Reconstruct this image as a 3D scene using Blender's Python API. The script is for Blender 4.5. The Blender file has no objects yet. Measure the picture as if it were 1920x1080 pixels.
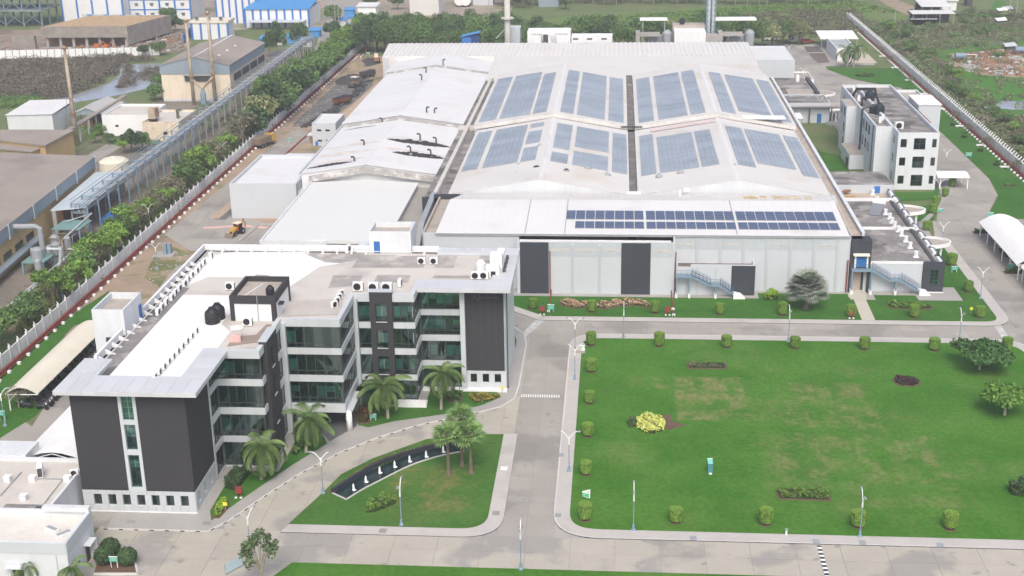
import bpy, math, random
import numpy as np
from mathutils import Vector, Matrix

R = math.radians
random.seed(7)
rng = np.random.default_rng(11)
SC = bpy.context.scene
COL = SC.collection

# ------------------------------------------------------------------ camera, sky, sun, exposure
CAM_H, FPX = 80.0, 2441.54
YAW, PITCH, ROLL = -0.0832051, 0.344812, -0.0171855
_f = Vector((math.sin(YAW)*math.cos(PITCH), math.cos(YAW)*math.cos(PITCH), -math.sin(PITCH)))
_r0 = Vector((math.cos(YAW), -math.sin(YAW), 0)); _u0 = _r0.cross(_f)
_r = _r0*math.cos(ROLL) + _u0*math.sin(ROLL)
_u = -_r0*math.sin(ROLL) + _u0*math.cos(ROLL)
cam = bpy.data.cameras.new('camera'); cam.sensor_width = 36; cam.lens = 36*FPX/1920
cam.clip_start = 1; cam.clip_end = 6000
camo = bpy.data.objects.new('camera', cam); COL.objects.link(camo)
camo.matrix_world = Matrix(((_r.x, _u.x, -_f.x, 0), (_r.y, _u.y, -_f.y, 0), (_r.z, _u.z, -_f.z, CAM_H), (0, 0, 0, 1)))
SC.camera = camo
SUN_EL, SUN_AZ = R(50), R(172)
w = bpy.data.worlds.new('World'); SC.world = w; w.use_nodes = True
nt = w.node_tree; bg = nt.nodes['Background']
sky = nt.nodes.new('ShaderNodeTexSky'); sky.sky_type = 'NISHITA'; sky.sun_disc = False
sky.sun_elevation = SUN_EL; sky.sun_rotation = SUN_AZ; sky.air_density = 0.7; sky.dust_density = 5.0; sky.ozone_density = 0.6
nt.links.new(sky.outputs[0], bg.inputs[0]); bg.inputs[1].default_value = 0.15
sl = bpy.data.lights.new('sun', 'SUN'); sl.energy = 0.95; sl.angle = R(26); sl.color = (.985, 1, .93)
so = bpy.data.objects.new('sun', sl); COL.objects.link(so)
_d = Vector((math.sin(SUN_AZ)*math.cos(SUN_EL), math.cos(SUN_AZ)*math.cos(SUN_EL), math.sin(SUN_EL)))
so.rotation_euler = _d.to_track_quat('Z', 'Y').to_euler()
SC.view_settings.view_transform = 'Standard'; SC.view_settings.look = 'None'
SC.view_settings.gamma = 1; SC.view_settings.use_curve_mapping = False
SC.view_settings.exposure = 0.57
SC.render.engine = 'CYCLES'
SC.cycles.max_bounces = 6; SC.cycles.diffuse_bounces = 3; SC.cycles.glossy_bounces = 3
SC.cycles.transparent_max_bounces = 8; SC.cycles.volume_bounces = 0
SC.cycles.use_denoising = True

def P(px, py, z=0.0):
    """survey point: where the photograph's pixel ray meets height z (metres)"""
    d = _r*((px-960)/FPX) - _u*((py-540)/FPX) + _f
    t = (z-CAM_H)/d.z
    return Vector((d.x*t, d.y*t, z))
def PP(pts, z=0.0):
    return [tuple(P(a, b, z)[:2]) for a, b in pts]

# ------------------------------------------------------------------ materials
MATS = {}
def mat(name, col, rough=.85, var=.10, sc=.12, fine=.05, fsc=2.5, spec=.25, metal=0, objvar=0, stain=None, bump=0, streak=0):
    if name in MATS: return MATS[name]
    m = bpy.data.materials.new(name); m.use_nodes = True; MATS[name] = m
    t = m.node_tree; N, L = t.nodes, t.links; b = N['Principled BSDF']
    b.inputs['Roughness'].default_value = rough; b.inputs['Metallic'].default_value = metal
    b.inputs['Specular IOR Level'].default_value = spec
    geo = N.new('ShaderNodeNewGeometry')
    def noise(s, det=3, vec=None):
        n = N.new('ShaderNodeTexNoise'); n.inputs['Scale'].default_value = s; n.inputs['Detail'].default_value = det
        L.new(vec or geo.outputs['Position'], n.inputs['Vector']); return n.outputs['Fac']
    def math_(op, a, b2, c=None):
        n = N.new('ShaderNodeMath'); n.operation = op
        for i, x in enumerate((a, b2, c)):
            if x is None: continue
            if isinstance(x, (int, float)): n.inputs[i].default_value = x
            else: L.new(x, n.inputs[i])
        return n.outputs[0]
    v = 1.0
    if var: v = math_('MULTIPLY_ADD', noise(sc, 4), 4*var, 1-2*var)
    if fine:
        nf = noise(fsc, 2)
        v = math_('ADD', math_('MULTIPLY_ADD', nf, 4*fine, -2*fine), v)
    if streak:
        mp = N.new('ShaderNodeMapping'); mp.inputs['Scale'].default_value = (1.3, 1.3, .08)
        L.new(geo.outputs['Position'], mp.inputs['Vector'])
        v = math_('ADD', math_('MULTIPLY_ADD', noise(1.0, 3, mp.outputs[0]), 4*streak, -2*streak), v)
    if objvar:
        oi = N.new('ShaderNodeObjectInfo')
        v = math_('ADD', math_('MULTIPLY_ADD', oi.outputs['Random'], 2*objvar, -objvar), v)
    base = N.new('ShaderNodeRGB'); base.outputs[0].default_value = (*col, 1); c = base.outputs[0]
    if stain:
        for st in ([stain] if not isinstance(stain, list) else stain):
            scol, ssc, lo, hi, amt = st
            mr = N.new('ShaderNodeMapRange'); mr.interpolation_type = 'SMOOTHSTEP'
            L.new(noise(ssc, 5), mr.inputs['Value'])
            mr.inputs['From Min'].default_value = lo; mr.inputs['From Max'].default_value = hi
            mr.inputs['To Max'].default_value = amt
            mx = N.new('ShaderNodeMixRGB'); mx.inputs['Color2'].default_value = (*scol, 1)
            L.new(mr.outputs[0], mx.inputs['Fac']); L.new(c, mx.inputs['Color1']); c = mx.outputs[0]
    if not isinstance(v, float):
        vm = N.new('ShaderNodeVectorMath'); vm.operation = 'SCALE'
        L.new(c, vm.inputs[0]); L.new(v, vm.inputs['Scale']); c = vm.outputs[0]
    L.new(c, b.inputs['Base Color'])
    if bump:
        bn = N.new('ShaderNodeBump'); bn.inputs['Strength'].default_value = bump; bn.inputs['Distance'].default_value = .1
        L.new(noise(fsc, 4), bn.inputs['Height']); L.new(bn.outputs[0], b.inputs['Normal'])
    return m

def glass_mat(name, tint, gloss=.25):
    m = bpy.data.materials.new(name); m.use_nodes = True; MATS[name] = m
    t = m.node_tree; N, L = t.nodes, t.links; out = N['Material Output']; N.remove(N['Principled BSDF'])
    tr = N.new('ShaderNodeBsdfTransparent'); tr.inputs[0].default_value = (*tint, 1)
    gl = N.new('ShaderNodeBsdfGlossy'); gl.inputs['Roughness'].default_value = .04; gl.inputs[0].default_value = (.8, .92, .9, 1)
    fr = N.new('ShaderNodeLayerWeight'); fr.inputs['Blend'].default_value = gloss
    oi = N.new('ShaderNodeObjectInfo')
    mm = N.new('ShaderNodeMath'); mm.operation = 'MULTIPLY_ADD'; mm.inputs[1].default_value = .16; 
    L.new(oi.outputs['Random'], mm.inputs[0]); L.new(fr.outputs['Fresnel'], mm.inputs[2])
    mx = N.new('ShaderNodeMixShader'); L.new(mm.outputs[0], mx.inputs[0]); L.new(tr.outputs[0], mx.inputs[1]); L.new(gl.outputs[0], mx.inputs[2])
    L.new(mx.outputs[0], out.inputs[0]); return m

def leaf_mat(name, c1, c2, sc=.9, objvar=.22):
    m = bpy.data.materials.new(name); m.use_nodes = True; MATS[name] = m
    t = m.node_tree; N, L = t.nodes, t.links; b = N['Principled BSDF']
    b.inputs['Roughness'].default_value = .6; b.inputs['Specular IOR Level'].default_value = .25
    geo = N.new('ShaderNodeNewGeometry')
    n1 = N.new('ShaderNodeTexNoise'); n1.inputs['Scale'].default_value = sc; n1.inputs['Detail'].default_value = 4
    L.new(geo.outputs['Position'], n1.inputs['Vector'])
    mr = N.new('ShaderNodeMapRange'); L.new(n1.outputs['Fac'], mr.inputs['Value'])
    mr.inputs['From Min'].default_value = .32; mr.inputs['From Max'].default_value = .68
    mx = N.new('ShaderNodeMixRGB'); mx.inputs['Color1'].default_value = (*c1, 1); mx.inputs['Color2'].default_value = (*c2, 1)
    L.new(mr.outputs[0], mx.inputs['Fac'])
    oi = N.new('ShaderNodeObjectInfo')
    ma = N.new('ShaderNodeMath'); ma.operation = 'MULTIPLY_ADD'; L.new(oi.outputs['Random'], ma.inputs[0])
    ma.inputs[1].default_value = 2*objvar; ma.inputs[2].default_value = 1-objvar
    ri = N.new('ShaderNodeMath'); ri.operation = 'MULTIPLY_ADD'; L.new(geo.outputs['Random Per Island'], ri.inputs[0])
    ri.inputs[1].default_value = .5; ri.inputs[2].default_value = .75
    m2 = N.new('ShaderNodeMath'); m2.operation = 'MULTIPLY'; L.new(ma.outputs[0], m2.inputs[0]); L.new(ri.outputs[0], m2.inputs[1])
    vm = N.new('ShaderNodeVectorMath'); vm.operation = 'SCALE'; L.new(mx.outputs[0], vm.inputs[0]); L.new(m2.outputs[0], vm.inputs['Scale'])
    L.new(vm.outputs[0], b.inputs['Base Color'])
    return m

WHITE = mat('white_paint', (.74, .75, .755), var=.05, sc=.3, fine=.03, streak=.03)
WALLW = mat('white_wall', (.60, .63, .655), var=.06, sc=.2, fine=.03, streak=.05)
WALLG = mat('pale_grey_wall', (.50, .535, .565), var=.04, sc=.12, fine=.015, streak=.015)
WALLG2 = mat('grey_wall_band', (.44, .48, .51), var=.05, sc=.2, fine=.02, streak=.03)
CLAD = mat('grey_cladding', (.50, .535, .56), rough=.45, var=.04, fine=0, spec=.4, objvar=.05)
CLADTOP = mat('canopy_cladding', (.53, .545, .57), rough=.5, var=.05, fine=.02, spec=.35, objvar=.05)
DARKC = mat('dark_tile_cladding', (.043, .0425, .047), rough=.7, var=.08, sc=.15, fine=.12, fsc=7, streak=.05)
DARKB = mat('dark_blue_cladding', (.045, .052, .063), rough=.7, var=.08, sc=.15, fine=.08, fsc=7)
ROOFW = mat('white_roof_sheet', (.655, .66, .66), rough=.6, var=.04, sc=.06, fine=.02, spec=.3, stain=((.56, .545, .52), .10, .54, .72, .55))
ROOFC = mat('cream_roof_sheet', (.61, .60, .58), rough=.7, var=.05, sc=.08, fine=.03, stain=((.50, .44, .36), .07, .52, .75, .5))
ROOFP = mat('white_roof_paint', (.74, .74, .735), rough=.8, var=.03, sc=.2, fine=.03)
ROOFCR = mat('cream_roof_screed', (.55, .52, .48), rough=.9, var=.07, sc=.15, fine=.05, stain=((.36, .34, .32), .12, .5, .7, .6))
ROOFG = mat('weathered_roof_concrete', (.22, .21, .205), rough=.95, var=.20, sc=.25, fine=.14, fsc=1.6, stain=[((.36, .345, .325), .30, .50, .62, .85), ((.095, .09, .085), .16, .50, .62, .8)])
ROOFGB = mat('tan_roof_concrete', (.40, .36, .32), rough=.95, var=.14, sc=.2, fine=.08, stain=((.25, .23, .21), .2, .52, .7, .7))
CONC = mat('concrete', (.36, .345, .325), rough=.9, var=.10, sc=.10, fine=.05, objvar=.0, stain=((.26, .25, .245), .09, .50, .68, .7))
SLAB = mat('road_slab_concrete', (.41, .385, .33), rough=.9, var=.09, sc=.10, fine=.05, fsc=4, objvar=.05, stain=[((.26, .25, .24), .10, .50, .60, .8), ((.46, .43, .39), .22, .55, .7, .5), ((.20, .195, .19), .45, .62, .7, .6)])
SLABG = mat('road_slab_grey', (.33, .312, .282), rough=.9, var=.09, sc=.10, fine=.05, fsc=4, objvar=.05, stain=[((.235, .225, .21), .085, .50, .62, .7), ((.40, .385, .36), .2, .56, .7, .5), ((.19, .18, .17), .4, .62, .7, .5)])
JOINT = mat('slab_joint', (.28, .265, .245), rough=.95, fine=.05)
PAVE = mat('pavement_tiles', (.46, .44, .415), rough=.9, var=.07, sc=.3, fine=.05, fsc=5, stain=((.36, .345, .33), .2, .52, .7, .5))
PAVEG = mat('grey_pavement', (.345, .335, .32), rough=.9, var=.08, sc=.3, fine=.05, fsc=5)
KERB = mat('kerb_paint', (.55, .54, .52), rough=.9, var=.08, fine=.06)
BLACK = mat('black_plastic', (.018, .018, .022), rough=.5, var=0, fine=0, spec=.4)
DKGREY = mat('dark_grey_metal', (.07, .072, .078), rough=.6, var=.05)
GREYM = mat('grey_metal', (.30, .32, .34), rough=.5, var=.06, spec=.4, fine=.05)
BLUEM = mat('blue_steel', (.07, .13, .22), rough=.5, var=.05, spec=.4)
BLUEG = mat('blue_grey_steel', (.19, .28, .36), rough=.5, var=.05, spec=.4)
BLUED = mat('blue_door', (.035, .15, .40), rough=.5, var=.05)
BLUEB = mat('bright_blue_paint', (.05, .17, .48), rough=.6, var=.08)
BLUET = mat('blue_tarpaulin', (.07, .26, .55), rough=.6, var=.15, sc=.8)
REDP = mat('red_pipe_paint', (.22, .05, .045), rough=.7, var=.12, sc=.8)
RED = mat('red_paint', (.26, .045, .042), rough=.5, var=.05)
GREENS = mat('green_sign', (.03, .36, .26), rough=.5, var=.03)
YELLOW = mat('yellow_paint', (.52, .31, .06), rough=.5, var=.06)
YELSIGN = mat('yellow_sign', (.75, .66, .06), rough=.5, var=0)
ORANGE = mat('orange_paint', (.50, .14, .03), rough=.6, var=.1)
CREAM = mat('cream_membrane', (.68, .64, .53), rough=.7, var=.05, sc=.3)
MEMB = mat('white_membrane', (.78, .78, .77), rough=.6, var=.03, sc=.3)
BEIGE = mat('beige_wall', (.68, .60, .48), rough=.9, var=.08, sc=.12, streak=.06, stain=((.42, .30, .16), .1, .55, .75, .6))
OCHRE = mat('ochre_wall', (.50, .37, .19), rough=.9, var=.08, sc=.15)
FASCB = mat('blue_grey_fascia', (.25, .31, .36), rough=.6, var=.06)
ROOFBR = mat('brown_grey_roof', (.30, .265, .235), rough=.9, var=.09, sc=.10, fine=.06, stain=((.22, .20, .185), .08, .5, .7, .6))
RUST = mat('rusty_steel', (.26, .15, .09), rough=.9, var=.25, sc=.6, fine=.1)
RUSTP = mat('weathered_stack', (.42, .36, .28), rough=.9, var=.2, sc=.5, stain=((.25, .15, .09), .35, .5, .65, .7))
SOOT = mat('soot', (.045, .042, .045), rough=.95, var=.25, sc=.6, fine=.1)
SOIL = mat('soil', (.13, .085, .06), rough=1, var=.2, sc=1.2, fine=.1, fsc=6)
DIRT = mat('bare_dirt', (.34, .26, .19), rough=1, var=.16, sc=.12, fine=.08, stain=[((.20, .165, .13), .07, .5, .66, .7), ((.13, .16, .06), .16, .55, .68, .6)])
ASPH = mat('fresh_asphalt', (.15, .147, .145), rough=.95, var=.2, sc=.2, fine=.12)
GRAVEL = mat('gravel_heap', (.07, .07, .072), rough=1, var=.25, sc=.8, fine=.2, fsc=5)
BRICKW = mat('raw_masonry', (.27, .245, .22), rough=1, var=.2, sc=.4, fine=.15, fsc=3)
TIMBER = mat('timber_formwork', (.42, .30, .18), rough=1, var=.25, sc=.5, fine=.15)
WATER = mat('water', (.31, .335, .375), rough=.08, var=.1, sc=.05, fine=0, spec=.6)
POOLW = mat('pool_water', (.012, .028, .03), rough=.1, var=.1, fine=.1, fsc=5, spec=.5)
FOAM = mat('fountain_foam', (.8, .82, .84), rough=.5, var=0, fine=.05)
GRANITE = mat('dark_granite', (.12, .125, .13), rough=.6, var=.1, fine=.1)
BARK = mat('bark', (.16, .125, .095), rough=1, var=.2, sc=2)
BARKP = mat('pale_bark', (.36, .32, .27), rough=1, var=.2, sc=2)
SOLAR = mat('solar_cell', (.30, .345, .395), rough=.4, var=.10, sc=.25, fine=.05, spec=.5, objvar=.10)
SOLARD = mat('dark_solar_cell', (.085, .115, .19), rough=.3, var=.06, sc=.5, fine=.03, spec=.5, objvar=.05)
SOLARF = mat('solar_frame', (.42, .43, .44), rough=.5, var=0, fine=0)
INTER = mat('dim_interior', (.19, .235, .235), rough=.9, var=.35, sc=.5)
BLIND = mat('window_blind', (.80, .88, .85), rough=.8, var=.05, objvar=.15)
PINKC = mat('washed_red_coat', (.62, .40, .37), rough=.9, var=.15, sc=.6)
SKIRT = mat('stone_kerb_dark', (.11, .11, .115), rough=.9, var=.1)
GLASS = glass_mat('green_tinted_glass', (.50, .70, .67), .36)
GLASSD = glass_mat('dark_glass', (.34, .48, .50), .25)

L_DARK = leaf_mat('dark_leaves', (.040, .080, .034), (.080, .140, .054))
L_MID = leaf_mat('mid_green_leaves', (.068, .135, .042), (.135, .225, .065))
L_LIGHT = leaf_mat('light_green_leaves', (.10, .19, .035), (.19, .32, .06))
L_OLIVE = leaf_mat('olive_leaves', (.13, .13, .08), (.20, .195, .125))
L_BROWN = leaf_mat('brown_mangrove_leaves', (.13, .115, .09), (.19, .17, .135), .25)
L_SCRUB = leaf_mat('scrub_leaves', (.115, .175, .07), (.19, .225, .115), .12)
L_PALM = leaf_mat('palm_leaves', (.055, .105, .03), (.135, .21, .062))
L_FAN = leaf_mat('fan_palm_leaves', (.10, .19, .055), (.21, .33, .11), 2, .1)
L_SILVER = leaf_mat('silver_palm_leaves', (.13, .17, .12), (.25, .28, .24))
L_TOPI = leaf_mat('topiary_leaves', (.12, .23, .035), (.19, .32, .055), 3, .12)
L_HEDGE = leaf_mat('hedge_leaves', (.07, .14, .03), (.17, .28, .05), 2)
L_YELLOW = leaf_mat('yellow_leaves', (.50, .55, .10), (.72, .76, .26), 2)
L_PURPLE = leaf_mat('purple_leaves', (.035, .018, .025), (.07, .035, .045), 2)
L_PINK = leaf_mat('pink_flowers', (.26, .20, .09), (.72, .46, .36), 3)
L_LIME = leaf_mat('lime_leaves', (.17, .32, .02), (.30, .46, .05), 2)
L_PALE = leaf_mat('pale_leaves', (.16, .20, .08), (.30, .32, .16), .8)

# ------------------------------------------------------------------ mesh builder and objects
OFF = {}
class MB:
    def __init__(s): s.v = []; s.f = []; s.m = []
    def face(s, pts, mi=0):
        n = len(s.v); s.v += [tuple(p) for p in pts]; s.f.append(tuple(range(n, n+len(pts)))); s.m.append(mi)
    def box(s, x0, x1, y0, y1, z0, z1, mi=0):
        n = len(s.v)
        s.v += [(x0, y0, z0), (x1, y0, z0), (x1, y1, z0), (x0, y1, z0), (x0, y0, z1), (x1, y0, z1), (x1, y1, z1), (x0, y1, z1)]
        for q in ((0, 3, 2, 1), (4, 5, 6, 7), (0, 1, 5, 4), (1, 2, 6, 5), (2, 3, 7, 6), (3, 0, 4, 7)):
            s.f.append(tuple(n+i for i in q)); s.m.append(mi)
        return s
    def prism(s, poly, z0, z1, mi=0, top=None, bottom=True):
        a = sum(poly[i-1][0]*poly[i][1]-poly[i][0]*poly[i-1][1] for i in range(len(poly)))
        if a < 0: poly = poly[::-1]
        k = len(poly); n = len(s.v)
        zz0 = z0 if isinstance(z0, (list, tuple)) else [z0]*k
        zz1 = z1 if isinstance(z1, (list, tuple)) else [z1]*k
        s.v += [(p[0], p[1], z) for p, z in zip(poly, zz0)] + [(p[0], p[1], z) for p, z in zip(poly, zz1)]
        s.f.append(tuple(n+k+i for i in range(k))); s.m.append(mi if top is None else top)
        if bottom: s.f.append(tuple(n+i for i in reversed(range(k)))); s.m.append(mi)
        for i in range(k):
            j = (i+1) % k; s.f.append((n+i, n+j, n+k+j, n+k+i)); s.m.append(mi)
        return s
    def sheet(s, poly, z, mi=0):
        a = sum(poly[i-1][0]*poly[i][1]-poly[i][0]*poly[i-1][1] for i in range(len(poly)))
        if a < 0: poly = poly[::-1]
        s.face([(p[0], p[1], z) for p in poly], mi); return s
    def extrude(s, prof, d, mi=0):
        """closed 3-D profile swept by vector d"""
        k = len(prof); n = len(s.v); d = Vector(d)
        s.v += [tuple(p) for p in prof] + [tuple(Vector(p)+d) for p in prof]
        s.f.append(tuple(n+i for i in range(k))); s.f.append(tuple(n+k+i for i in reversed(range(k)))); s.m += [mi, mi]
        for i in range(k):
            j = (i+1) % k; s.f.append((n+j, n+i, n+k+i, n+k+j)); s.m.append(mi)
        return s
    def tube(s, pts, r, n=6, r1=None, mi=0, cap=True):
        pts = [Vector(p) for p in pts]; K = len(pts); r1 = r if r1 is None else r1
        base = len(s.v); up = Vector((.123, .456, .88)).normalized()
        for i, p in enumerate(pts):
            t = (pts[min(i+1, K-1)]-pts[max(i-1, 0)]).normalized()
            a = t.cross(up if abs(t.dot(up)) < .97 else Vector((1, 0, 0))).normalized(); b = t.cross(a)
            rr = (r[i] if isinstance(r, (list, tuple)) else r+(r1-r)*i/max(K-1, 1))
            for k in range(n):
                an = 2*math.pi*k/n; s.v.append(tuple(p+a*(rr*math.cos(an))+b*(rr*math.sin(an))))
        for i in range(K-1):
            for k in range(n):
                k2 = (k+1) % n
                s.f.append((base+i*n+k, base+i*n+k2, base+(i+1)*n+k2, base+(i+1)*n+k)); s.m.append(mi)
        if cap:
            s.f.append(tuple(base+k for k in reversed(range(n)))); s.f.append(tuple(base+(K-1)*n+k for k in range(n))); s.m += [mi, mi]
        return s
    def lathe(s, cx, cy, prof, n=12, mi=0):
        base = len(s.v); K = len(prof)
        for r, z in prof:
            for k in range(n):
                a = 2*math.pi*k/n; s.v.append((cx+r*math.cos(a), cy+r*math.sin(a), z))
        for i in range(K-1):
            for k in range(n):
                k2 = (k+1) % n; s.f.append((base+i*n+k, base+i*n+k2, base+(i+1)*n+k2, base+(i+1)*n+k)); s.m.append(mi)
        s.f.append(tuple(base+(K-1)*n+k for k in range(n))); s.f.append(tuple(base+k for k in reversed(range(n)))); s.m += [mi, mi]
        return s
    def mesh(s, name, mats, off=(0, 0, 0), smooth=False):
        me = bpy.data.meshes.new(name)
        me.from_pydata([(a-off[0], b-off[1], c-off[2]) for a, b, c in s.v], [], s.f)
        for m in (mats if isinstance(mats, (list, tuple)) else [mats]): me.materials.append(m)
        if any(s.m): me.polygons.foreach_set('material_index', s.m)
        if smooth: me.polygons.foreach_set('use_smooth', [True]*len(s.f))
        me.update(); return me
    def obj(s, name, mats, parent=None, smooth=False, label=None, kind=None):
        off = OFF.get(parent.name, (0, 0, 0)) if parent else (0, 0, 0)
        o = bpy.data.objects.new(name, s.mesh(name, mats, off, smooth)); COL.objects.link(o)
        if parent: o.parent = parent; OFF[o.name] = off
        if label: o['label'] = label
        if kind: o['kind'] = kind
        return o

def thing(name, label, cat, loc=(0, 0, 0), rotz=0, group=None):
    o = bpy.data.objects.new(name, None); COL.objects.link(o); o.empty_display_size = .5
    o.location = loc; o.rotation_euler = (0, 0, rotz); o['label'] = label; o['category'] = cat
    if group: o['group'] = group
    OFF[o.name] = tuple(loc)
    return o
def tag(o, label, cat, group=None):
    o['label'] = label; o['category'] = cat
    if group: o['group'] = group
    return o
def mob(name, mesh, parent=None, loc=(0, 0, 0), rot=(0, 0, 0), scale=(1, 1, 1)):
    """an object on an existing mesh, in its parent's space"""
    o = bpy.data.objects.new(name, mesh); COL.objects.link(o)
    o.location = loc; o.rotation_euler = rot; o.scale = scale
    if parent: o.parent = parent; OFF[o.name] = OFF.get(parent.name, (0, 0, 0))
    return o
UNIT = {}
def unit(m):
    if m.name not in UNIT: UNIT[m.name] = MB().box(-.5, .5, -.5, .5, -.5, .5).mesh('unit_'+m.name, m)
    return UNIT[m.name]
def piece(name, m, parent, x0, x1, y0, y1, z0, z1):
    """a box-shaped piece given in world metres, sharing one mesh per material"""
    off = OFF.get(parent.name, (0, 0, 0))
    return mob(name, unit(m), parent, ((x0+x1)/2-off[0], (y0+y1)/2-off[1], (z0+z1)/2-off[2]), (0, 0, 0), (x1-x0, y1-y0, z1-z0))
def dup(root, loc, rotz=None, label=None, group=None, scale=None, recolour=None):
    r = root.copy(); COL.objects.link(r); r.location = loc
    if rotz is not None: r.rotation_euler = (0, 0, rotz)
    if scale is not None: r.scale = (scale,)*3 if isinstance(scale, (int, float)) else scale
    if label: r['label'] = label
    if group: r['group'] = group
    for ch in root.children:
        c = ch.copy(); COL.objects.link(c); c.parent = r
        for g in ch.children:
            d = g.copy(); COL.objects.link(d); d.parent = c
    return r
_W = ['first', 'second', 'third', 'fourth', 'fifth', 'sixth', 'seventh', 'eighth', 'ninth', 'tenth']
def nth(i):
    if i < 10: return _W[i]
    n = i+1; return '%d%s' % (n, 'th' if 10 <= n % 100 <= 20 else {1: 'st', 2: 'nd', 3: 'rd'}.get(n % 10, 'th'))
class Proto:
    """first placement moves the prototype itself, later ones copy it"""
    def __init__(s, root): s.root = root; s.used = False
    def put(s, loc, rotz=0, label=None, group=None, scale=None):
        if s.used: return dup(s.root, loc, rotz, label, group, scale)
        s.used = True; r = s.root; r.location = loc; r.rotation_euler = (0, 0, rotz)
        if label: r['label'] = label
        if group: r['group'] = group
        if scale is not None: r.scale = (scale,)*3 if isinstance(scale, (int, float)) else scale
        return r

# polygon tools
def inset(poly, d):
    a = sum(poly[i-1][0]*poly[i][1]-poly[i][0]*poly[i-1][1] for i in range(len(poly)))
    if a < 0: poly = poly[::-1]
    out = []; k = len(poly)
    for i in range(k):
        p0, p1, p2 = Vector(poly[i-1]), Vector(poly[i]), Vector(poly[(i+1) % k])
        e1 = (p1-p0).normalized(); e2 = (p2-p1).normalized()
        n1 = Vector((-e1.y, e1.x)); n2 = Vector((-e2.y, e2.x)); b = n1+n2
        if b.length < 1e-6: b = n1
        b = b.normalized(); c = max(.35, b.dot(n1)); q = p1+b*(d/c); out.append((q.x, q.y))
    return out
def rounded(poly, radii, n=7):
    out = []; k = len(poly)
    for i in range(k):
        r = radii[i] if isinstance(radii, (list, tuple)) else radii
        p0, p1, p2 = Vector(poly[i-1]), Vector(poly[i]), Vector(poly[(i+1) % k])
        if r <= 0: out.append(tuple(p1)); continue
        a = (p0-p1).normalized(); b = (p2-p1).normalized(); ang = a.angle(b); t = r/math.tan(ang/2)
        s0, s1 = p1+a*t, p1+b*t
        for j in range(n+1):
            u = j/n; q = s0*(1-u)**2+p1*2*u*(1-u)+s1*u*u
            out.append((q.x, q.y))
    return out
def clip_cell(poly, x0, x1, y0, y1):
    def cl(ps, ax, val, sg):
        o = []
        for i in range(len(ps)):
            a, b = ps[i-1], ps[i]; ia = sg*(a[ax]-val) >= 0; ib = sg*(b[ax]-val) >= 0
            if ia != ib:
                t = (val-a[ax])/(b[ax]-a[ax]); o.append((a[0]+(b[0]-a[0])*t, a[1]+(b[1]-a[1])*t))
            if ib: o.append(b)
        return o
    for ax, v, sg in ((0, x0, 1), (0, x1, -1), (1, y0, 1), (1, y1, -1)):
        poly = cl(poly, ax, v, sg)
        if len(poly) < 3: return []
    return poly
def area(p): return abs(sum(p[i-1][0]*p[i][1]-p[i][0]*p[i-1][1] for i in range(len(p))))/2
def inside(poly, x, y):
    c = False
    for i in range(len(poly)):
        (xa, ya), (xb, yb) = poly[i-1], poly[i]
        if (ya > y) != (yb > y) and x < (xb-xa)*(y-ya)/(yb-ya)+xa: c = not c
    return c
def path_points(pts, step):
    out = []; acc = 0
    for i in range(len(pts)-1):
        a, b = Vector(pts[i]), Vector(pts[i+1]); l = (b-a).length
        while acc <= l: out.append((a+(b-a)*(acc/l), (b-a).normalized())); acc += step
        acc -= l
    return out
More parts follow.
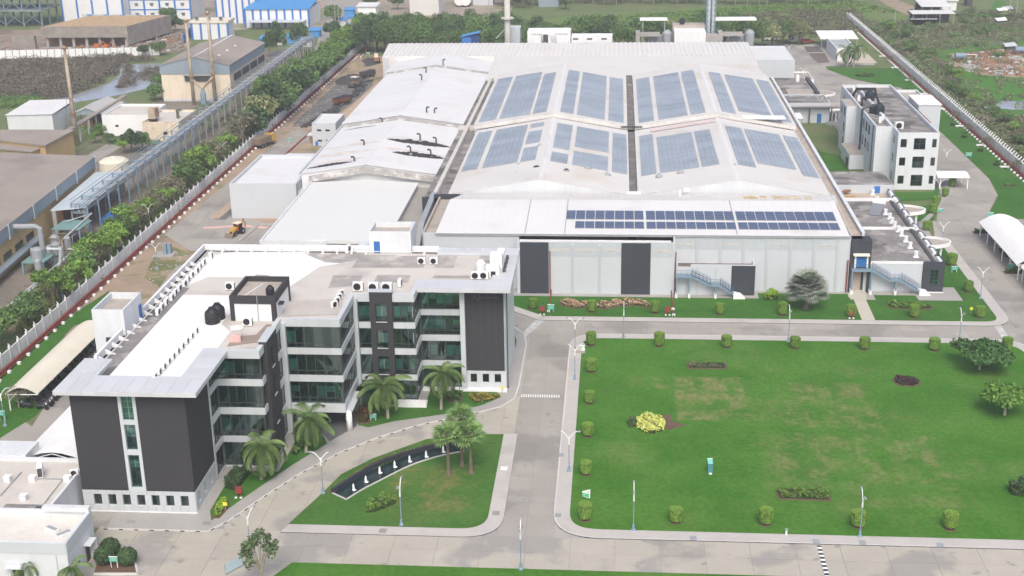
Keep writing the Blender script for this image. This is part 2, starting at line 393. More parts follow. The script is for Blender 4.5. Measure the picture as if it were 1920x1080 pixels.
# ------------------------------------------------------------------ the setting: ground, roads, pavements, lawns, water
def lawn_mat(name, base, alt, dry, patches=(), amount=.55, thr=(.50, .72), sc=.06):
    m = bpy.data.materials.new(name); m.use_nodes = True; MATS[name] = m
    t = m.node_tree; N, L = t.nodes, t.links; b = N['Principled BSDF']
    b.inputs['Roughness'].default_value = .95; b.inputs['Specular IOR Level'].default_value = .1
    geo = N.new('ShaderNodeNewGeometry'); sep = N.new('ShaderNodeSeparateXYZ'); L.new(geo.outputs['Position'], sep.inputs[0])
    def mth(op, a, b2=None, c=None, cl=False):
        n = N.new('ShaderNodeMath'); n.operation = op; n.use_clamp = cl
        for i, x in enumerate((a, b2, c)):
            if x is None: continue
            if isinstance(x, (int, float)): n.inputs[i].default_value = x
            else: L.new(x, n.inputs[i])
        return n.outputs[0]
    def noise(s, det=4, scale=(1, 1, 1), rot=0):
        mp = N.new('ShaderNodeMapping'); mp.inputs['Scale'].default_value = scale; mp.inputs['Rotation'].default_value = (0, 0, rot)
        L.new(geo.outputs['Position'], mp.inputs['Vector'])
        n = N.new('ShaderNodeTexNoise'); n.inputs['Scale'].default_value = s; n.inputs['Detail'].default_value = det; n.inputs['Roughness'].default_value = .6
        L.new(mp.outputs[0], n.inputs['Vector']); return n.outputs['Fac']
    def sstep(x, lo, hi):
        n = N.new('ShaderNodeMapRange'); n.interpolation_type = 'SMOOTHSTEP'; L.new(x, n.inputs['Value'])
        n.inputs['From Min'].default_value = lo; n.inputs['From Max'].default_value = hi; return n.outputs[0]
    big = sstep(noise(sc, 5), *thr)
    fine = noise(1.6, 3); streak = noise(.5, 4, (1, .25, 1), .25)
    mask = mth('MULTIPLY', big, amount)
    for (x0, x1, y0, y1, k, e) in patches:
        wob = mth('MULTIPLY_ADD', noise(.5, 5), 5*e, -2.5*e)
        xx = mth('ADD', sep.outputs[0], wob); yy = mth('ADD', sep.outputs[1], wob)
        q = mth('MULTIPLY', mth('MULTIPLY', sstep(xx, x0-.2-e, x0+.2+e), mth('SUBTRACT', 1, sstep(xx, x1-.2-e, x1+.2+e))),
                mth('MULTIPLY', sstep(yy, y0-.2-e, y0+.2+e), mth('SUBTRACT', 1, sstep(yy, y1-.2-e, y1+.2+e))))
        q = mth('MULTIPLY', q, mth('MULTIPLY_ADD', sstep(noise(.30, 6), .40, .60), k*1.25, k*.12))
        mask = mth('MAXIMUM', mask, q)
    mask = mth('MULTIPLY', mask, mth('MULTIPLY_ADD', sstep(streak, .3, .7), .9, .3), None, True)
    m1 = N.new('ShaderNodeMixRGB'); m1.inputs[1].default_value = (*base, 1); m1.inputs[2].default_value = (*alt, 1)
    L.new(sstep(noise(.11, 4), .35, .65), m1.inputs[0])
    m2 = N.new('ShaderNodeMixRGB'); L.new(mask, m2.inputs[0]); L.new(m1.outputs[0], m2.inputs[1]); m2.inputs[2].default_value = (*dry, 1)
    v = mth('ADD', mth('MULTIPLY_ADD', fine, .8, .6), mth('MULTIPLY_ADD', noise(6, 2), .4, -.2))
    vm = N.new('ShaderNodeVectorMath'); vm.operation = 'SCALE'; L.new(m2.outputs[0], vm.inputs[0]); L.new(v, vm.inputs['Scale'])
    L.new(vm.outputs[0], b.inputs['Base Color'])
    bn = N.new('ShaderNodeBump'); bn.inputs['Strength'].default_value = .5; bn.inputs['Distance'].default_value = .08
    L.new(noise(9, 2), bn.inputs['Height']); L.new(bn.outputs[0], b.inputs['Normal'])
    return m

def rect(px):  # a patch from four photo numbers on the big lawn
    a, c = P(px[0], px[3], .13), P(px[2], px[1], .13)
    return (a.x, c.x, a.y, c.y)
_pt = [rect((1270, 708, 1390, 787))+(.55, .15), rect((1475, 718, 1620, 800))+(.38, .6), rect((1490, 768, 1612, 800))+(.35, .9), rect((1395, 745, 1470, 790))+(.22, .6),
       rect((1440, 820, 1760, 905))+(.36, 1.6), rect((1590, 860, 1790, 950))+(.24, 1.8), rect((1225, 708, 1255, 728))+(.4, .6),
       rect((1440, 880, 1640, 915))+(.25, 1.5)]
GRASS = lawn_mat('lawn_grass', (.048, .152, .017), (.070, .182, .026), (.225, .21, .095), _pt, .35)
GRASS2 = lawn_mat('garden_grass', (.040, .128, .020), (.056, .152, .027), (.17, .165, .07), (), .15)
GRASSI = lawn_mat('island_grass', (.052, .135, .025), (.070, .158, .032), (.20, .175, .07), [(-28, -18, 140, 152, .5, 1.0)], .2)
FIELD = lawn_mat('field_grass', (.105, .185, .05), (.135, .205, .06), (.20, .165, .10), (), .55, (.48, .66), .03)
MARSH = lawn_mat('marsh_grass', (.065, .175, .035), (.07, .19, .03), (.13, .15, .05), (), .35)
TERR = lawn_mat('rough_ground', (.115, .165, .065), (.155, .18, .085), (.20, .17, .105), (), .45, (.47, .66), .02)
YARDM = lawn_mat('yard_ground', (.23, .20, .17), (.18, .165, .14), (.09, .13, .035), (), .8, (.47, .6), .035)

def sheet(name, poly, z, m, kind='structure', parent=None):
    return MB().sheet(poly, z).obj(name, m, parent, kind=kind)
sheet('concrete_ground', [(-62, 117), (66, 117), (66, 134), (100, 134), (100, 266), (66, 266), (58, 222), (-62, 222)], .008, CONC)
terrain = sheet('terrain', [(-2500, -800), (2500, -800), (2500, 3500), (-2500, 3500)], 0, TERR)

def road(name, poly, z, m, cx, cy, ox=0, oy=0, slabname='slab', limit=300, joint=.05):
    """a road: joint-coloured bed with separately cast slabs on it"""
    o = sheet(name, poly, z, JOINT)
    xs = [p[0] for p in poly]; ys = [p[1] for p in poly]
    cells = []
    x = min(xs)+ox
    while x < max(xs):
        y = min(ys)+oy
        while y < max(ys):
            c = clip_cell(poly, x+joint/2, x+cx-joint/2, y+joint/2, y+cy-joint/2)
            if len(c) >= 3 and area(c) > .3: cells.append(c)
            y += cy
        x += cx
    for c in cells[:limit]:
        a = sum(c[i-1][0]*c[i][1]-c[i-1][1]*c[i][0] for i in range(len(c)))
        mb = MB(); mb.prism(c, z+.003, z+.03+random.uniform(0, .006), bottom=False); mb.obj(slabname, m, o)
    return o

# concrete roads of the compound
road('bottom_road', [(-62, 118), (-39, 118), (-36, 127.9), (120, 127.9), (120, 134.9), (-39, 134.9), (-62, 134.9)], .02, SLAB, 5.2, 3.5, 0, -.6)
road('centre_road', [(-13.6, 134.9), (-6.8, 134.9), (-6.8, 199.9), (-17, 206.4), (-13.6, 199)], .024, SLABG, 3.4, 5.0)
DRIVE = [(-46.5, 134.9), (-39.4, 134.9), (-36.6, 144.3), (-35.2, 149.4), (-31.8, 154.1), (-25.5, 160), (-20.5, 161.8), (-13.6, 162.2), (-13.6, 175), (-20, 169.5), (-28, 165), (-37, 156.5), (-44, 145.5), (-48, 138)]
road('driveway', DRIVE, .028, SLAB, 4.5, 5.0, 1)
road('factory_road', [(-62, 203), (-17.5, 203), (-14, 199.8), (66, 199.8), (66, 206.4), (-12.5, 206.4), (-18, 211), (-62, 222)], .032, SLABG, 5.2, 3.3)
EAST = [(63, 134.9), (100, 134.9), (100, 266), (80, 268), (79.3, 273), (84.5, 286), (86.3, 300), (86.2, 347), (84, 380)] + PP([(1690, 165), (1645, 158), (1600, 149), (1550, 130), (1520, 108), (1505, 85), (1440, 82), (1430, 95)]) + [(55.5, 430), (55.5, 380), (59.5, 375), (59.5, 347), (73, 347), (73, 290), (66, 263), (66, 205), (63, 200)]
road('east_road', EAST, .036, SLABG, 6.2, 6.0, 0, 0, joint=.03)
sheet('plaza', [(-35, 199), (-62, 203), (-62, 222), (-33, 222), (-17.8, 222), (-17.8, 205)], .04, CONC)
sheet('parking_apron', PP([(0, 760), (0, 900), (150, 900), (300, 700), (250, 560), (180, 640), (60, 800)]), .03, SLABG)
_wl = PP([(0, 840), (40, 815), (230, 690), (330, 500), (330, 700), (200, 980), (0, 980)])
sheet('west_lane', PP([(0, 835), (60, 800), (95, 745), (180, 690), (330, 500), (390, 480), (380, 700), (200, 990), (0, 990)]), .034, SLABG)

def island(name, outer, kw, grass, label=None, h=.15, pave=PAVE, gaps=4.0):
    """kerbed pavement ring round a raised lawn"""
    a = sum(outer[i-1][0]*outer[i][1]-outer[i][0]*outer[i-1][1] for i in range(len(outer)))
    if a < 0: outer = outer[::-1]
    k1 = inset(outer, .22); inner = inset(outer, kw)
    mb = MB(); k = len(outer)
    for i in range(k):
        j = (i+1) % k
        for (A, B, z, mi) in ((outer, k1, h, 1), (k1, inner, h+.004, 0)):
            mb.face([(*A[i], z), (*A[j], z), (*B[j], z), (*B[i], z)], mi)
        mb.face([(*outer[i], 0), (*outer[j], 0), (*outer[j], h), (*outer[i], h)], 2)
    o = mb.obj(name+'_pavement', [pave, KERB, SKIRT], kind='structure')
    sheet(name+'_lawn', inset(outer, kw-.02), h-.03, grass)
    slot = [0]
    for p, d in path_points(outer+[outer[0]], gaps):
        if slot[0] > 120: break
        slot[0] += 1
        nx, ny = d.y, -d.x
        ob = mob('drain_slot', unit(BLACK), o, (p.x+nx*.005, p.y+ny*.005, h*.5), (0, 0, math.atan2(d.y, d.x)), (.55, .03, h*.7))
    return o
big = rounded([(-7.1, 134.9), (66.3, 134.9), (66.3, 199.9), (-7.1, 199.9)], [6.0, 5, 6.5, 5.5], 10)
BIG = island('great', big, 2.0, GRASS)
isl = [(-39.6, 134.4), (-19, 134.4)] + rounded([(-19, 134.4), (-13.1, 134.4), (-13.1, 162.2)], [0, 5, 0], 9)[1:-1] + [(-13.1, 162.2)]
# fountain island: paved on two sides, planting on the drive side
ii = [(-39.0, 136.3), (-19, 136.3)] + rounded([(-19, 136.3), (-15.0, 136.3), (-15.0, 162.1)], [0, 3.4, 0], 9)[1:-1] + [(-15.0, 162.0)]
mb = MB(); q = isl; 
for i in range(len(isl)-1):
    mb.face([(*isl[i], .15), (*isl[i+1], .15), (*ii[i+1], .15), (*ii[i], .15)], 0)
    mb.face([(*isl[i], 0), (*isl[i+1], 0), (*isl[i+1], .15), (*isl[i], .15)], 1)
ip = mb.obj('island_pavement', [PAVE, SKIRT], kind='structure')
ISL = ii + [(-20.5, 161.8), (-25.5, 160), (-31.8, 154.1), (-35.2, 149.4), (-36.6, 144.3), (-39.1, 136.3)]
sheet('island_lawn', ISL, .12, GRASSI)
mb = MB()
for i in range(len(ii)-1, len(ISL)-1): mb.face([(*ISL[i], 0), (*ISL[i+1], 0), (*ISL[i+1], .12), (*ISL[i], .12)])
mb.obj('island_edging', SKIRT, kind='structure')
for (px, py, m, n) in ((718, 995, JOINT, 'drain_cover'), (930, 962, JOINT, 'drain_cover'), (945, 878, WHITE, 'drain_cover')):
    c = P(px, py, .15); piece(n, m, ip, c.x-.45, c.x+.45, c.y-.5, c.y+.5, .15, .162)
for (px, py) in ((1052, 853), (1046, 966), (1300, 1009), (1530, 1015), (1617, 1017), (1763, 1022)):
    c = P(px, py, .15); piece('drain_cover', GREYM, BIG, c.x-.4, c.x+.4, c.y-.5, c.y+.5, .154, .165)

# pavement round the office and its planting beds
offp = [(-61, 134.1), (-48.4, 134.1), (-46.6, 136.6), (-43.7, 143.0), (-40.5, 149.4), (-36.4, 155.6), (-32.2, 160.2), (-27.6, 164.0), (-23, 166.8), (-19, 168.9), (-16, 171.0), (-14.3, 174.0), (-14.0, 178), (-14.0, 195), (-14.6, 199.5), (-17.2, 203.6), (-61, 203.6)]
mb = MB(); mb.prism(offp, 0, .14); 
offpave = mb.obj('office_pavement', PAVEG, kind='structure')
mb = MB()
for i in range(len(offp)-2):
    a, b = Vector(offp[i]), Vector(offp[i+1]); d = (b-a).normalized(); n = Vector((-d.y, d.x))
    mb.prism([tuple(a-n*.02), tuple(b-n*.02), tuple(b+n*.22), tuple(a+n*.22)], .0, .155)
mb.obj('office_kerb', KERB, kind='structure')
for p, d in path_points(offp[:10], 1.9):
    mob('kerb_gap', unit(BLACK), offpave, (p.x+d.y*.03, p.y-d.x*.03, .10), (0, 0, math.atan2(d.y, d.x)), (.5, .06, .13))
for (px, py) in ((246, 978), (388, 981)):
    c = P(px, py, .14); piece('drain_cover', JOINT, offpave, c.x-.5, c.x+.5, c.y-.4, c.y+.4, .14, .15)
BED1 = [(-48.7, 136.6), (-45.8, 143.5), (-42.0, 152.0), (-38.9, 158.0), (-40, 160.4), (-43.4, 160.4), (-43.6, 149.6), (-49.6, 149.6), (-49.6, 139)]
BED2 = [(-35.8, 163.9), (-34.2, 163.2), (-30.8, 165.4), (-24.2, 167.9), (-19, 171.2), (-16.4, 174.2), (-17.2, 175.9), (-27.2, 175.9), (-27.2, 170.2), (-35.0, 170.2)]
sheet('front_bed_lawn', BED1, .16, GRASS2); sheet('entrance_bed_lawn', BED2, .16, GRASS2)
sheet('portico_floor', [(-44.6, 160.6), (-40, 160.6), (-38.7, 158.6), (-35.9, 163.6), (-36.6, 171), (-44.6, 171)], .155, GRANITE)
sheet('corner_lawn', PP([(961, 668), (967, 650), (969, 640), (965, 630), (955, 628), (955, 668)]), .16, GRASS2)

# factory front lawn
fl = rounded([(-19, 211.3), (-12.7, 205.7), (66.0, 205.7), (66.0, 254.0), (58.5, 256.5), (58.5, 217.9), (-19, 217.9)], [0, 1.5, 5.0, 0, 0, 0, 0], 9)
mbk = MB(); kl = fl[:fl.index(next(p for p in fl if p[1] > 250))+1]
fin = []
for i in range(len(kl)):
    d = (Vector(kl[min(i+1, len(kl)-1)])-Vector(kl[max(i-1, 0)])).normalized(); q = Vector(kl[i])+Vector((-d.y, d.x))*1.9; fin.append((q.x, q.y))
for i in range(len(kl)-1):
    mbk.face([(*kl[i], .15), (*kl[i+1], .15), (*fin[i+1], .15), (*fin[i], .15)], 0)
    mbk.face([(*kl[i], 0), (*kl[i+1], 0), (*kl[i+1], .15), (*kl[i], .15)], 1)
mbk.obj('factory_pavement', [PAVE, SKIRT], kind='structure')
sheet('factory_lawn', fin+[(64.1, 253.5), (58.4, 253.5), (58.4, 217.6), (-19, 217.6)], .12, GRASS2)
sheet('factory_lawn_edge', [(25.4, 217.5), (41.2, 217.5), (41.2, 220.4), (25.4, 220.4)], .145, GRASS2); sheet('factory_lawn_edge', [(45.6, 217.5), (52.9, 217.5), (52.9, 220.0), (45.6, 220.0)], .145, GRASS2)
sheet('factory_plinth', [(-34, 217.6), (60.5, 217.6), (60.5, 224.5), (-34, 224.5)], .13, PAVEG)
mb = MB().prism(PP([(1590, 540), (1624, 540), (1624, 562), (1641, 600), (1616, 600), (1601, 562), (1590, 556)], .16), .0, .165)
mb.obj('entrance_path', mat('pale_path', (.47, .45, .38), var=.1, fine=.06), kind='structure')

# speed bumps and crossings painted on the roads
def strip(name, pts, m, z):
    return MB().sheet(PP(pts, z), z).obj(name, m, kind='structure')
ROADPAINT = mat('worn_road_paint', (.50, .52, .53), var=.2, sc=.8, fine=.15, stain=((.40, .37, .28), .6, .45, .6, .6))
_s = strip('road_marking', [(975, 629), (985, 632), (1022, 600), (1006, 599)], ROADPAINT, .075)
_s = strip('road_marking', [(1864, 612), (1876, 609), (1897, 640), (1884, 641)], ROADPAINT, .078)
a, b = P(977, 742, .07), P(1051, 742, .07)
hump = MB().prism([(a.x, a.y-.55), (b.x, b.y-.55), (b.x, b.y+.55), (a.x, a.y+.55)], .05, .085).obj('speed_hump', SLABG, kind='structure')
n = 17
for i in range(n):
    x0 = a.x+(b.x-a.x)*i/n; piece('hump_stripe', WHITE, hump, x0+.02, x0+(b.x-a.x)/n*.55, a.y-.52, a.y+.52, .086, .095)
a, b = P(1533, 1025, .07), P(1543, 1080, .07)
n = 12
hump = MB().prism([(24.05-.25, 126.0), (24.05+.25, 126.0), (24.05+.25, 134.6), (24.05-.25, 134.6)], .05, .09).obj('speed_hump', BLACK, kind='structure')
for i in range(10):
    y0 = 126.1+i*.86; piece('hump_stripe', WHITE, hump, 24.05-.26, 24.05+.26, y0, y0+.42, .085, .10)
sheet('south_lawn', [(-38, 60), (140, 60), (140, 127.9), (-36.6, 127.9), (-39.5, 122)], .06, GRASS)
a = PP([(527, 1057), (430, 1090), (420, 1075), (468, 1062)], .1)

# west yard
sheet('bare_yard', [(-95, 196), (-62, 196), (-62, 262), (-68, 300), (-68, 440), (-76, 460), (-95, 478)], .012, DIRT)
road('west_road', PP([(309, 440), (498, 285), (548, 245), (560, 240), (600, 255), (548, 278), (452, 345), (455, 405), (500, 420), (520, 450), (400, 475), (357, 470)]), .02, SLABG, 5, 5)
sheet('asphalt_strip', PP([(546, 238), (560, 222), (628, 160), (655, 140), (700, 155), (690, 172), (652, 200), (604, 234)]), .022, ASPH)
sheet('sand_strip', PP([(610, 236), (655, 202), (700, 160), (722, 150), (730, 160), (660, 230), (625, 250)]), .024, mat('sandy_ground', (.42, .33, .25), var=.12, sc=.3, fine=.06))
sheet('west_lawn', PP([(-30, 700), (0, 680), (205, 545), (190, 600), (140, 610), (20, 735), (-20, 760)]), .03, GRASS2)
sheet('west_verge', PP([(-20, 770), (5, 740), (85, 760), (62, 783), (0, 822), (-20, 830)]), .05, GRASS2)
sheet('scrubby_patch', PP([(270, 520), (300, 455), (360, 475), (350, 500), (300, 540)]), .03, mat('patchy_grass', (.16, .17, .07), var=.2, stain=((.32, .25, .18), .2, .45, .6, .9)))

# east gardens
sheet('east_lawn', [(80.1, 262), (94.8, 262), (94.8, 395)]+PP([(1720, 128), (1548, 127), (1552, 130), (1600, 148), (1645, 157)], .05)+[(83, 395), (84.6, 380), (86.4, 347), (86.5, 300), (84.8, 286), (79.7, 273.5)], .05, GRASS2)
PAVE2 = MB()
ep = PP([(1752, 455), (1736, 420), (1757, 395), (1790, 358), (1786, 345), (1770, 330), (1770, 352), (1780, 358), (1770, 372), (1755, 390), (1726, 415), (1700, 418), (1745, 458)], .1)
PAVE2.prism(ep, 0, .14).obj('side_pavement', PAVEG, kind='structure')
sheet('lab_lawn', PP([(1680, 378), (1676, 360), (1750, 360), (1765, 335), (1797, 350), (1793, 362), (1768, 373)], .06), .06, GRASS2)
sheet('canopy_lawn', PP([(1712, 385), (1760, 385), (1752, 412), (1722, 416)], .06), .06, GRASS2)
sheet('yard_lawn', [(45.8, 283), (56, 283), (55.5, 322), (48, 330), (45.8, 330)], .04, GRASS2)
sheet('back_yard_slab', PP([(1560, 150), (1500, 85), (1548, 80), (1640, 115), (1640, 122), (1548, 124)], .045), .045, CONC)
sheet('drying_bed', PP([(1507, 87), (1532, 87), (1545, 97), (1514, 98)], .06), .06, mat('grey_sludge', (.13, .125, .11), var=.15))
sheet('drying_bed', PP([(1516, 100), (1546, 99), (1556, 117), (1530, 119)], .06), .06, mat('brown_sludge', (.16, .135, .115), var=.15))
sheet('pale_yard', PP([(1560, 95), (1610, 85), (1645, 118), (1575, 119)], .06), .06, mat('pale_ground', (.50, .44, .36), var=.1))

# outside the walls
sheet('far_field', PP([(930, 75), (960, 58), (1060, 30), (1200, 22), (1440, 8), (1560, -4), (1700, 22), (1705, 40), (1690, 60), (1500, 68), (1200, 60)]), .02, FIELD)
sheet('marsh', PP([(1745, 98), (1800, 88), (1850, 82), (1990, 70), (1990, 240), (1900, 235), (1850, 215), (1820, 180), (1790, 165), (1780, 140)]), .02, MARSH)
sheet('marsh_strip', PP([(1845, 78), (1900, 40), (1880, 0), (1865, 0), (1850, 40)]), .024, MARSH)
sheet('dirt_clearing', PP([(1775, 101), (1850, 96), (1895, 88), (1990, 84), (1990, 140), (1900, 145), (1830, 140), (1800, 118)]), .03, DIRT)
sheet('dirt_track', PP([(1640, -6), (1668, -6), (1740, 22), (1750, 30), (1700, 28), (1660, 8)]), .03, DIRT)
sheet('pond', PP([(1855, 73), (1870, 74), (1885, 72), (1884, 78), (1878, 85), (1862, 84), (1856, 80)]), .035, WATER)
sheet('pond', PP([(1838, 201), (1862, 200), (1880, 188), (1905, 190), (1930, 188), (1930, 205), (1900, 206), (1872, 203), (1850, 208)]), .035, WATER)
sheet('puddle', PP([(1855, 226), (1866, 230), (1872, 240), (1860, 236)]), .036, WATER)
sheet('puddle', PP([(1893, 236), (1915, 232), (1918, 245), (1905, 243)]), .036, WATER)
sheet('canal', PP([(225, 122), (300, 118), (300, 160), (250, 172), (205, 182), (140, 192), (90, 192), (95, 186), (160, 172), (200, 158), (225, 140)]), .02, WATER)
sheet('canal_pool', PP([(-30, 150), (-30, 128), (20, 122), (40, 128), (20, 146)]), .02, WATER)
sheet('building_site', PP([(-60, 110), (340, 98), (360, 80), (330, 50), (210, 50), (-60, 60)]), .02, mat('churned_earth', (.27, .21, .165), var=.2, sc=.1, fine=.12, stain=[((.15, .125, .10), .08, .48, .62, .8), ((.42, .38, .33), .2, .56, .7, .6)]))
sheet('plant_yard', [(-190, 196), (-104, 196), (-104, 480), (-150, 480), (-150, 420), (-142, 385), (-142, 300), (-190, 300)], .014, YARDM)
sheet('plant_path', PP([(265, 235), (250, 262), (170, 310), (150, 300), (225, 255), (230, 245)]), .03, SLABG)
sheet('north_yard', PP([(330, 60), (700, 48), (960, 20), (960, -20), (330, -20)]), .016, mat('trodden_ground', (.33, .28, .23), var=.15, sc=.05, fine=.08, stain=((.15, .16, .07), .05, .5, .6, .7)))
sheet('north_lane', PP([(640, 60), (720, 60), (690, 20), (670, -10), (615, -10), (600, 60), (590, 95), (612, 95)]), .03, SLABG)
sheet('plant_verge', [(-107.3, 196), (-97.5, 196), (-97.5, 480), (-107.3, 480)], .02, lawn_mat('verge', (.09, .12, .04), (.14, .13, .07), (.26, .2, .14), (), .7, (.42, .6), .05))
# ------------------------------------------------------------------ the office building
office = thing('office_building', 'four storey office with stepped green glass front, dark tiled end walls and overhanging roof edge', 'office building', (-50, 160, 0))
CORE = [(-65.2, 138.3), (-51, 138.3), (-51, 150.7), (-45, 150.7), (-45, 161.5), (-36.9, 161.5), (-36.9, 171.5), (-28.3, 171.5), (-28.3, 177), (-15.8, 177), (-15.8, 193), (-65.2, 193)]
_core = inset(CORE, 1.0)
mb = MB()
# ground floor is cut away under the portico
g0 = [(-64.2, 139.3), (-52, 139.3), (-52, 151.7), (-46, 151.7), (-46, 168.5), (-36, 168.5), (-36, 172.5), (-29.3, 172.5), (-29.3, 178), (-16.8, 178), (-16.8, 192), (-64.2, 192)]
mb.prism(g0, .0, 3.3); mb.prism(_core, 3.3, 16.2)
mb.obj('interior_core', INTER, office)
FL = [(.35, 3.78), (4.64, 7.80), (8.74, 11.85), (12.77, 15.90)]
BANDS = [(3.78, 4.64), (7.80, 8.74), (11.85, 12.77)]
def fb(seg, u0, u1, d0, d1, z0, z1):
    ax, c, sgn = seg[:3]
    a, b = sorted((c+sgn*d0, c+sgn*d1))
    return (u0, u1, a, b, z0, z1) if ax == 'x' else (a, b, u0, u1, z0, z1)
_segn = [0]
def clad(parent, seg, u0, u1, z0, z1, m=CLAD, w=1.55, d=.06, name='cladding_panel', rows=1, base=None):
    n = max(1, round((u1-u0)/w)); s = (u1-u0)/n; h = (z1-z0)/rows
    for r in range(rows):
        for i in range(n): piece(name, m, parent, *fb(seg, u0+i*s+.015, u0+(i+1)*s-.015, 0, d, z0+r*h+.01, z0+(r+1)*h-.01))
def glazing(seg, u0, u1, z0, z1, blind=.4, w=1.2, drop=None):
    n = max(1, round((u1-u0)/w)); s = (u1-u0)/n
    mb = MB()
    for i in range(n+1):
        u = u0+i*s; mb.box(*fb(seg, max(u-.04, u0), min(u+.04, u1), -.26, -.12, z0, z1))
    for z in (z0, z1-.08, z0+.62): mb.box(*fb(seg, u0+.001, u1-.001, -.25, -.13, z+.001, z+.07))
    fr = mb.obj('glazing', DKGREY, office)
    for i in range(n):
        piece('pane', GLASS, fr, *fb(seg, u0+i*s+.04, u0+(i+1)*s-.04, -.21, -.18, z0+.07, z1-.08))
        if random.random() < blind:
            piece('blind', BLIND, fr, *fb(seg, u0+i*s+.05, u0+(i+1)*s-.05, -.33, -.30, z0+(.75 if random.random() < .8 else 1.5), z1-.75))
def facade(seg, u0, u1, floors=(0, 1, 2, 3), blinds=(.3, .4, .3, .5), fascia=True, first=None):
    k = _segn[0]; _segn[0] += 1; e = .004*k
    bb = list(BANDS)
    if first: bb[0] = first
    for z0, z1 in bb:
        sp = MB().box(*fb(seg, u0, u1, -.99, -.0, z0+e, z1-e)).obj('spandrel', CLAD, office); clad(sp, seg, u0, u1, z0, z1)
    if fascia: sp = MB().box(*fb(seg, u0, u1, -.6, 0, 15.90+e, 16.97-e)).obj('fascia', CLAD, office); clad(sp, seg, u0, u1, 15.9, 17.0, m=CLAD)
    if 0 in floors: MB().box(*fb(seg, u0, u1, -.99, .02, .05, .35+e)).obj('base_sill', CLAD, office)
    for f in floors: glazing(seg, u0+.02, u1-.02, FL[f][0]+e, FL[f][1]-e, blinds[f])
S = lambda y: ('x', y, -1)
Ea = lambda x: ('y', x, 1)
facade(Ea(-51), 147.2, 150.64, blinds=(.0, .2, .3, .2))
facade(S(150.7), -51+.06, -45, blinds=(.2, .2, .1, .1), fascia=False)
facade(Ea(-45), 150.7+.06, 152.3, blinds=(0, 0, 0, 0))
facade(Ea(-45), 157.3, 161.1, blinds=(0, .2, .2, .2))
facade(S(161.5), -44.4, -36.9, floors=(1, 2, 3), blinds=(0, .75, .2, .45), first=(3.17, 4.47))
facade(Ea(-36.9), 161.56, 171.1, floors=(1, 2, 3), blinds=(0, .1, .1, .1), first=(3.17, 4.47))
facade(S(171.5), -36.4, -34.6, blinds=(.5, .7, .3, .8))
facade(S(171.5), -31.4, -28.3, blinds=(.3, .7, .3, .8))
facade(Ea(-28.3), 171.56, 177, blinds=(.1, .2, .2, .2))
facade(S(177), -28.24, -22.4, blinds=(.4, .9, .5, .9), fascia=False)
clad(MB().box(-51, -44.94, 150.1, 150.698, 15.92, 16.96).obj('parapet', CLAD, office), S(150.7), -51, -44.94, 15.9, 17.0)
# corner columns
for (x0, x1, y0, y1, zb) in ((-45.1, -44.4, 161.1, 161.75, 0), (-37.3, -36.45, 171.1, 171.7, 0), (-22.4, -21.7, 176.2, 177.25, 0), (-51.3, -50.9, 146.75, 147.2, 0)):
    MB().box(x0, x1, y0, y1, zb, 16.4).obj('corner_column', CLAD, office)
MB().lathe(-36.6, 162.2, [(.42, .1), (.42, 3.17)], 14).obj('round_column', WHITE, office, smooth=True)
MB().lathe(-43.8, 163.0, [(.42, .1), (.42, 3.17)], 14).obj('round_column', WHITE, office, smooth=True)
MB().box(-45, -36.0, 162.0, 170.4, 3.12, 3.3).obj('portico_ceiling', WALLG, office)
# dark tiled piers with slot windows
def pier(seg, u0, u1, d, top, wins):
    mb = MB(); ws = wins
    uu0, uu1 = ws
    mb.box(*fb(seg, u0, uu0, -.6, d, .1, top)); mb.box(*fb(seg, uu1, u1, -.6, d, .1, top))
    zs = [.1]
    for a, b in FL: zs += [a+.25, b-.15]
    zs.append(top)
    for i in range(0, len(zs), 2): mb.box(*fb(seg, uu0, uu1, -.55, d-.002, zs[i], zs[i+1]))
    p = mb.obj('dark_pier', DARKC, office)
    MB().box(*fb(seg, u0-.05, u1+.05, -.65, d+.05, top, top+.12)).obj('pier_cap', CLAD, p)
    for i, (a, b) in enumerate(FL):
        h = b-.15-a-.25
        piece('pane', GLASS, p, *fb(seg, uu0+.02, (uu0+uu1)/2-.02, d-.35, d-.32, a+.25, b-.15))
        piece('pane', GLASS, p, *fb(seg, (uu0+uu1)/2+.02, uu1-.02, d-.35, d-.32, a+.25, b-.15))
        piece('sill', CLAD, p, *fb(seg, uu0, uu1, d, d+.1, a+.16, a+.25))
        if i: piece('blind', BLIND, p, *fb(seg, uu0+.05, uu1-.05, d-.52, d-.5, a+.9, b-.7))
pier(S(171.5), -34.6, -31.4, .45, 17.5, (-33.8, -32.2))
pier(Ea(-45), 152.3, 157.3, .45, 17.35, (154.2, 155.5))
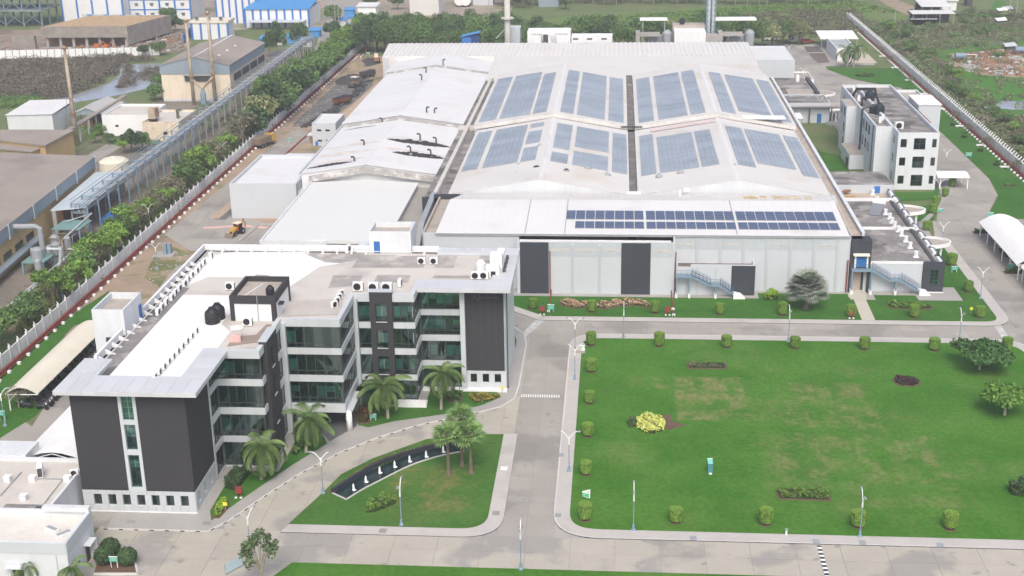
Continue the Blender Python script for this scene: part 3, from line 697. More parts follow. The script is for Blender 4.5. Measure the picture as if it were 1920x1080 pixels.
# dark tiled end walls
mb = MB()
mb.box(-65.2, -59.25, 138.3, 139.2, 3.1, 16.42); mb.box(-57.05, -51, 138.3, 139.2, 3.1, 16.42); mb.box(-51.9, -51.0, 139.2, 146.75, 3.1, 16.42)
mb.obj('dark_tile_wall', DARKC, office)
fr = MB()
zs = [(3.1, 3.53), (8.0, 8.65), (12.09, 12.66), (15.9, 16.42)]
fr.box(-59.25, -58.85, 138.22, 139.1, 3.1, 16.42); fr.box(-57.45, -57.05, 138.22, 139.1, 3.1, 16.42)
for a, b in zs: fr.box(-58.85, -57.45, 138.25, 139.1, a, b)
sf = fr.obj('stair_window', CLAD, office)
for i in range(3):
    z0, z1 = zs[i][1], zs[i+1][0]; k = 4
    for j in range(k):
        for q in range(2):
            x0 = -58.85+q*.7
            piece('pane', GLASS, sf, x0+.03, x0+.67, 138.5, 138.53, z0+(z1-z0)*j/k+.02, z0+(z1-z0)*(j+1)/k-.02)
    piece('blind', BLIND, sf, -58.8, -57.5, 138.75, 138.78, z0+(z1-z0)*(.0 if i == 2 else .55)+.1, z0+(z1-z0)*(.95 if i == 2 else .8))
def base_wall(name, seg, u0, u1, wins, wz0, wz1, ww, top=3.1):
    mb = MB(); e = u0
    mb.box(*fb(seg, u0, u1, -.8, -.06, .02, wz0)); mb.box(*fb(seg, u0, u1, -.8, -.06, wz1, top))
    for c in wins+[None]:
        r = u1 if c is None else c-ww/2
        mb.box(*fb(seg, e, r, -.8, -.06, wz0, wz1)); e = None if c is None else c+ww/2
    b = mb.obj(name, CLAD, office)
    clad(b, seg, u0, u1, .3, wz0, w=1.0); clad(b, seg, u0, u1, wz1, top, w=1.0)
    e = u0
    for c in wins+[None]:
        r = u1 if c is None else c-ww/2
        clad(b, seg, e, r, wz0, wz1, w=1.4); e = None if c is None else c+ww/2
    for c in wins:
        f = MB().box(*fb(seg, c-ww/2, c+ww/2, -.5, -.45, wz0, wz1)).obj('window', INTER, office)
        piece('pane', GLASSD, f, *fb(seg, c-ww/2+.05, c-.02, -.2, -.17, wz0+.05, wz1-.05))
        piece('pane', GLASSD, f, *fb(seg, c+.02, c+ww/2-.05, -.2, -.17, wz0+.05, wz1-.05))
        piece('frame', BLACK, f, *fb(seg, c-.02, c+.02, -.22, -.15, wz0, wz1))
        piece('sill', WHITE, f, *fb(seg, c-ww/2-.05, c+ww/2+.05, -.1, .05, wz0-.07, wz0))
    piece('skirting', WHITE, b, *fb(seg, u0-.05, u1+.05, -.05, .08, .1, .3))
base_wall('base_wall', S(138.3), -65.2, -51, [-63.35+1.83*i for i in range(7)], 1.05, 2.55, 1.0)
base_wall('base_wall', Ea(-51), 138.36, 146.7, [139.8, 142.2, 144.6], 1.05, 2.55, .8)
MB().box(-21.7, -16.05, 176.98, 177.9, 3.1, 16.42).obj('dark_tile_wall', DARKC, office)
for i in range(1, 5): piece('cladding_joint', DKGREY, office, -21.7+i*1.13-.02, -21.7+i*1.13+.02, 176.962, 176.985, 3.1, 16.4)
base_wall('base_wall', S(177), -21.7, -15.8, [-20.7, -18.9, -17.1], 1.2, 2.6, .95)
mb = MB().box(-16.05, -15.8, 177.0, 193, 3.1, 16.42).box(-15.9, -15.8, 177.9, 193, 0.1, 3.1)
ew = mb.obj('grey_end_wall', CLAD, office)
for z in (3.2, 7.4, 11.6): piece('cladding_panel', mat('grey_green_cladding', (.30, .36, .35), rough=.4, var=.06), ew, -16.04, -15.82, 176.94, 176.99, z, z+4.1)
MB().tube([(-15.6, 177.3, 16.4), (-15.6, 177.3, .2)], .09, 6).obj('downpipe', DKGREY, office)
mb = MB(); mb.box(-65.2, -64.2, 139.2, 193, .1, 16.4); mb.box(-64.2, -15.9, 192, 193, .1, 16.4); mb.obj('rear_wall', WALLG, office)
# faint raised lettering on the dark wall at the right end (too small to read)
mb = MB(); x = -20.6
random.seed(3)
for hgt, sl in ((.5, .3), (.75, .35), (1.1, .5), (.35, .2), (.3, .1), (.35, .2), (.6, .3), (.3, .15), (.55, .25), (.3, .2), (.3, .1), (.4, .2)):
    zb = 14.55-(.35 if hgt > 1 else 0)
    mb.tube([(x, 176.95, zb), (x+sl*.6, 176.94, zb+hgt*.6), (x+sl, 176.94, zb+hgt)], .035, 4); mb.tube([(x, 176.95, zb), (x+.25, 176.94, zb+.08)], .03, 4)
    x += .33
mb.obj('raised_lettering', mat('lettering_grey', (.17, .18, .18), var=0, fine=0), office)
# white podium step and rear
MB().box(-31.4, -26.9, 170.0, 171.45, .1, .75).obj('podium', WHITE, office)
MB().box(-28.24, -15.7, 175.9, 176.9, .1, .4).obj('podium', WHITE, office)

# roof
ROOFZ = 16.40
mb = MB(); mb.prism(inset(CORE, .3), 16.2, ROOFZ, 0); roof = mb.obj('roof', ROOFCR, office)
_cz = [0]
def coat(poly, m, dz): _cz[0] += 1; MB().sheet(poly, ROOFZ+.01+.004*_cz[0]).obj('roof_coating', m, roof)
coat([(-61.9, 141.6), (-52.4, 141.6), (-52.4, 152), (-51, 152), (-51, 158), (-53, 160.8), (-53, 172), (-61.9, 172)], ROOFP, .012)
coat([(-64.6, 141.6), (-61.9, 141.6), (-61.9, 175), (-64.6, 175)], ROOFG, .012)
coat(PP([(385, 482), (440, 472), (575, 472), (590, 480), (655, 492), (600, 500), (540, 540), (530, 520), (390, 520), (352, 535)], ROOFZ), ROOFP, .013)
GP = mat('bare_screed', (.33, .315, .30), rough=.95, var=.2, sc=.35, fine=.08, stain=((.50, .47, .43), .4, .5, .68, .8))
for q in ([(570, 475), (690, 473), (665, 488), (640, 494), (610, 492), (590, 484)], [(675, 478), (745, 478), (732, 502), (660, 502)], [(748, 480), (798, 480), (795, 502), (715, 502)], [(822, 479), (858, 480), (850, 502), (815, 502)],
          [(625, 517), (680, 517), (672, 536), (615, 540)], [(708, 516), (770, 516), (765, 530), (700, 530)], [(815, 517), (880, 517), (880, 522), (810, 522)], [(480, 515), (505, 517), (490, 530), (470, 532)], [(900, 480), (918, 480), (918, 500), (895, 502)]):
    coat(PP(q, ROOFZ), GP, .014)
coat(PP([(440, 632), (480, 628), (500, 608), (520, 610), (500, 640), (425, 650)], ROOFZ), mat('dusty_screed', (.30, .25, .215), var=.15, sc=.4), .016)
coat(PP([(535, 565), (640, 560), (645, 590), (530, 594)], ROOFZ), mat('plain_screed', (.47, .44, .41), var=.1, sc=.3), .015)
# overhanging roof edge: three arms with cladding panels on top
can = MB()
can.box(-66.5, -49.1, 136.9, 141.8, 16.44, 16.96); can.box(-66.5, -62.9, 141.8, 147.0, 16.445, 16.955); can.box(-52.4, -49.1, 141.8, 150.95, 16.442, 16.958)
cn0 = can.obj('roof_overhang', CLAD, office); can = MB()
can.box(-28.9, -14.8, 174.1, 178.2, 16.44, 16.96); can.box(-17.9, -14.8, 178.2, 193.3, 16.445, 16.955); can.box(-27.5, -17.9, 191.0, 193.3, 16.442, 16.958)
cn = can.obj('roof_overhang', CLAD, office)
def top_panels(x0, x1, y0, y1, along):
    L = (x1-x0) if along == 'x' else (y1-y0); n = max(1, round(L/1.75))
    for i in range(n):
        a, b = L*i/n+.015, L*(i+1)/n-.015
        if along == 'x': piece('overhang_panel', CLADTOP, cn, x0+a, x0+b, y0, y1, 16.962, 17.0)
        else: piece('overhang_panel', CLADTOP, cn, x0, x1, y0+a, y0+b, 16.962, 17.0)
top_panels(-66.5, -49.1, 136.9, 141.0, 'x'); top_panels(-66.5, -63.4, 141.02, 147.0, 'y'); top_panels(-51.9, -49.1, 141.02, 150.95, 'y')
top_panels(-28.9, -14.8, 174.1, 177.6, 'x'); top_panels(-17.4, -14.8, 177.62, 193.3, 'y'); top_panels(-27.5, -17.42, 191.6, 193.3, 'x')
for seg, u0, u1 in ((S(136.9), -66.5, -49.1), (Ea(-49.1), 136.9, 150.95), (S(174.1), -28.9, -14.8), (Ea(-14.8), 174.1, 193.3)):
    clad(cn, seg, u0, u1, 16.45, 16.99, m=CLADTOP, w=1.75, d=.04, name='edge_panel')
# parapets along the stepped front and the other sides
mb = MB()
mb.box(-45.6, -45.0, 150.95, 161.5, 16.4, 16.99); mb.box(-45.6, -37.5, 161.5, 162.1, 16.4, 16.985); mb.box(-37.5, -36.9, 161.5, 171.5, 16.4, 16.99); mb.box(-37.5, -28.9, 171.5, 172.1, 16.4, 16.985); mb.box(-28.9, -28.3, 171.5, 174.1, 16.4, 16.99)
mb.obj('parapet', CLADTOP, office)
mb = MB(); mb.box(-65.3, -64.95, 147.0, 156.1, 16.4, 17.35); mb.box(-65.3, -64.95, 163.1, 193.0, 16.4, 17.3); mb.box(-64.95, -27.5, 192.7, 193.05, 16.4, 17.3)
mb.obj('parapet', WHITE, office)
mb = MB()
mb.box(-63.95, -63.87, 147.2, 191.0, 16.8, 16.9)
for i in range(19):
    y = 142.6+i*2.35
    if y > 190: break
    mb.extrude([(-64.9, y, 16.41), (-63.6, y, 16.41), (-64.9, y, 17.05)], (0, .28, 0))
mb.box(-63.8, -18.5, 191.35, 191.43, 16.8, 16.9)
for i in range(20):
    x = -62+i*2.3
    if -38.6 < x < -31.2: continue
    mb.extrude([(x, 192.6, 16.41), (x, 191.2, 16.41), (x, 192.6, 17.05)], (.28, 0, 0))
mb.obj('parapet_brace', WHITE, office)
# stair tower, lift tower and the dark framed plant room on the roof
def open_top(mb, x0, x1, y0, y1, z0, z1, t=.25, dep=.9, mi=0, fi=1):
    mb.box(x0, x1, y0, y1, z0, z1-dep, mi)
    mb.box(x0, x1, y0, y0+t, z1-dep, z1, mi); mb.box(x0, x1, y1-t, y1, z1-dep, z1, mi); mb.box(x0, x0+t, y0+t, y1-t, z1-dep, z1, mi); mb.box(x1-t, x1, y0+t, y1-t, z1-dep, z1, mi)
    mb.sheet([(x0+t, y0+t), (x1-t, y0+t), (x1-t, y1-t), (x0+t, y1-t)], z1-dep+.006, fi)
mb = MB(); open_top(mb, -68.9, -64.6, 156.2, 163.1, .1, 20, fi=1); tw = mb.obj('stair_tower', [WALLW, ROOFGB], office)
piece('window', GLASSD, tw, -67.3, -65.9, 156.15, 156.19, 14.2, 16.0); piece('window_frame', DKGREY, tw, -67.4, -65.8, 156.16, 156.198, 14.1, 16.1)
piece('door', BLUED, tw, -64.59, -64.54, 161.6, 162.6, 16.5, 18.6)
mb = MB(); open_top(mb, -38.3, -31.7, 191.8, 197.2, .1, 20, fi=1); tw = mb.obj('lift_tower', [WALLW, ROOFGB], office)
piece('door', BLUED, tw, -37.6, -36.6, 191.74, 191.79, 16.5, 18.4); piece('door_frame', WHITE, tw, -37.9, -36.3, 191.76, 191.795, 16.5, 18.6)
MB().box(-40.5, -38.3, 192.0, 196, .1, 17.0).obj('lift_lobby', WALLW, office)
mb = MB()
x0, x1, y0, y1, z1 = -52.0, -45.7, 162.0, 170.3, 20.0
mb.box(x0, x1, y0, y0+.4, 18.9, z1); mb.box(x0, x1, y1-.4, y1, 18.9, z1); mb.box(x0, x0+.4, y0+.4, y1-.4, 18.9, z1); mb.box(x1-.4, x1, y0+.4, y1-.4, 18.9, z1)
for (a, b) in ((x0, y0), (x1-.6, y0), (x0, y1-.6), (x1-.6, y1-.6)): mb.box(a, a+.6, b, b+.6, 16.4, 18.9)
pr = mb.obj('plant_room', DARKC, office)
piece('infill_wall', WHITE, pr, x0+.12, x1-.12, y0+.12, y1-.12, 16.4, 18.95)
MB().sheet([(x0+.4, y0+.4), (x1-.4, y0+.4), (x1-.4, y1-.4), (x0+.4, y1-.4)], 19.3).obj('plant_room_roof', ROOFGB, pr)
MB().box(x1-.02, x1+.6, 163.6, 164.6, 18.2, 18.45).obj('door_hood', DARKC, pr)
piece('downpipe', GREYM, pr, -48.2, -48.1, 161.94, 161.99, 16.4, 20.3)
MB().tube([(-50.6, 163.2, 19.35), (-49.2, 169, 19.35)], .07, 5).obj('pipe', WHITE, pr)

# roof equipment
def ac_proto():
    t = thing('outdoor_ac_unit', 'white outdoor air conditioner', 'air conditioner', (0, 0, 0))
    MB().box(-.5, .5, -.2, .2, .1, .95).obj('casing', WHITE, t)
    g = MB(); g.lathe(0, 0, [(.36, 0), (.36, .02)], 14); me = g.mesh('fan_grille', BLACK)
    mob('fan_grille', me, t, (-.08, -.2, .52), (R(90), 0, 0))
    mob('side_grille', unit(DKGREY), t, (.505, 0, .52), (0, 0, 0), (.01, .34, .7))
    mb = MB(); mb.box(-.45, -.37, -.22, .22, 0, .1); mb.box(.37, .45, -.22, .22, 0, .1); mb.obj('feet', GREYM, t)
    return Proto(t)
AC = ac_proto(); G_AC = 'air conditioners on the office roof'
def ac(px, py, z, rot, label, s=1.0, group=G_AC): 
    c = P(px, py, z); return AC.put(tuple(c), rot, label, group, s)
for i in range(13):
    y = 163.8+i*1.95 if i < 12 else 188.6
    AC.put((-62.9+(.15 if i % 3 == 0 else 0), y, ROOFZ+.02), R(90)+R(random.uniform(-6, 6)), '%s white air conditioner from the near end of the long row by the left parapet' % nth(i), 'air conditioners along the left parapet', 1.05)
for i in range(10):
    c = P(291+8.6*i, 712-9.6*i, ROOFZ); AC.put((c.x, c.y, ROOFZ+.02), R(90), '%s air conditioner from the front in the slanting row on the white painted roof' % nth(i), 'air conditioners on the white painted roof', .9)
for i, (px, py) in enumerate(((627, 577), (632, 570), (636, 563), (640, 556))): ac(px, py, ROOFZ+.02, R(60), '%s air conditioner from the front in the cluster beside the middle glass bay' % nth(i), 1.05)
for i, (px, py) in enumerate(((672, 546), (701, 547), (726, 547))): ac(px, py, ROOFZ+.02, 0, '%s of three air conditioners behind the front parapet near the dark pier' % ('left', 'middle', 'right')[i], 1.5)
ac(750, 537, ROOFZ+.02, R(90), 'lone air conditioner turned sideways right of the dark pier', 1.2)
ac(432, 544, ROOFZ+.02, 0, 'dark fronted air conditioner left of the dark framed plant room', 1.3)
ac(465, 611, ROOFZ+.02, 0, 'air conditioner below the white wall of the plant room', 1.3)
ac(892, 524, ROOFZ+.02, R(4), 'left of two air conditioners in front of the large cooling unit', 1.3)
ac(908, 524, ROOFZ+.02, R(-4), 'right of two air conditioners in front of the large cooling unit', 1.3)
ac(791, 496, ROOFZ+.02, 0, 'left of two white boxes in mid roof near the back parapet', 1.2); ac(814, 496, ROOFZ+.02, 0, 'right of two white boxes in mid roof near the back parapet', 1.2)
ac(653, 474, ROOFZ+.02, R(80), 'air conditioner beside the white lift tower', 1.3)
t = thing('cooling_unit', 'large white ducted cooling unit at the right end of the office roof', 'cooling unit', tuple(P(925, 520, ROOFZ)))
c = P(925, 522, ROOFZ)
MB().box(c.x-1.1, c.x+.9, c.y, c.y+1.2, 16.5, 18.3).obj('fan_box', WHITE, t); MB().box(c.x-.8, c.x+1.0, c.y+3.4, c.y+5.6, 16.5, 18.8).obj('fan_box', WHITE, t)
MB().box(c.x-.2, c.x+.9, c.y+5.6, c.y+11, 16.9, 17.6).obj('duct', WHITE, t); MB().box(c.x-.35, c.x+.35, c.y-.02, c.y+.02, 16.6, 17.5).obj('grille', BLACK, t)
for k in range(4): MB().box(c.x+1.3, c.x+1.7, c.y+1+k*1.9, c.y+2.0+k*1.9, 16.5, 17.5).obj('vent_louvre', DKGREY, t)
MB().lathe(c.x-2.2, c.y+3.4, [(.7, 16.5), (.75, 17.6), (.35, 18.1)], 12).obj('tank', WHITE, t)
def tank_proto(name, label, m):
    t = thing(name, label, 'water tank')
    mb = MB(); mb.lathe(0, 0, [(.95, 0), (.98, .3), (.93, .34), (.98, .7), (.93, .74), (.98, 1.15), (.93, 1.2), (.90, 1.5), (.45, 1.95)], 18); mb.obj('tank_body', m, t, smooth=False)
    MB().lathe(0, 0, [(.4, 1.95), (.4, 2.12)], 12).obj('lid', m, t)
    return Proto(t)
TANK = tank_proto('water_tank', 'black plastic water tank', BLACK)
for i, (px, py) in enumerate(((399, 605), (409, 597))): TANK.put(tuple(P(px, py, ROOFZ)), i, '%s black plastic water tank on the white roof left of the plant room' % ('front', 'rear')[i], 'black tanks on the office roof', 1.05)
c = P(507, 552, 19.3); TANK.put((c.x, c.y, 19.32), .4, 'small black tank in the open top of the dark plant room', 'black tanks on the office roof', .62)
t = thing('water_heater', 'small solar water heater with red stained white drum', 'water heater', tuple(P(444, 640, ROOFZ)))
c = P(444, 640, ROOFZ)
MB().tube([(c.x-.8, c.y+.6, 17.9), (c.x+.7, c.y+.9, 18.0)], .38, 10).obj('drum', WHITE, t); MB().box(c.x-.7, c.x+.7, c.y-.5, c.y+.2, 16.45, 17.3).obj('stand', PINKC, t)
# ------------------------------------------------------------------ the factory
fac = thing('factory_building', 'huge low factory with white gabled roofs and long pale front wall with dark panels', 'factory', (4, 221, 0))
# front walls
mb = MB(); mb.box(-34.3, -17.3, 221.5, 222.1, .1, 10.4); mb.box(10.6, 41.3, 221.5, 222.1, .1, 10.45); mb.box(-17.3, 10.6, 219.0, 221.6, .1, 9.3)
mb.box(-17.3, 10.6, 219.0, 219.3, 9.3, 9.8); mb.box(-17.3, -17.0, 219.3, 222, 9.3, 9.9); mb.box(10.3, 10.6, 219.3, 222, 9.3, 10.3)
fw = mb.obj('front_wall', WALLG, fac)
MB().box(-17.0, 10.3, 219.3, 221.5, 9.25, 9.36).obj('gutter_bed', mat('stained_gutter', (.20, .16, .135), var=.3, sc=.5, fine=.1, stain=((.5, .47, .44), .8, .5, .62, .9)), fac)
MB().box(-16.9, 9.9, 220.2, 220.5, 9.36, 9.75).obj('gutter_ledge', WHITE, fac)
for x0, x1 in ((-16.75, -11.65), (1.2, 6.35)):
    piece('dark_panel', DARKB, fac, x0, x1, 218.9, 219.05, .12, 9.72)
for i, x in enumerate((-7.4, -2.6)): piece('pilaster', WALLG2, fac, x-.22, x+.22, 218.88, 219.02, .1, 9.3)
for x0, x1 in ((-11.6, -7.65), (-7.15, -2.85), (-2.35, 1.15), (6.4, 10.3)):
    piece('upper_wall_panel', WALLG2, fac, x0, x1, 218.96, 219.01, 7.15, 9.75)
    piece('louvre_window', mat('louvre', (.50, .49, .46), var=.15, sc=2), fac, x0+.25, x1-.2, 218.93, 219.0, 8.05, 8.55)
for x in (14.6, 18.7, 22.8, 26.9, 31.0, 35.1, 39.2): piece('pilaster', WALLG2, fac, x-.25, x+.25, 221.38, 221.52, .1, 10.2)
for i, x in enumerate((10.7, 14.85, 18.95, 23.05, 27.15, 31.25, 35.35)):
    piece('upper_wall_panel', WALLG2, fac, x+.02, x+3.6, 221.46, 221.51, 7.9, 10.3)
    if i % 2 == 0: piece('louvre_window', MATS['louvre'], fac, x+.5, x+3.3, 221.42, 221.5, 8.6, 8.95)
for x in (-11.4, 10.75): piece('downpipe', REDP, fac, x-.1, x+.1, 218.65, 218.8, .1, 8.2)
for x in (41.0,): piece('downpipe', REDP, fac, x-.1, x+.1, 221.1, 221.3, .1, 6.2)
# low front annex with a dark end
ax = MB(); ax.box(10.75, 24.6, 219.2, 221.5, .1, 5.3); ax.box(13.4, 24.6, 219.2, 219.45, 5.3, 5.75); ax.box(24.35, 24.6, 219.45, 221.5, 5.3, 5.9); ax.box(10.75, 11.2, 219.2, 221.4, 5.3, 5.75)
an = ax.obj('front_annex', WALLG, fac)
MB().sheet([(10.9, 219.46), (24.3, 219.46), (24.3, 221.38), (10.9, 221.38)], 5.32).obj('annex_roof', mat('stained_annex_roof', (.17, .14, .12), var=.3, sc=.6, fine=.1), an)
piece('dark_panel', DARKB, an, 20.6, 24.72, 219.08, 219.3, .12, 5.62)
for x in (14.6, 17.9): piece('pilaster', WALLG2, an, x-.18, x+.18, 219.1, 219.25, .1, 5.3)
# shallow front roof
mb = MB()
ye, yr, yb = 221.2, 239.6, 246.2
mb.prism([(-32.0, ye), (41.0, ye), (41.0, yr), (-31.6, yr)], [10.2, 10.2, 11.2, 11.2], [10.62, 10.62, 11.65, 11.65])
fr = mb.obj('front_roof', ROOFW, fac)
mb = MB(); mb.prism([(-31.6, yr+.002), (41.6, yr+.002), (42.2, yb), (-29.4, yb)], 10.0, [11.65, 11.65, 11.0, 11.0])
fr2 = mb.obj('front_roof_back', ROOFC, fac)
mb = MB()
for i in range(1, 50):
    x = -31.6+i*1.49
    mb.prism([(x-.03, ye+.1), (x+.03, ye+.1), (x+.03, yr), (x-.03, yr)], [10.62, 10.62, 11.65, 11.65], [10.66, 10.66, 11.69, 11.69], bottom=False)
    mb.prism([(x-.05, yr+.1), (x+.05, yr+.1), (x+.05, yb-.1), (x-.05, yb-.1)], [11.64, 11.64, 11.0, 11.0], [11.70, 11.70, 11.07, 11.07], bottom=False)
mb.obj('roof_rib', ROOFW, fr, kind='stuff')
MB().box(-32.1, 41.1, 221.05, 221.3, 10.42, 10.58).obj('eave_gutter', GREYM, fac)
for x in (-8.9, -16.0, 21.5): MB().prism([(x-.05, 221.3), (x+.05, 221.3), (x+.05, 239.6), (x-.05, 239.6)], [10.66, 10.66, 11.69, 11.69], [10.78, 10.78, 11.8, 11.8]).obj('cable_tray', GREYM, fr)
for i, (x, wd) in enumerate(((24.5, 2.6), (27.6, 1.2), (30, 3.4), (33.4, 2.0), (36, 1.2))):
    MB().prism([(x, 241.5), (x+wd, 241.5), (x+wd, 244.8), (x, 244.8)], [11.5, 11.5, 11.16, 11.16], [11.54, 11.54, 11.2, 11.2], bottom=False).obj('rust_stain', mat('rusty_sheet', (.55, .42, .24), var=.2, sc=.9, stain=((.62, .6, .56), .9, .45, .6, .8)), fr2)
# small equipment beside the valley
MB().box(13.2, 14.4, 245.0, 245.7, 11.9, 12.5).box(13.5, 13.6, 245.3, 245.4, 11, 11.9).box(14, 14.1, 245.3, 245.4, 11, 11.9).box(12.3, 12.7, 244.9, 245.3, 11.1, 12.2).obj('roof_equipment', WHITE, fac)

def gable(x0, x1, y0, y1, ze, zr, xr, rm, zbase=.1, over=.12, name='gable'):
    """walls, two roof slopes and a ridge cap"""
    w_ = MB(); w_.extrude([(x0+.1, y0+.25, zbase), (x1-.1, y0+.25, zbase), (x1-.1, y0+.25, ze-.1), (xr, y0+.25, zr-.12), (x0+.1, y0+.25, ze-.1)], (0, y1-y0-.3, 0))
    w_.obj('gable_wall', WHITE, fac)
    out = []
    for (xa, za, xb, zb) in ((x0, ze, xr, zr), (xr, zr, x1, ze)):
        s = MB(); s.extrude([(xa, y0, za-.1), (xb, y0, zb-.1), (xb, y0, zb), (xa, y0, za)], (0, y1-y0, 0)); out.append(s.obj('roof_slope', rm, fac))
    MB().extrude([(xr-.45, y0-.02, zr-.06), (xr, y0-.02, zr+.07), (xr+.45, y0-.02, zr-.06)], (0, y1-y0+.04, 0)).obj('ridge_cap', ROOFW, fac)
    return out
GB = {}
GB['fw'] = gable(-33.0, 2.8, 247.2, 303.0, 10.6, 13.7, -14.7, ROOFC); GB['fe'] = gable(4.4, 41.6, 247.2, 303.0, 10.6, 13.7, 23.6, ROOFC)
GB['rw'] = gable(-34.0, 2.7, 305.5, 371.0, 11.4, 14.5, -14.7, ROOFC); GB['re'] = gable(4.5, 42.2, 305.5, 371.0, 11.4, 14.5, 23.4, ROOFC)
mb = MB()
for (x0, x1, xr) in ((-33, 2.8, -14.7), (4.4, 41.6, 23.6)):
    mb.extrude([(x0+.3, 247.25, 10.3), (x1-.3, 247.25, 10.3), (x1-.3, 247.25, 10.62), (xr, 247.25, 13.62), (x0+.3, 247.25, 10.62)], (0, .18, 0))
mb.obj('front_gable', WALLW, fac)
MB().box(-32.9, 2.7, 246.75, 247.1, 10.2, 10.5).box(4.6, 41.5, 246.75, 247.1, 10.2, 10.5).obj('dark_gutter', mat('gutter_dark', (.12, .11, .115), var=.2), fac)
MB().box(2.2, 5.0, 246.3, 247.5, 10.3, 11.2).obj('valley_box', WHITE, fac)
# parapet band between the two roof ranges, with little rails
for (x0, x1, xr, nm) in ((-33.6, 2.7, -14.7, 'w'), (4.5, 42, 23.5, 'e')):
    MB().extrude([(x0, 303.4, 10.7), (xr, 303.4, 13.7), (x1, 303.4, 10.7), (x1, 303.4, 11.5), (xr, 303.4, 14.55), (x0, 303.4, 11.5)], (0, 1.7, 0)).obj('parapet_band', mat('stained_white', (.60, .585, .56), var=.12, sc=.4, fine=.06), fac)
piece('cover_sheet', MEMB, fac, 29.5, 39.5, 303.2, 306.6, 13.3, 13.5)
# valley and side gutters
mb = MB(); mb.box(2.85, 4.3, 247.5, 303, 9.6, 10.35); mb.box(2.75, 4.45, 305.5, 371, 10.2, 11.1); mb.obj('valley_gutter', mat('gutter_grime', (.16, .15, .145), var=.25, sc=.4, fine=.15, stain=((.35, .33, .31), .5, .56, .68, .7)), fac)
MB().box(1.2, 6.2, 303.1, 303.5, 11.3, 11.6).obj('walk_plank', DKGREY, fac)
mb = MB(); mb.box(-38.2, -33.2, 247.5, 384, .1, 9.0); mb.obj('gutter_roof', ROOFG, fac)
mb = MB(); mb.box(-36.4, -35.6, 250, 383, 9.0, 10.1); mb.box(-38.3, -33.3, 310, 311.2, 9, 10.0); mb.obj('gutter_duct', mat('dusty_white', (.55, .53, .50), var=.1, sc=.4), fac)
MB().box(-38.2, -34.2, 246.9, 247.5, 6, 9.9).obj('dark_end', DARKB, fac)
MB().extrude([(-36.6, 249.5, 10.3), (-36.6, 232, 9.4), (-36.6, 222.3, 6.0), (-36.6, 222.3, 4.9), (-36.6, 232, 8.3), (-36.6, 249.5, 9.2)], (1.0, 0, 0)).obj('sloping_duct', GREYM, fac)
MB().box(-35.6, -28.8, 245.4, 246.4, 10.2, 10.8).obj('dark_pipe', DARKB, fac)
MB().box(-42.2, -34.4, 222, 269, .1, 5.9).obj('link_roof', mat('link_concrete', (.34, .325, .30), var=.12, sc=.25, fine=.06, stain=((.2, .19, .18), .25, .52, .7, .7)), fac)
MB().box(-34.6, -34.2, 222.1, 246.4, .1, 10.5).box(-34.2, -32.1, 222.1, 246.4, 9.5, 9.9).obj('concrete_ledge', ROOFGB, fac)
MB().box(41.65, 43.6, 222.2, 371, .1, 9.8).obj('tan_ledge', mat('tan_ledge_concrete', (.42, .36, .31), var=.15, sc=.4, fine=.08), fac)
MB().box(43.6, 44.05, 224, 372, .1, 10.35).obj('long_parapet', WALLW, fac)
for i in range(9): piece('parapet_cap', WALLW, fac, 43.5, 44.15, 224+i*16.4, 240.2+i*16.4, 10.36, 10.46)
for i in range(7):
    y = 262+i*16; MB().tube([(41.9, y, 9.8), (41.9, y+.2, 10.7), (43.0, y+.3, 10.9)], .1, 5).obj('vent_pipe', GREYM, fac)
# roofs of the west wing
GB['s2'] = gable(-67.9, -38.0, 269.0, 313.2, 8.8, 10.9, -53.4, ROOFW); GB['s3'] = gable(-68.2, -37.6, 315.0, 381.5, 9.5, 11.7, -53.3, ROOFW); GB['s4'] = gable(-68.8, -38.0, 383.0, 403.9, 9.6, 11.6, -53.0, ROOFW)
STW = mat('weathered_parapet', (.36, .35, .34), var=.15, sc=.6, fine=.12, fsc=3, stain=((.62, .61, .6), .7, .5, .66, .8))
for (y, x0, x1, xr, ze, zr, d) in ((313.4, -67.9, -37.8, -53.4, 8.85, 11.0, 1.3), (381.8, -68.2, -37.8, -53.2, 9.6, 11.8, .9), (268.2, -66.0, -38.2, -53.4, 8.0, 10.1, .7)):
    MB().extrude([(x0, y, ze-.9), (xr, y, zr-.9), (x1, y, ze-.9), (x1, y, ze+.35), (xr, y, zr+.4), (x0, y, ze+.35)], (0, d, 0)).obj('parapet_band', STW, fac)
mb = MB(); mb.box(-65.0, -42.3, 226.2, 268.2, .1, 6.9); mb.obj('wing_wall', WALLG, fac)
mb = MB(); mb.extrude([(-65.3, 225.9, 6.9), (-42.1, 225.9, 6.9), (-42.1, 225.9, 7.15), (-53.5, 225.9, 7.7), (-65.3, 225.9, 7.15)], (0, 42.2, 0))
s1 = mb.obj('wing_roof', mat('pale_roof_sheet', (.645, .655, .64), rough=.6, var=.03, sc=.06, fine=.02), fac)
MB().box(-65.7, -65.3, 225.8, 268.1, 6.8, 7.4).box(-65.3, -53, 225.5, 225.9, 6.7, 7.5).obj('eave_trim', WALLW, s1)
mb = MB()
def ribs(mb, x0, x1, z0, z1, y0, y1, st=1.45, w_=.03, h=.015):
    n = int((y1-y0)/st)
    for i in range(1, n):
        y = y0+i*st; mb.extrude([(x0, y-w_, z0), (x1, y-w_, z1), (x1, y-w_, z1+h), (x0, y-w_, z0+h)], (0, 2*w_, 0))
for (xa, xb, xr, y0, y1, ze, zr) in ((-67.9, -38, -53.4, 269, 313, 8.8, 10.9), (-68.2, -37.6, -53.3, 315, 381, 9.5, 11.7), (-68.8, -38, -53, 383, 403, 9.6, 11.6)):
    ribs(mb, xa, xr, ze, zr, y0, y1, 5.8); ribs(mb, xr, xb, zr, ze, y0, y1, 5.8)
mb.obj('roof_seam', ROOFW, fac, kind='stuff')
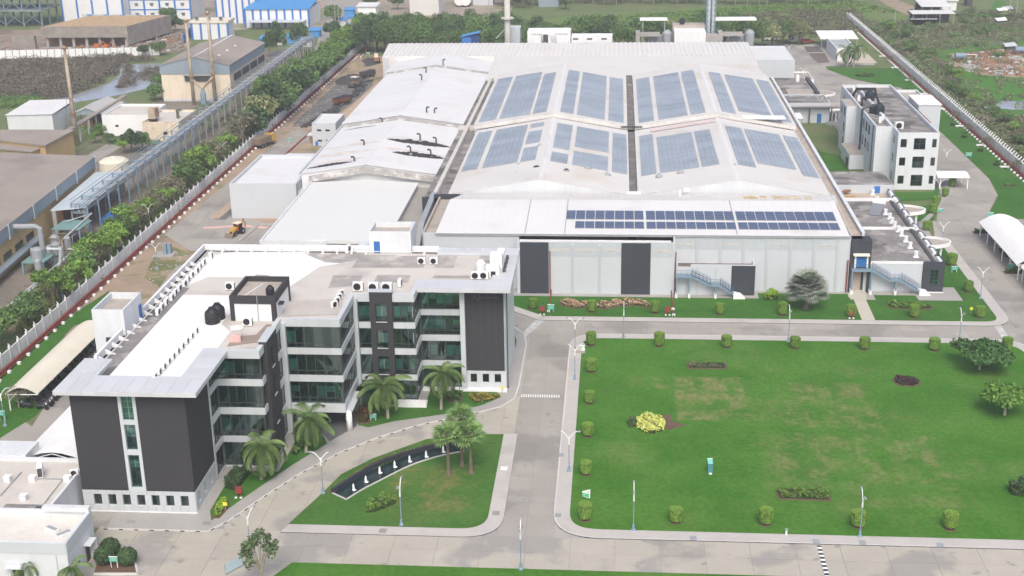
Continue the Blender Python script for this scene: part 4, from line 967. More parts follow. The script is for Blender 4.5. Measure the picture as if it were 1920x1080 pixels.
MB().box(-68.4, -68.0, 269, 382, 8.6, 9.0).obj('eave_trim', WALLG, fac)
# soot trails beside the exhaust hooks on the smoked roof
def soot(xa, xb, yc, wd, name='soot_stain', m=SOOT):
    n = 9; s = MB(); top, bot = [], []
    for i in range(n):
        t = i/(n-1); x = xa+(xb-xa)*t; z = (8.8+2.1*(x+67.9)/14.5 if x < -53.4 else 8.8+2.1*(-38-x)/15.4)+.03
        hw = wd*(math.sin(math.pi*min(1, t*1.0))**.7)*(.5+.1*math.sin(5*t+yc)); yy = yc+.5*math.sin(3*t)
        top.append((x, yy+hw, z)); bot.append((x, yy-hw, z))
    for i in range(n-1): s.face([bot[i], bot[i+1], top[i+1], top[i]])
    s.obj(name, m, GB['s2'][0] if xa < -53.4 else GB['s2'][1])
SOOTL = mat('soot_halo', (.60, .55, .51), var=.08, sc=.3, fine=.04, stain=((.64, .61, .585), .3, .45, .6, .8))
soot(-67.6, -54, 283, 3.2, m=SOOTL); soot(-67.6, -54, 291, 3.0, m=SOOTL)
soot(-52.8, -38.2, 284.5, 3.4, m=SOOTL); soot(-53.3, -38.2, 294.5, 2.6, m=SOOTL); soot(-67.5, -55, 276, 2.6, m=SOOTL)
for (a, b, y, wd) in ((-50.0, -38.1, 282.0, 2.4), (-53.0, -38.1, 292.8, 2.6), (-67.5, -57.3, 273.0, 1.5), (-66.5, -58.5, 309.5, .45)):
    soot2 = None
    n = 26; s = MB(); top, bot = [], []
    for i in range(n):
        t = i/(n-1); x = a+(b-a)*t; z = (8.8+2.1*(x+67.9)/14.5 if x < -53.4 else 8.8+2.1*(-38-x)/15.4)+.05
        hw = wd*.86*(math.sin(math.pi*t*.98+.02)**.8); yy = y+.8*math.sin(2.5*t)
        top.append((x, yy+hw*random.uniform(.55, 1.2), z)); bot.append((x, yy-hw*random.uniform(.7, 1.1), z))
    for i in range(n-1): s.face([bot[i], bot[i+1], top[i+1], top[i]])
    s.obj('soot_stain', SOOT, GB['s2'][0] if a < -53.4 else GB['s2'][1])
# back range with standing ribs
zf, zm, zb = 10.2, 11.0, 11.7
mb = MB(); mb.prism([(-37.5, 373), (41.9, 373), (41.9, 404), (-37.5, 404)], .1, [zf, zf, zm, zm]); 
mb.obj('back_range_roof', ROOFC, fac)
mb = MB(); mb.prism([(-73.2, 404.01), (42.0, 404.01), (42.0, 425), (-74.6, 425)], .1, [zm, zm, zb, zb]); br = mb.obj('back_range_roof', ROOFC, fac)
mb = MB()
for i in range(80):
    x = -72.6+i*1.45
    if x > 41.5: break
    mb.prism([(x-.22, 404.1), (x+.22, 404.1), (x+.22, 424.9), (x-.22, 424.9)], [zm, zm, zb, zb], [zm+.16, zm+.16, zb+.16, zb+.16], bottom=False)
mb.obj('roof_rib', ROOFW, br, kind='stuff')
mb = MB()
for i in range(60):
    x = -37+i*1.33; mb.prism([(x-.06, 373.2), (x+.06, 373.2), (x+.06, 403.8), (x-.06, 403.8)], [zf, zf, zm, zm], [zf+.05, zf+.05, zm+.05, zm+.05], bottom=False)
mb.obj('roof_rib', ROOFC, fac, kind='stuff')
MB().box(-73.0, -71.4, 403.6, 404.0, .1, 10.6).obj('end_wall', WALLG, fac)

# hooked exhaust pipes
def hook_proto():
    t = thing('exhaust_hook', 'hooked exhaust pipe', 'exhaust pipe')
    p = [(0, 0, 0), (0, 0, 1.3)]+[(-.4+.4*math.cos(a), 0, 1.3+.4*math.sin(a)) for a in np.linspace(.3, 2.5, 6)]
    MB().tube(p, .2, 8).obj('pipe', DKGREY, t); MB().lathe(0, 0, [(.42, -.2), (.36, .12)], 10).obj('base_collar', GREYM, t)
    return Proto(t)
HK = hook_proto()
for (px, py, z, r, lab) in ((665, 308, 9.7, 0, 'on the smoked left slope nearest the front edge'), (683, 276, 9.8, 0, 'in the middle of the smoked left slope'), (717, 234, 9.6, 0, 'behind the second parapet on the left slope'),
        (770, 288, 10.1, 0, 'inner one beside the lower soot trail'), (808, 294, 9.2, 0, 'outer one beside the lower soot trail'), (788, 264, 10, 0, 'inner one beside the upper soot trail'), (818, 271, 9.1, 0, 'outer one beside the upper soot trail'),
        (800, 213, 10.6, R(180), 'left of the pair on the long white slope'), (815, 215, 10.2, R(180), 'right of the pair on the long white slope'), (799, 137, 11.3, 0, 'upper one near the ridge of the long white roof'), (791, 151, 11.4, 0, 'lower one near the ridge of the long white roof'), (831, 122, 11.6, R(180), 'tall one on the small rear roof')):
    HK.put(tuple(P(px, py, z)), r, 'dark hooked exhaust pipe, '+lab, 'exhaust hooks on the white roofs', 1.0)
def cowl_proto():
    t = thing('roof_cowl', 'small roof cowl', 'roof vent')
    MB().lathe(0, 0, [(.7, -.3), (.75, .05), (.35, .35), (.12, .6)], 12).obj('cowl', GREYM, t); MB().lathe(0, 0, [(.35, -.5), (.35, 0)], 10).obj('neck', DKGREY, t)
    return Proto(t)
CW = cowl_proto()
for i, (px, py, z) in enumerate(((1012, 274, 13.2), (973, 310, 12.5), (967, 327, 12.3), (1102, 315, 12.2), (1276, 323, 12.2), (1377, 312, 13.3), (1139, 328, 11.4), (1236, 330, 11.6))):
    where = ['in the bare strip beside the left ridge', 'below the inner solar strip left of the left ridge', 'on the bare front edge left of the left ridge', 'below the notched solar strip', 'below the wide solar strip right of the valley', 'just right of the right ridge', 'left of the valley gutter near the front', 'right of the valley gutter near the front'][i]
    CW.put(tuple(P(px, py, z)), 0, 'small grey roof cowl '+where, 'roof cowls on the front gables')
for i, (px, py, z, m, lab) in enumerate(((1006, 317, 13.0, DKGREY, 'dark boxy fan left of the left ridge at the front'), (1062, 323, 12.6, GREYM, 'white pipe vent on the right slope of the left gable'))):
    c = P(px, py, z); t = thing('roof_fan', lab, 'roof vent', tuple(c)); MB().box(c.x-.6, c.x+.6, c.y-.4, c.y+.4, z-.2, z+.6).obj('casing', m, t); MB().lathe(c.x, c.y-.1, [(.35, z+.6), (.35, z+.75)], 10).obj('outlet', BLACK, t)

# ------------------------------------------------------------------ solar arrays on the gables
def slope_arrays(gname, side, x_e, z_e, x_r, z_r, y0, y1, strips, where, pitch=3.95):
    dx, dz = x_r-x_e, z_r-z_e; L = math.hypot(dx, dz); ang = math.atan2(dz, dx)
    ang = math.atan2(dz, abs(dx))
    nrow = int((y1-y0)/pitch)
    for (f0, f1, skip, nm) in strips:
        xa, xb = x_e+dx*f0, x_e+dx*f1; wl = abs(f1-f0)*L; xc, zc = (xa+xb)/2, z_e+dz*(f0+f1)/2+.16
        t = thing('solar_array', 'pale blue solar strip, %s, %s' % (nm, where), 'solar array', (xc, (y0+y1)/2, zc), 0, 'solar arrays on the factory gables')
        n = max(1, round(wl/1.03)); s = wl/n; mb = MB()
        for k in range(2):
            for i in range(n):
                mb.box(-wl/2+i*s+.02, -wl/2+(i+1)*s-.02, -pitch/2+.12+k*(pitch-.2)/2+.02, -pitch/2+.12+(k+1)*(pitch-.2)/2-.02, 0, .04)
        mb.box(-wl/2, wl/2, -pitch/2+.15, -pitch/2+.25, -.08, 0, 1); mb.box(-wl/2, wl/2, pitch/2-.3, pitch/2-.2, -.08, 0, 1)
        me = mb.mesh('panel_row', [SOLAR, SOLARF])
        # the racks are tilted a touch so the rows step
        for r in range(nrow):
            if r in skip: continue
            o = mob('panel_row', me, t, (0, y0+(r+.5)*pitch-(y0+y1)/2, 0), (R(1.2), -ang if (x_r-x_e > 0) else ang, 0))
FW = ((.05, .24, (), 'outer'), (.29, .67, (), 'wide middle'), (.71, .88, (5, 4), 'inner'))
slope_arrays('fw', 0, -33.0, 10.6, -14.7, 13.7, 263.5, 300, ((.04, .22, (), 'outer'), (.28, .68, (), 'wide middle'), (.72, .89, (3, 7), 'short inner')), 'left slope of the front left gable')
slope_arrays('fw', 1, 2.8, 10.6, -14.7, 13.7, 262, 299.5, ((.02, .20, (), 'outer'), (.25, .67, (3,), 'notched middle'), (.73, .93, (2,), 'inner')), 'right slope of the front left gable')
slope_arrays('fe', 0, 4.4, 10.6, 23.6, 13.7, 260.5, 297, ((.05, .21, (), 'outer'), (.25, .66, (8,), 'wide middle'), (.69, .87, (8,), 'inner')), 'left slope of the front right gable')
slope_arrays('fe', 1, 41.6, 10.6, 23.6, 13.7, 259.5, 297.5, ((.02, .20, (), 'outer'), (.25, .69, (0,), 'wide middle'), (.73, .93, (), 'inner')), 'right slope of the front right gable')
slope_arrays('rw', 0, -34.0, 11.4, -14.7, 14.5, 307, 364, ((.05, .26, (), 'outer'), (.31, .69, (), 'wide middle'), (.73, .90, (13,), 'inner')), 'left slope of the rear left gable')
slope_arrays('rw', 1, 2.7, 11.4, -14.7, 14.5, 306.5, 363, ((.05, .26, (), 'outer'), (.31, .69, (), 'wide middle'), (.74, .92, (), 'inner')), 'right slope of the rear left gable')
slope_arrays('re', 0, 4.5, 11.4, 23.4, 14.5, 306.5, 362, ((.05, .24, (), 'outer'), (.30, .66, (), 'wide middle'), (.70, .88, (), 'inner')), 'left slope of the rear right gable')
slope_arrays('re', 1, 42.2, 11.4, 23.4, 14.5, 307, 362, ((.04, .22, (), 'outer'), (.27, .68, (0,), 'wide middle'), (.74, .91, (), 'inner')), 'right slope of the rear right gable')
MB().extrude([(8.0, 298.5, 11.35), (23, 298.5, 13.75), (23, 298.5, 13.78), (8, 298.5, 11.38)], (0, 3.2, 0)).obj('red_washed_strip', PINKC if False else mat('pink_wash', (.62, .52, .50), var=.12, sc=.3), fac)
# dark array on the front roof
t = thing('solar_array', 'dark blue solar array in two rows along the front roof', 'solar array', (15, 229, 11), 0)
sl_ = math.atan2(1.03, 18.4)
mb = MB()
for k in range(4): mb.box(-.84, .84, -.99*1.0+k*.5-.0, -.99+k*.5+.44, 0, .05)
mb.box(-.86, .86, -1.0, 1.0, -.05, -.002, 1); me1 = mb.mesh('solar_panel', [SOLARD, SOLARF])
def zroof(y): return 10.62+1.03*(y-221.2)/18.4
xs = []
x = -8.1
for blk, n in ((0, 8), (1, 9), (2, 10)):
    for i in range(n): xs.append((x, blk)); x += 1.785
    x += .33
for i, (x, b) in enumerate(xs):
    for r, (yc, sc_) in enumerate(((231.0, 2.35), (225.7, 1.75))):
        if r == 1 and i == 0: continue
        o = mob('solar_panel', me1, t, (x-15, yc-229, zroof(yc)+.12-11), (sl_, 0, 0), (.96, sc_, 1))

# blue escape stairs at the front
def stair(name, label, x_top, z_top, x_mid0, x_mid1, z_mid, x_bot, y0, wd, land, legs):
    t = thing(name, label, 'staircase', (x_top, y0, 0)); y1 = y0+wd
    def flight(xa, za, xb, zb):
        mb = MB()
        for y in (y0, y1-.08): mb.extrude([(xa, y, za-.32), (xb, y, zb-.32), (xb, y, zb), (xa, y, za)], (0, .08, 0))
        mb.obj('stringer', BLUEG, t)
        n = max(3, int(abs(za-zb)/.2))
        for i in range(n):
            u = (i+.5)/n; x = xa+(xb-xa)*u; z = za+(zb-za)*u; piece('tread', BLUEM, t, x-.14, x+.14, y0+.08, y1-.08, z-.12, z-.08)
        r = MB()
        for y in (y0+.03, y1-.05):
            for h in (.55, 1.0): r.tube([(xa, y, za+h), (xb, y, zb+h)], .035, 5)
            for i in range(6): x = xa+(xb-xa)*i/5; z = za+(zb-za)*i/5; r.tube([(x, y, z), (x, y, z+1.0)], .03, 4)
        r.obj('handrail', BLUEM, t)
    def landing(xa, xb, z):
        piece('landing', BLUEG, t, xa, xb, y0, y1, z-.35, z)
        r = MB()
        for h in (.55, 1.0): r.tube([(xa, y0+.03, z+h), (xb, y0+.03, z+h)], .035, 5)
        for i in range(4): x = xa+(xb-xa)*i/3; r.tube([(x, y0+.03, z), (x, y0+.03, z+1.0)], .03, 4)
        r.obj('handrail', BLUEM, t)
    landing(land, x_top, z_top); flight(x_top, z_top, x_mid0, z_mid); landing(x_mid0, x_mid1, z_mid); flight(x_mid1, z_mid, x_bot, .9)
    for (x, z) in legs:
        for y in (y0+.1, y1-.15): MB().box(x-.1, x+.1, y-.1, y+.1, .7, z).obj('post', BLUEG, t); MB().box(x-.2, x+.2, y-.2, y+.2, .1, .85).obj('footing', WHITE, t)
    MB().extrude([(x_bot-.1, y0-.3, .1), (x_bot+2.0, y0-.3, .1), (x_bot+1.2, y0-.3, .75), (x_bot-.1, y0-.3, 1.0)], (0, wd+.5, 0)).obj('stair_ramp', WHITE, t)
stair('escape_stair', 'blue steel escape stair descending to the dark panel in mid wall', 13.6, 4.2, 16.9, 18.6, 2.6, 21.0, 217.4, 1.2, 10.75, ((10.95, 3.9), (13.2, 3.9), (17.8, 2.3)))
stair('escape_stair', 'blue steel escape stair running from the dark entrance tower to the right end', 45.3, 4.7, 48.4, 50.4, 2.9, 53.6, 220.2, 1.2, 41.6, ((41.8, 4.4), (45.1, 4.4), (49.4, 2.6)))
# ------------------------------------------------------------------ other buildings
def window(parent, seg, u0, u1, z0, z1, m=GLASSD, cols=1, rows=1, frame=DKGREY, dep=.12):
    """recess-look window: proud frame, dark room behind, separate panes"""
    f = MB(); t = .07
    f.box(*fb(seg, u0-t, u1+t, .0, .05, z0-t, z0)); f.box(*fb(seg, u0-t, u1+t, .0, .05, z1, z1+t)); f.box(*fb(seg, u0-t, u0, .0, .05, z0, z1)); f.box(*fb(seg, u1, u1+t, .0, .05, z0, z1))
    w_ = f.obj('window', frame, parent)
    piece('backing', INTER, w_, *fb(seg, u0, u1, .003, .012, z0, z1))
    for i in range(cols):
        for j in range(rows):
            piece('pane', m, w_, *fb(seg, u0+(u1-u0)*i/cols+.02, u0+(u1-u0)*(i+1)/cols-.02, .02, .035, z0+(z1-z0)*j/rows+.02, z0+(z1-z0)*(j+1)/rows-.02))
    return w_
W = lambda x: ('y', x, -1)
N_ = lambda y: ('x', y, 1)
# east laboratory block
lab = thing('laboratory_block', 'three storey white block with square dark windows and tanks on its grey flat roof', 'building', (66, 290, 0))
mb = MB()
open_top(mb, 62.7, 71.7, 290.0, 346, .1, 13.2, .35, .8); open_top(mb, 59.0, 62.8, 296.5, 345.95, .1, 13.15, .35, .8)
mb.obj('walls', [WALLW, ROOFG], lab)
MB().box(59.6, 63.4, 303, 345, 12.34, 12.42).box(62.2, 71.2, 300, 345, 12.36, 12.44).obj('flat_roof', ROOFG, lab)
mb = MB(); mb.box(56.6, 59.1, 322, 331, .1, 12.4); mb.obj('tower', WALLW, lab); MB().box(56.8, 58.9, 322.2, 330.8, 12.4, 12.5).obj('tower_roof', ROOFGB, lab)
MB().box(55.6, 59.05, 308, 320, .1, 3.6).obj('low_annex', WALLW, lab); MB().box(55.7, 59.0, 308.1, 319.9, 3.6, 3.7).obj('low_roof', ROOFGB, lab)
mb = MB(); open_top(mb, 71.75, 77.2, 326, 340, .1, 13.0, .3, .7); mb.obj('wing', [WALLW, ROOFGB], lab)
MB().box(72.2, 77.4, 314.5, 326.0, .1, 14.3).obj('stair_tower', WALLG, lab); MB().box(72.0, 77.6, 314.3, 326.2, 14.3, 14.5).obj('tower_roof', WHITE, lab)
MB().box(71.72, 72.0, 300, 314, 13.2, 13.25).obj('coping', REDP, lab)
for k, (a, b) in enumerate(((63.4, 64.6), (66.3, 68.7), (70.3, 71.1))):
    for z0 in (1.6, 5.8, 10.0): window(lab, S(290.0), a, b, z0+(0 if k != 1 else -.5), z0+(1.7 if k != 1 else 1.9), cols=1 if k != 1 else 2, rows=1 if k != 1 else 2)
for z0 in (1.6, 5.8, 10.0): window(lab, W(62.7), 293.5, 294.5, z0, z0+1.7)
for y in (303.5, 307.0, 310.5):
    for z0 in (5.6, 9.6): window(lab, W(59.0), y, y+1.6, z0, z0+2.0)
for y in (334.5, 340.0):
    for z0 in (1.8, 5.6, 9.6): window(lab, W(59.0), y, y+1.5, z0, z0+1.9)
for z0 in (2.0, 5.8, 9.6): window(lab, W(56.6), 324, 325.3, z0, z0+2.0)
for z0 in (9.5,): window(lab, W(56.6), 328, 329.2, z0, z0+1.8)
MB().box(55.5, 55.62, 309.5, 312, .2, 2.4).obj('dark_door', DKGREY, lab)
MB().tube([(58.85, 313.5, .2), (58.85, 313.5, 13.6), (60.5, 313.5, 14.2), (62.5, 314, 14.2), (62.5, 314.2, 12.9)], .3, 8).obj('big_duct', DKGREY, lab)
MB().tube([(58.9, 299.3, .2), (58.9, 299.3, 12.8)], .12, 6).obj('downpipe', DKGREY, lab)
LT = tank_proto('water_tank', 'black water tank', mat('dark_teal_tank', (.02, .03, .04), rough=.5, var=0, fine=0))
for i, (px, py, s) in enumerate(((1630, 188, 1.25), (1637, 212, 1.0), (1648, 214, 1.3))): LT.put(tuple(P(px, py, 12.45)), i, ('rear large', 'middle small', 'front large')[i]+' dark tank on the flat roof of the three storey white block', 'tanks on the laboratory roof', s)
t = thing('roof_pipework', 'arched black duct over the tanks on the white three storey block', 'duct', tuple(P(1618, 190, 12.45)))
c = P(1622, 192, 12.4)
MB().tube([(c.x-1.5, c.y-4, 12.5), (c.x-1.5, c.y-4, 14.3), (c.x+2.0, c.y-4, 14.6), (c.x+2.6, c.y-4, 13), ], .35, 7).obj('duct', BLACK, t); MB().tube([(c.x-2.2, c.y+6, 12.5), (c.x-1.2, c.y+6, 14.6), (c.x+3.4, c.y+6, 14.6), (c.x+3.8, c.y+6, 12.5)], .4, 7).obj('duct', BLACK, t)
LAC = ac_proto(); LAC.root.name = 'outdoor_ac_unit'
for i, (px, py, r, lab_) in enumerate(((1685, 243, .2, 'large white cooling unit at the front of the white three storey block roof'), (1650, 231, R(80), 'front white unit behind the left parapet of the three storey white block'), (1655, 226, R(80), 'second white unit behind the left parapet of the three storey white block'), (1601, 172, R(80), 'rear white unit at the far left corner of the three storey white block'), (1610, 190, R(80), 'white unit among the ducts on the three storey white block'))):
    LAC.put(tuple(P(px, py, 12.45)), r, lab_, 'cooling units on the laboratory roof', (1.9 if i == 0 else 1.5))
c = P(1790, 322, 3.2)
t = thing('entrance_canopy', 'small white arched entrance canopy beside the three storey white block', 'canopy', (73.5, 291, 0))
mb = MB(); pr_ = [(72.3, y_, 2.9+.5*math.sin(math.pi*(y_-290.3)/6.0)) for y_ in np.linspace(290.3, 296.3, 9)]
mb.extrude(pr_+[(p[0], p[1], p[2]-.12) for p in reversed(pr_)], (7.0, 0, 0)); mb.obj('canopy_roof', MEMB, t)
for (x, y) in ((73, 290.7), (79, 290.7), (79, 296)): MB().box(x-.1, x+.1, y-.1, y+.1, .1, 2.9).obj('post', WHITE, t)

# lower annex on the east side of the factory with the dark end and the entrance tower
ea = thing('striped_annex', 'low flat annex with weathered grey roof and striped sloping right edge beside the factory', 'building', (50, 222, 0))
mb = MB(); mb.box(44.05, 57.4, 222.0, 262.2, .1, 5.3); mb.box(44.05, 58.6, 271.3, 282.5, .1, 6.2); mb.box(44.05, 57.0, 262.2, 271.3, .1, 4.4)
mb.obj('walls', WALLG, ea)
MB().box(44.1, 57.3, 222.2, 262.1, 5.3, 5.36).obj('flat_roof', ROOFG, ea); MB().box(44.1, 56.9, 262.25, 271.2, 4.4, 4.45).obj('flat_roof', mat('tan_terrace', (.46, .38, .31), var=.12, sc=.3, stain=((.33, .27, .23), .3, .5, .7, .6)), ea)
MB().box(44.1, 58.5, 271.6, 282.4, 6.2, 6.25).obj('flat_roof', ROOFG, ea)
for q in ((44.05, 57.4, 242.2, 242.5, 5.36, 5.85), (44.05, 57.4, 261.9, 262.2, 5.36, 6.0), (44.05, 54.2, 221.95, 222.2, 5.3, 5.75)): MB().box(*q).obj('roof_divider', WHITE, ea)
piece('flue_pipe', REDP, ea, 44.2, 57, 263.6, 263.75, 4.9, 5.05)
piece('door', BLUEB, ea, 54.6, 55.8, 271.22, 271.28, 4.5, 6.0)
e0 = 0
for i in range(10):
    y0 = 222.2+i*4.85
    MB().extrude([(56.9, y0, 5.36), (57.6, y0, 5.36), (57.5, y0, 5.85), (57.0, y0, 5.85)], (0, 2.6, 0)).obj('edge_panel', WHITE, ea)
    MB().extrude([(57.2, y0+2.5, 5.0), (58.5, y0+2.5, 4.95), (58.4, y0+2.5, 5.15), (57.3, y0+2.5, 5.6)], (0, 2.4, 0)).obj('edge_fin', mat('slate_blue_fin', (.14, .17, .22), var=.1), ea)
MB().box(55.9, 56.5, 222.4, 262, 5.36, 5.6).obj('roof_channel', DKGREY, ea)
piece('dark_end', DARKB, ea, 54.2, 57.9, 221.7, 222.0, .12, 5.8); piece('dark_end', DARKB, ea, 57.4, 57.85, 222.0, 226, .12, 5.8)
window(ea, S(221.7), 55.5, 56.9, 1.7, 4.4, GLASS, 2, 4); piece('skirting', WHITE, ea, 54.2, 58.0, 221.5, 221.7, .1, .25)
MB().box(57.4, 57.9, 226, 262, .1, 4.0).obj('side_wall', WALLG, ea)
for k, (cx, cy) in enumerate(((57.9, 262.3), (57.9, 240.6))):
    cp = MB(); pts = [(cx, cy-3.2)]+[(cx+5.6*math.sin(a), cy-3.2*math.cos(a)) for a in np.linspace(0.05, math.pi-.05, 13)]+[(cx, cy+3.2)]
    cp.prism(pts, 3.1, 3.35)
    inn = inset(pts, .3)
    for i in range(len(pts)-1):
        cp.prism([pts[i], pts[i+1], inn[i+1], inn[i]], 3.35, 3.75)
    o = cp.obj('rounded_porch', WHITE, ea); MB().sheet(inn, 3.36).obj('porch_roof', ROOFGB, o); MB().lathe(cx+3.4, cy-1.6, [(.25, .1), (.25, 3.1)], 10).obj('porch_column', WHITE, o)
et = thing('entrance_tower', 'dark grey entrance tower with blue door and small white hood', 'tower', (43, 222, 0))
MB().box(41.35, 44.95, 221.2, 224.0, 4.7, 9.8).obj('dark_wall', DARKB, et); MB().box(41.35, 41.6, 221.2, 224.0, .1, 4.7).box(44.6, 44.95, 221.2, 224.0, .1, 4.7).obj('side_wall', DARKB, et)
MB().box(41.6, 44.6, 222.6, 223.0, .1, 4.7).obj('lobby_glass', mat('lobby_glass_green', (.06, .09, .085), rough=.35, var=.2, sc=1), et)
MB().extrude([(41.8, 220.5, 7.1), (41.8, 221.2, 7.1), (41.8, 221.2, 7.45), (41.8, 220.5, 7.25)], (2.8, 0, 0)).obj('hood', CREAM, et)
for i in range(2): piece('blue_door', BLUED, et, 42.4+i*.9, 43.27+i*.9, 221.14, 221.19, 4.9, 6.8)
for x in (42.1, 44.2): piece('door_pilaster', WHITE, et, x, x+.3, 221.1, 221.2, 4.75, 7.0)
def tub(px, py, z, label, s=1):
    c = P(px, py, z); t = thing('vent_stack', label, 'roof vent', tuple(c)); MB().lathe(c.x, c.y, [(.36*s, z), (.36*s, z+.95*s)], 10).obj('stack', WHITE, t); MB().lathe(c.x, c.y, [(.42*s, z+.95*s), (.42*s, z+1.1*s)], 10).obj('cap', WHITE, t)
    MB().box(c.x-.5*s, c.x+.5*s, c.y-.5*s, c.y+.5*s, z-.02, z+.12).obj('plinth', WHITE, t); t['group'] = 'white vent stacks on the grey annex roof'
for i, (px, py) in enumerate(((1717, 482), (1706, 465), (1698, 453), (1690, 442), (1684, 434), (1677, 426), (1672, 418), (1668, 410), (1660, 402), (1644, 378), (1636, 365))):
    tub(px, py, 5.36 if i < 9 else 4.45, '%s white vent stack from the near end of the row crossing the grey annex roof' % nth(i))
c = P(1643, 398, 5.4); t = thing('solar_water_heater', 'tilted grey solar water heater with white and pink drum on the annex roof', 'water heater', tuple(c))
MB().extrude([(c.x-2.0, c.y-1.8, 5.45), (c.x+.2, c.y-2.6, 5.45), (c.x+1.8, c.y+1.0, 6.9), (c.x-.4, c.y+1.8, 6.9)], (0, 0, .1)).obj('collector', mat('grey_collector', (.20, .22, .25), rough=.3, var=.05), t); MB().tube([(c.x-.4, c.y+2.0, 7.0), (c.x+1.9, c.y+1.1, 7.0)], .45, 10).obj('drum', WHITE, t); MB().box(c.x+1.7, c.x+2.0, c.y+.8, c.y+1.3, 6.6, 7.2).obj('drum_end', PINKC, t)
MB().box(c.x-1.6, c.x-1.5, c.y-1.6, c.y-1.5, 5.3, 5.5).box(c.x+1.2, c.x+1.3, c.y+1.0, c.y+1.1, 5.3, 6.9).box(c.x-.3, c.x-.2, c.y+1.5, c.y+1.6, 5.3, 6.9).obj('stand', GREYM, t)
# pallets and scrap on the annex roof
for i, (px, py, m) in enumerate(((1590, 372, TIMBER), (1596, 382, DKGREY), (1603, 395, BLACK), (1586, 362, RUST))):
    c = P(px, py, 4.5); t = thing('scrap_heap', ('tan timber', 'dark sheet metal', 'black netting', 'rusty frame')[i]+' scrap on the annex terrace behind the white parapet', 'scrap', tuple(c)); mb = MB()
    for k in range(9):
        x, y = c.x+random.uniform(-1.2, .6), c.y+random.uniform(-1.6, 1.6); mb.box(x, x+random.uniform(.4, 1.6), y, y+random.uniform(.2, .7), 4.45+k*.08, 4.55+k*.1)
    mb.obj('scrap', m, t, kind='stuff')
# rooms north-east
def room(name, label, cat, x0, x1, y0, y1, z, wall=WALLG, roofm=ROOFG, par=.4, wins=(), doors=()):
    t = thing(name, label, cat, ((x0+x1)/2, y0, 0)); mb = MB(); open_top(mb, x0, x1, y0, y1, 0, z, .25, par); mb.obj('walls', [wall, roofm], t)
    for (u0, u1, z0, z1) in wins: window(t, S(y0), u0, u1, z0, z1)
    for (u0, u1, z1, m) in doors: piece('door', m, t, u0, u1, y0-.05, y0-.004, .05, z1)
    return t
ne = room('service_block', 'low grey service block with blue door behind the pipe bridge', 'building', 45.0, 58.6, 359.0, 371, 5.6, WALLG, ROOFG, .3, (), ((55.2, 56.4, 2.6, BLUED),))
MB().box(45.5, 56.5, 371, 399, 0, 5.0).obj('low_roof', ROOFG, ne); MB().box(48.8, 56.0, 371.2, 380, 5.0, 5.4).obj('pale_roof', ROOFGB, ne)
for (cx, cy) in ((58.7, 366), (58.7, 384)):
    pts = [(cx, cy-4)]+[(cx+5.2*math.sin(a), cy-4*math.cos(a)) for a in np.linspace(.05, math.pi-.05, 11)]+[(cx, cy+4)]
    o = MB().prism(pts, 3.0, 3.5).obj('rounded_porch', WHITE, ne); MB().sheet(inset(pts, .3), 3.51).obj('porch_roof', ROOFGB, o); MB().lathe(cx+3.2, cy-1.5, [(.25, 0), (.25, 3)], 8).obj('porch_column', WHITE, o)
MB().box(56.6, 57.6, 372, 396, 5.0, 5.9).obj('roof_duct', DKGREY, ne)
MB().lathe(54.0, 393, [(.6, 5.0), (.6, 6.6), (.2, 7.1)], 10).obj('white_vessel', WHITE, ne)
room('utility_hall', 'white roofed hall with grey wall at the far right corner of the factory', 'building', 42.2, 54.5, 404.5, 431, 9.5, WALLG, ROOFW, .12, (), ((44.5, 46.5, 3.0, DKGREY),))
t = room('curved_annex', 'low white annex with flat curved edge right of the utility hall', 'building', 54.6, 60.5, 404, 418, 3.5, WHITE, ROOFGB, .4)
t = thing('pipe_bridge', 'grey steel pipe bridge crossing from the service block to the white three storey block', 'pipe bridge', (52, 357.5, 0))
MB().box(44.2, 62, 357.2, 357.4, 4.4, 4.6).box(44.2, 62, 358.6, 358.8, 4.4, 4.6).obj('beam', DKGREY, t)
for k in range(3): MB().tube([(44.2, 357.7+k*.35, 4.75), (62, 357.7+k*.35, 4.75)], .12, 6).obj('pipe', (GREYM, REDP, GREYM)[k], t)
for x in (53.0, 58.9): MB().box(x-.15, x+.15, 357.9, 358.2, 0, 4.4).obj('post', DKGREY, t)
t = thing('white_lean_to', 'flat white lean-to roof beside the factory right parapet', 'canopy', (46, 353, 0)); MB().box(44.2, 50.2, 349.5, 356.5, 3.2, 3.4).obj('roof', MEMB, t); MB().box(49.8, 50, 350, 350.2, 0, 3.2).box(49.8, 50, 356, 356.2, 0, 3.2).obj('post', GREYM, t)
t = thing('gate_porch', 'small white roofed porch between service block and white three storey block', 'porch', (60, 362, 0)); MB().box(57.2, 62.5, 360.5, 364.0, 3.0, 3.3).obj('roof', WHITE, t)
for x in (59.4, 60.5): MB().box(x, x+.35, 361, 361.35, 0, 3).obj('column', WHITE, t)
MB().box(57.5, 60, 356.2, 357.0, 0, .9).obj('low_panel', GREYM, t)
# far right corner shed
t = thing('yard_office', 'white flat roofed room with attached cream lean-to at the far right corner of the compound', 'building', (80, 470, 0))
q = PP([(1558, 85), (1580, 66), (1572, 60), (1540, 60)], 4.2)
mb = MB(); open_top(mb, 75.5, 82.3, 456.5, 480, 0, 4.3, .3, .5); mb.obj('walls', [WHITE, mat('blue_grey_roof', (.36, .38, .41), var=.1, sc=.4)], t)
MB().extrude([(73.5, 481, 3.6), (87, 481, 3.6), (87, 481, 3.75), (73.5, 481, 3.75)], (0, 14, .9)).obj('lean_to_roof', MEMB, t)
for x in (74, 80.5, 86.5): MB().box(x-.1, x+.1, 481.1, 481.3, 0, 3.6).obj('post', GREYM, t)
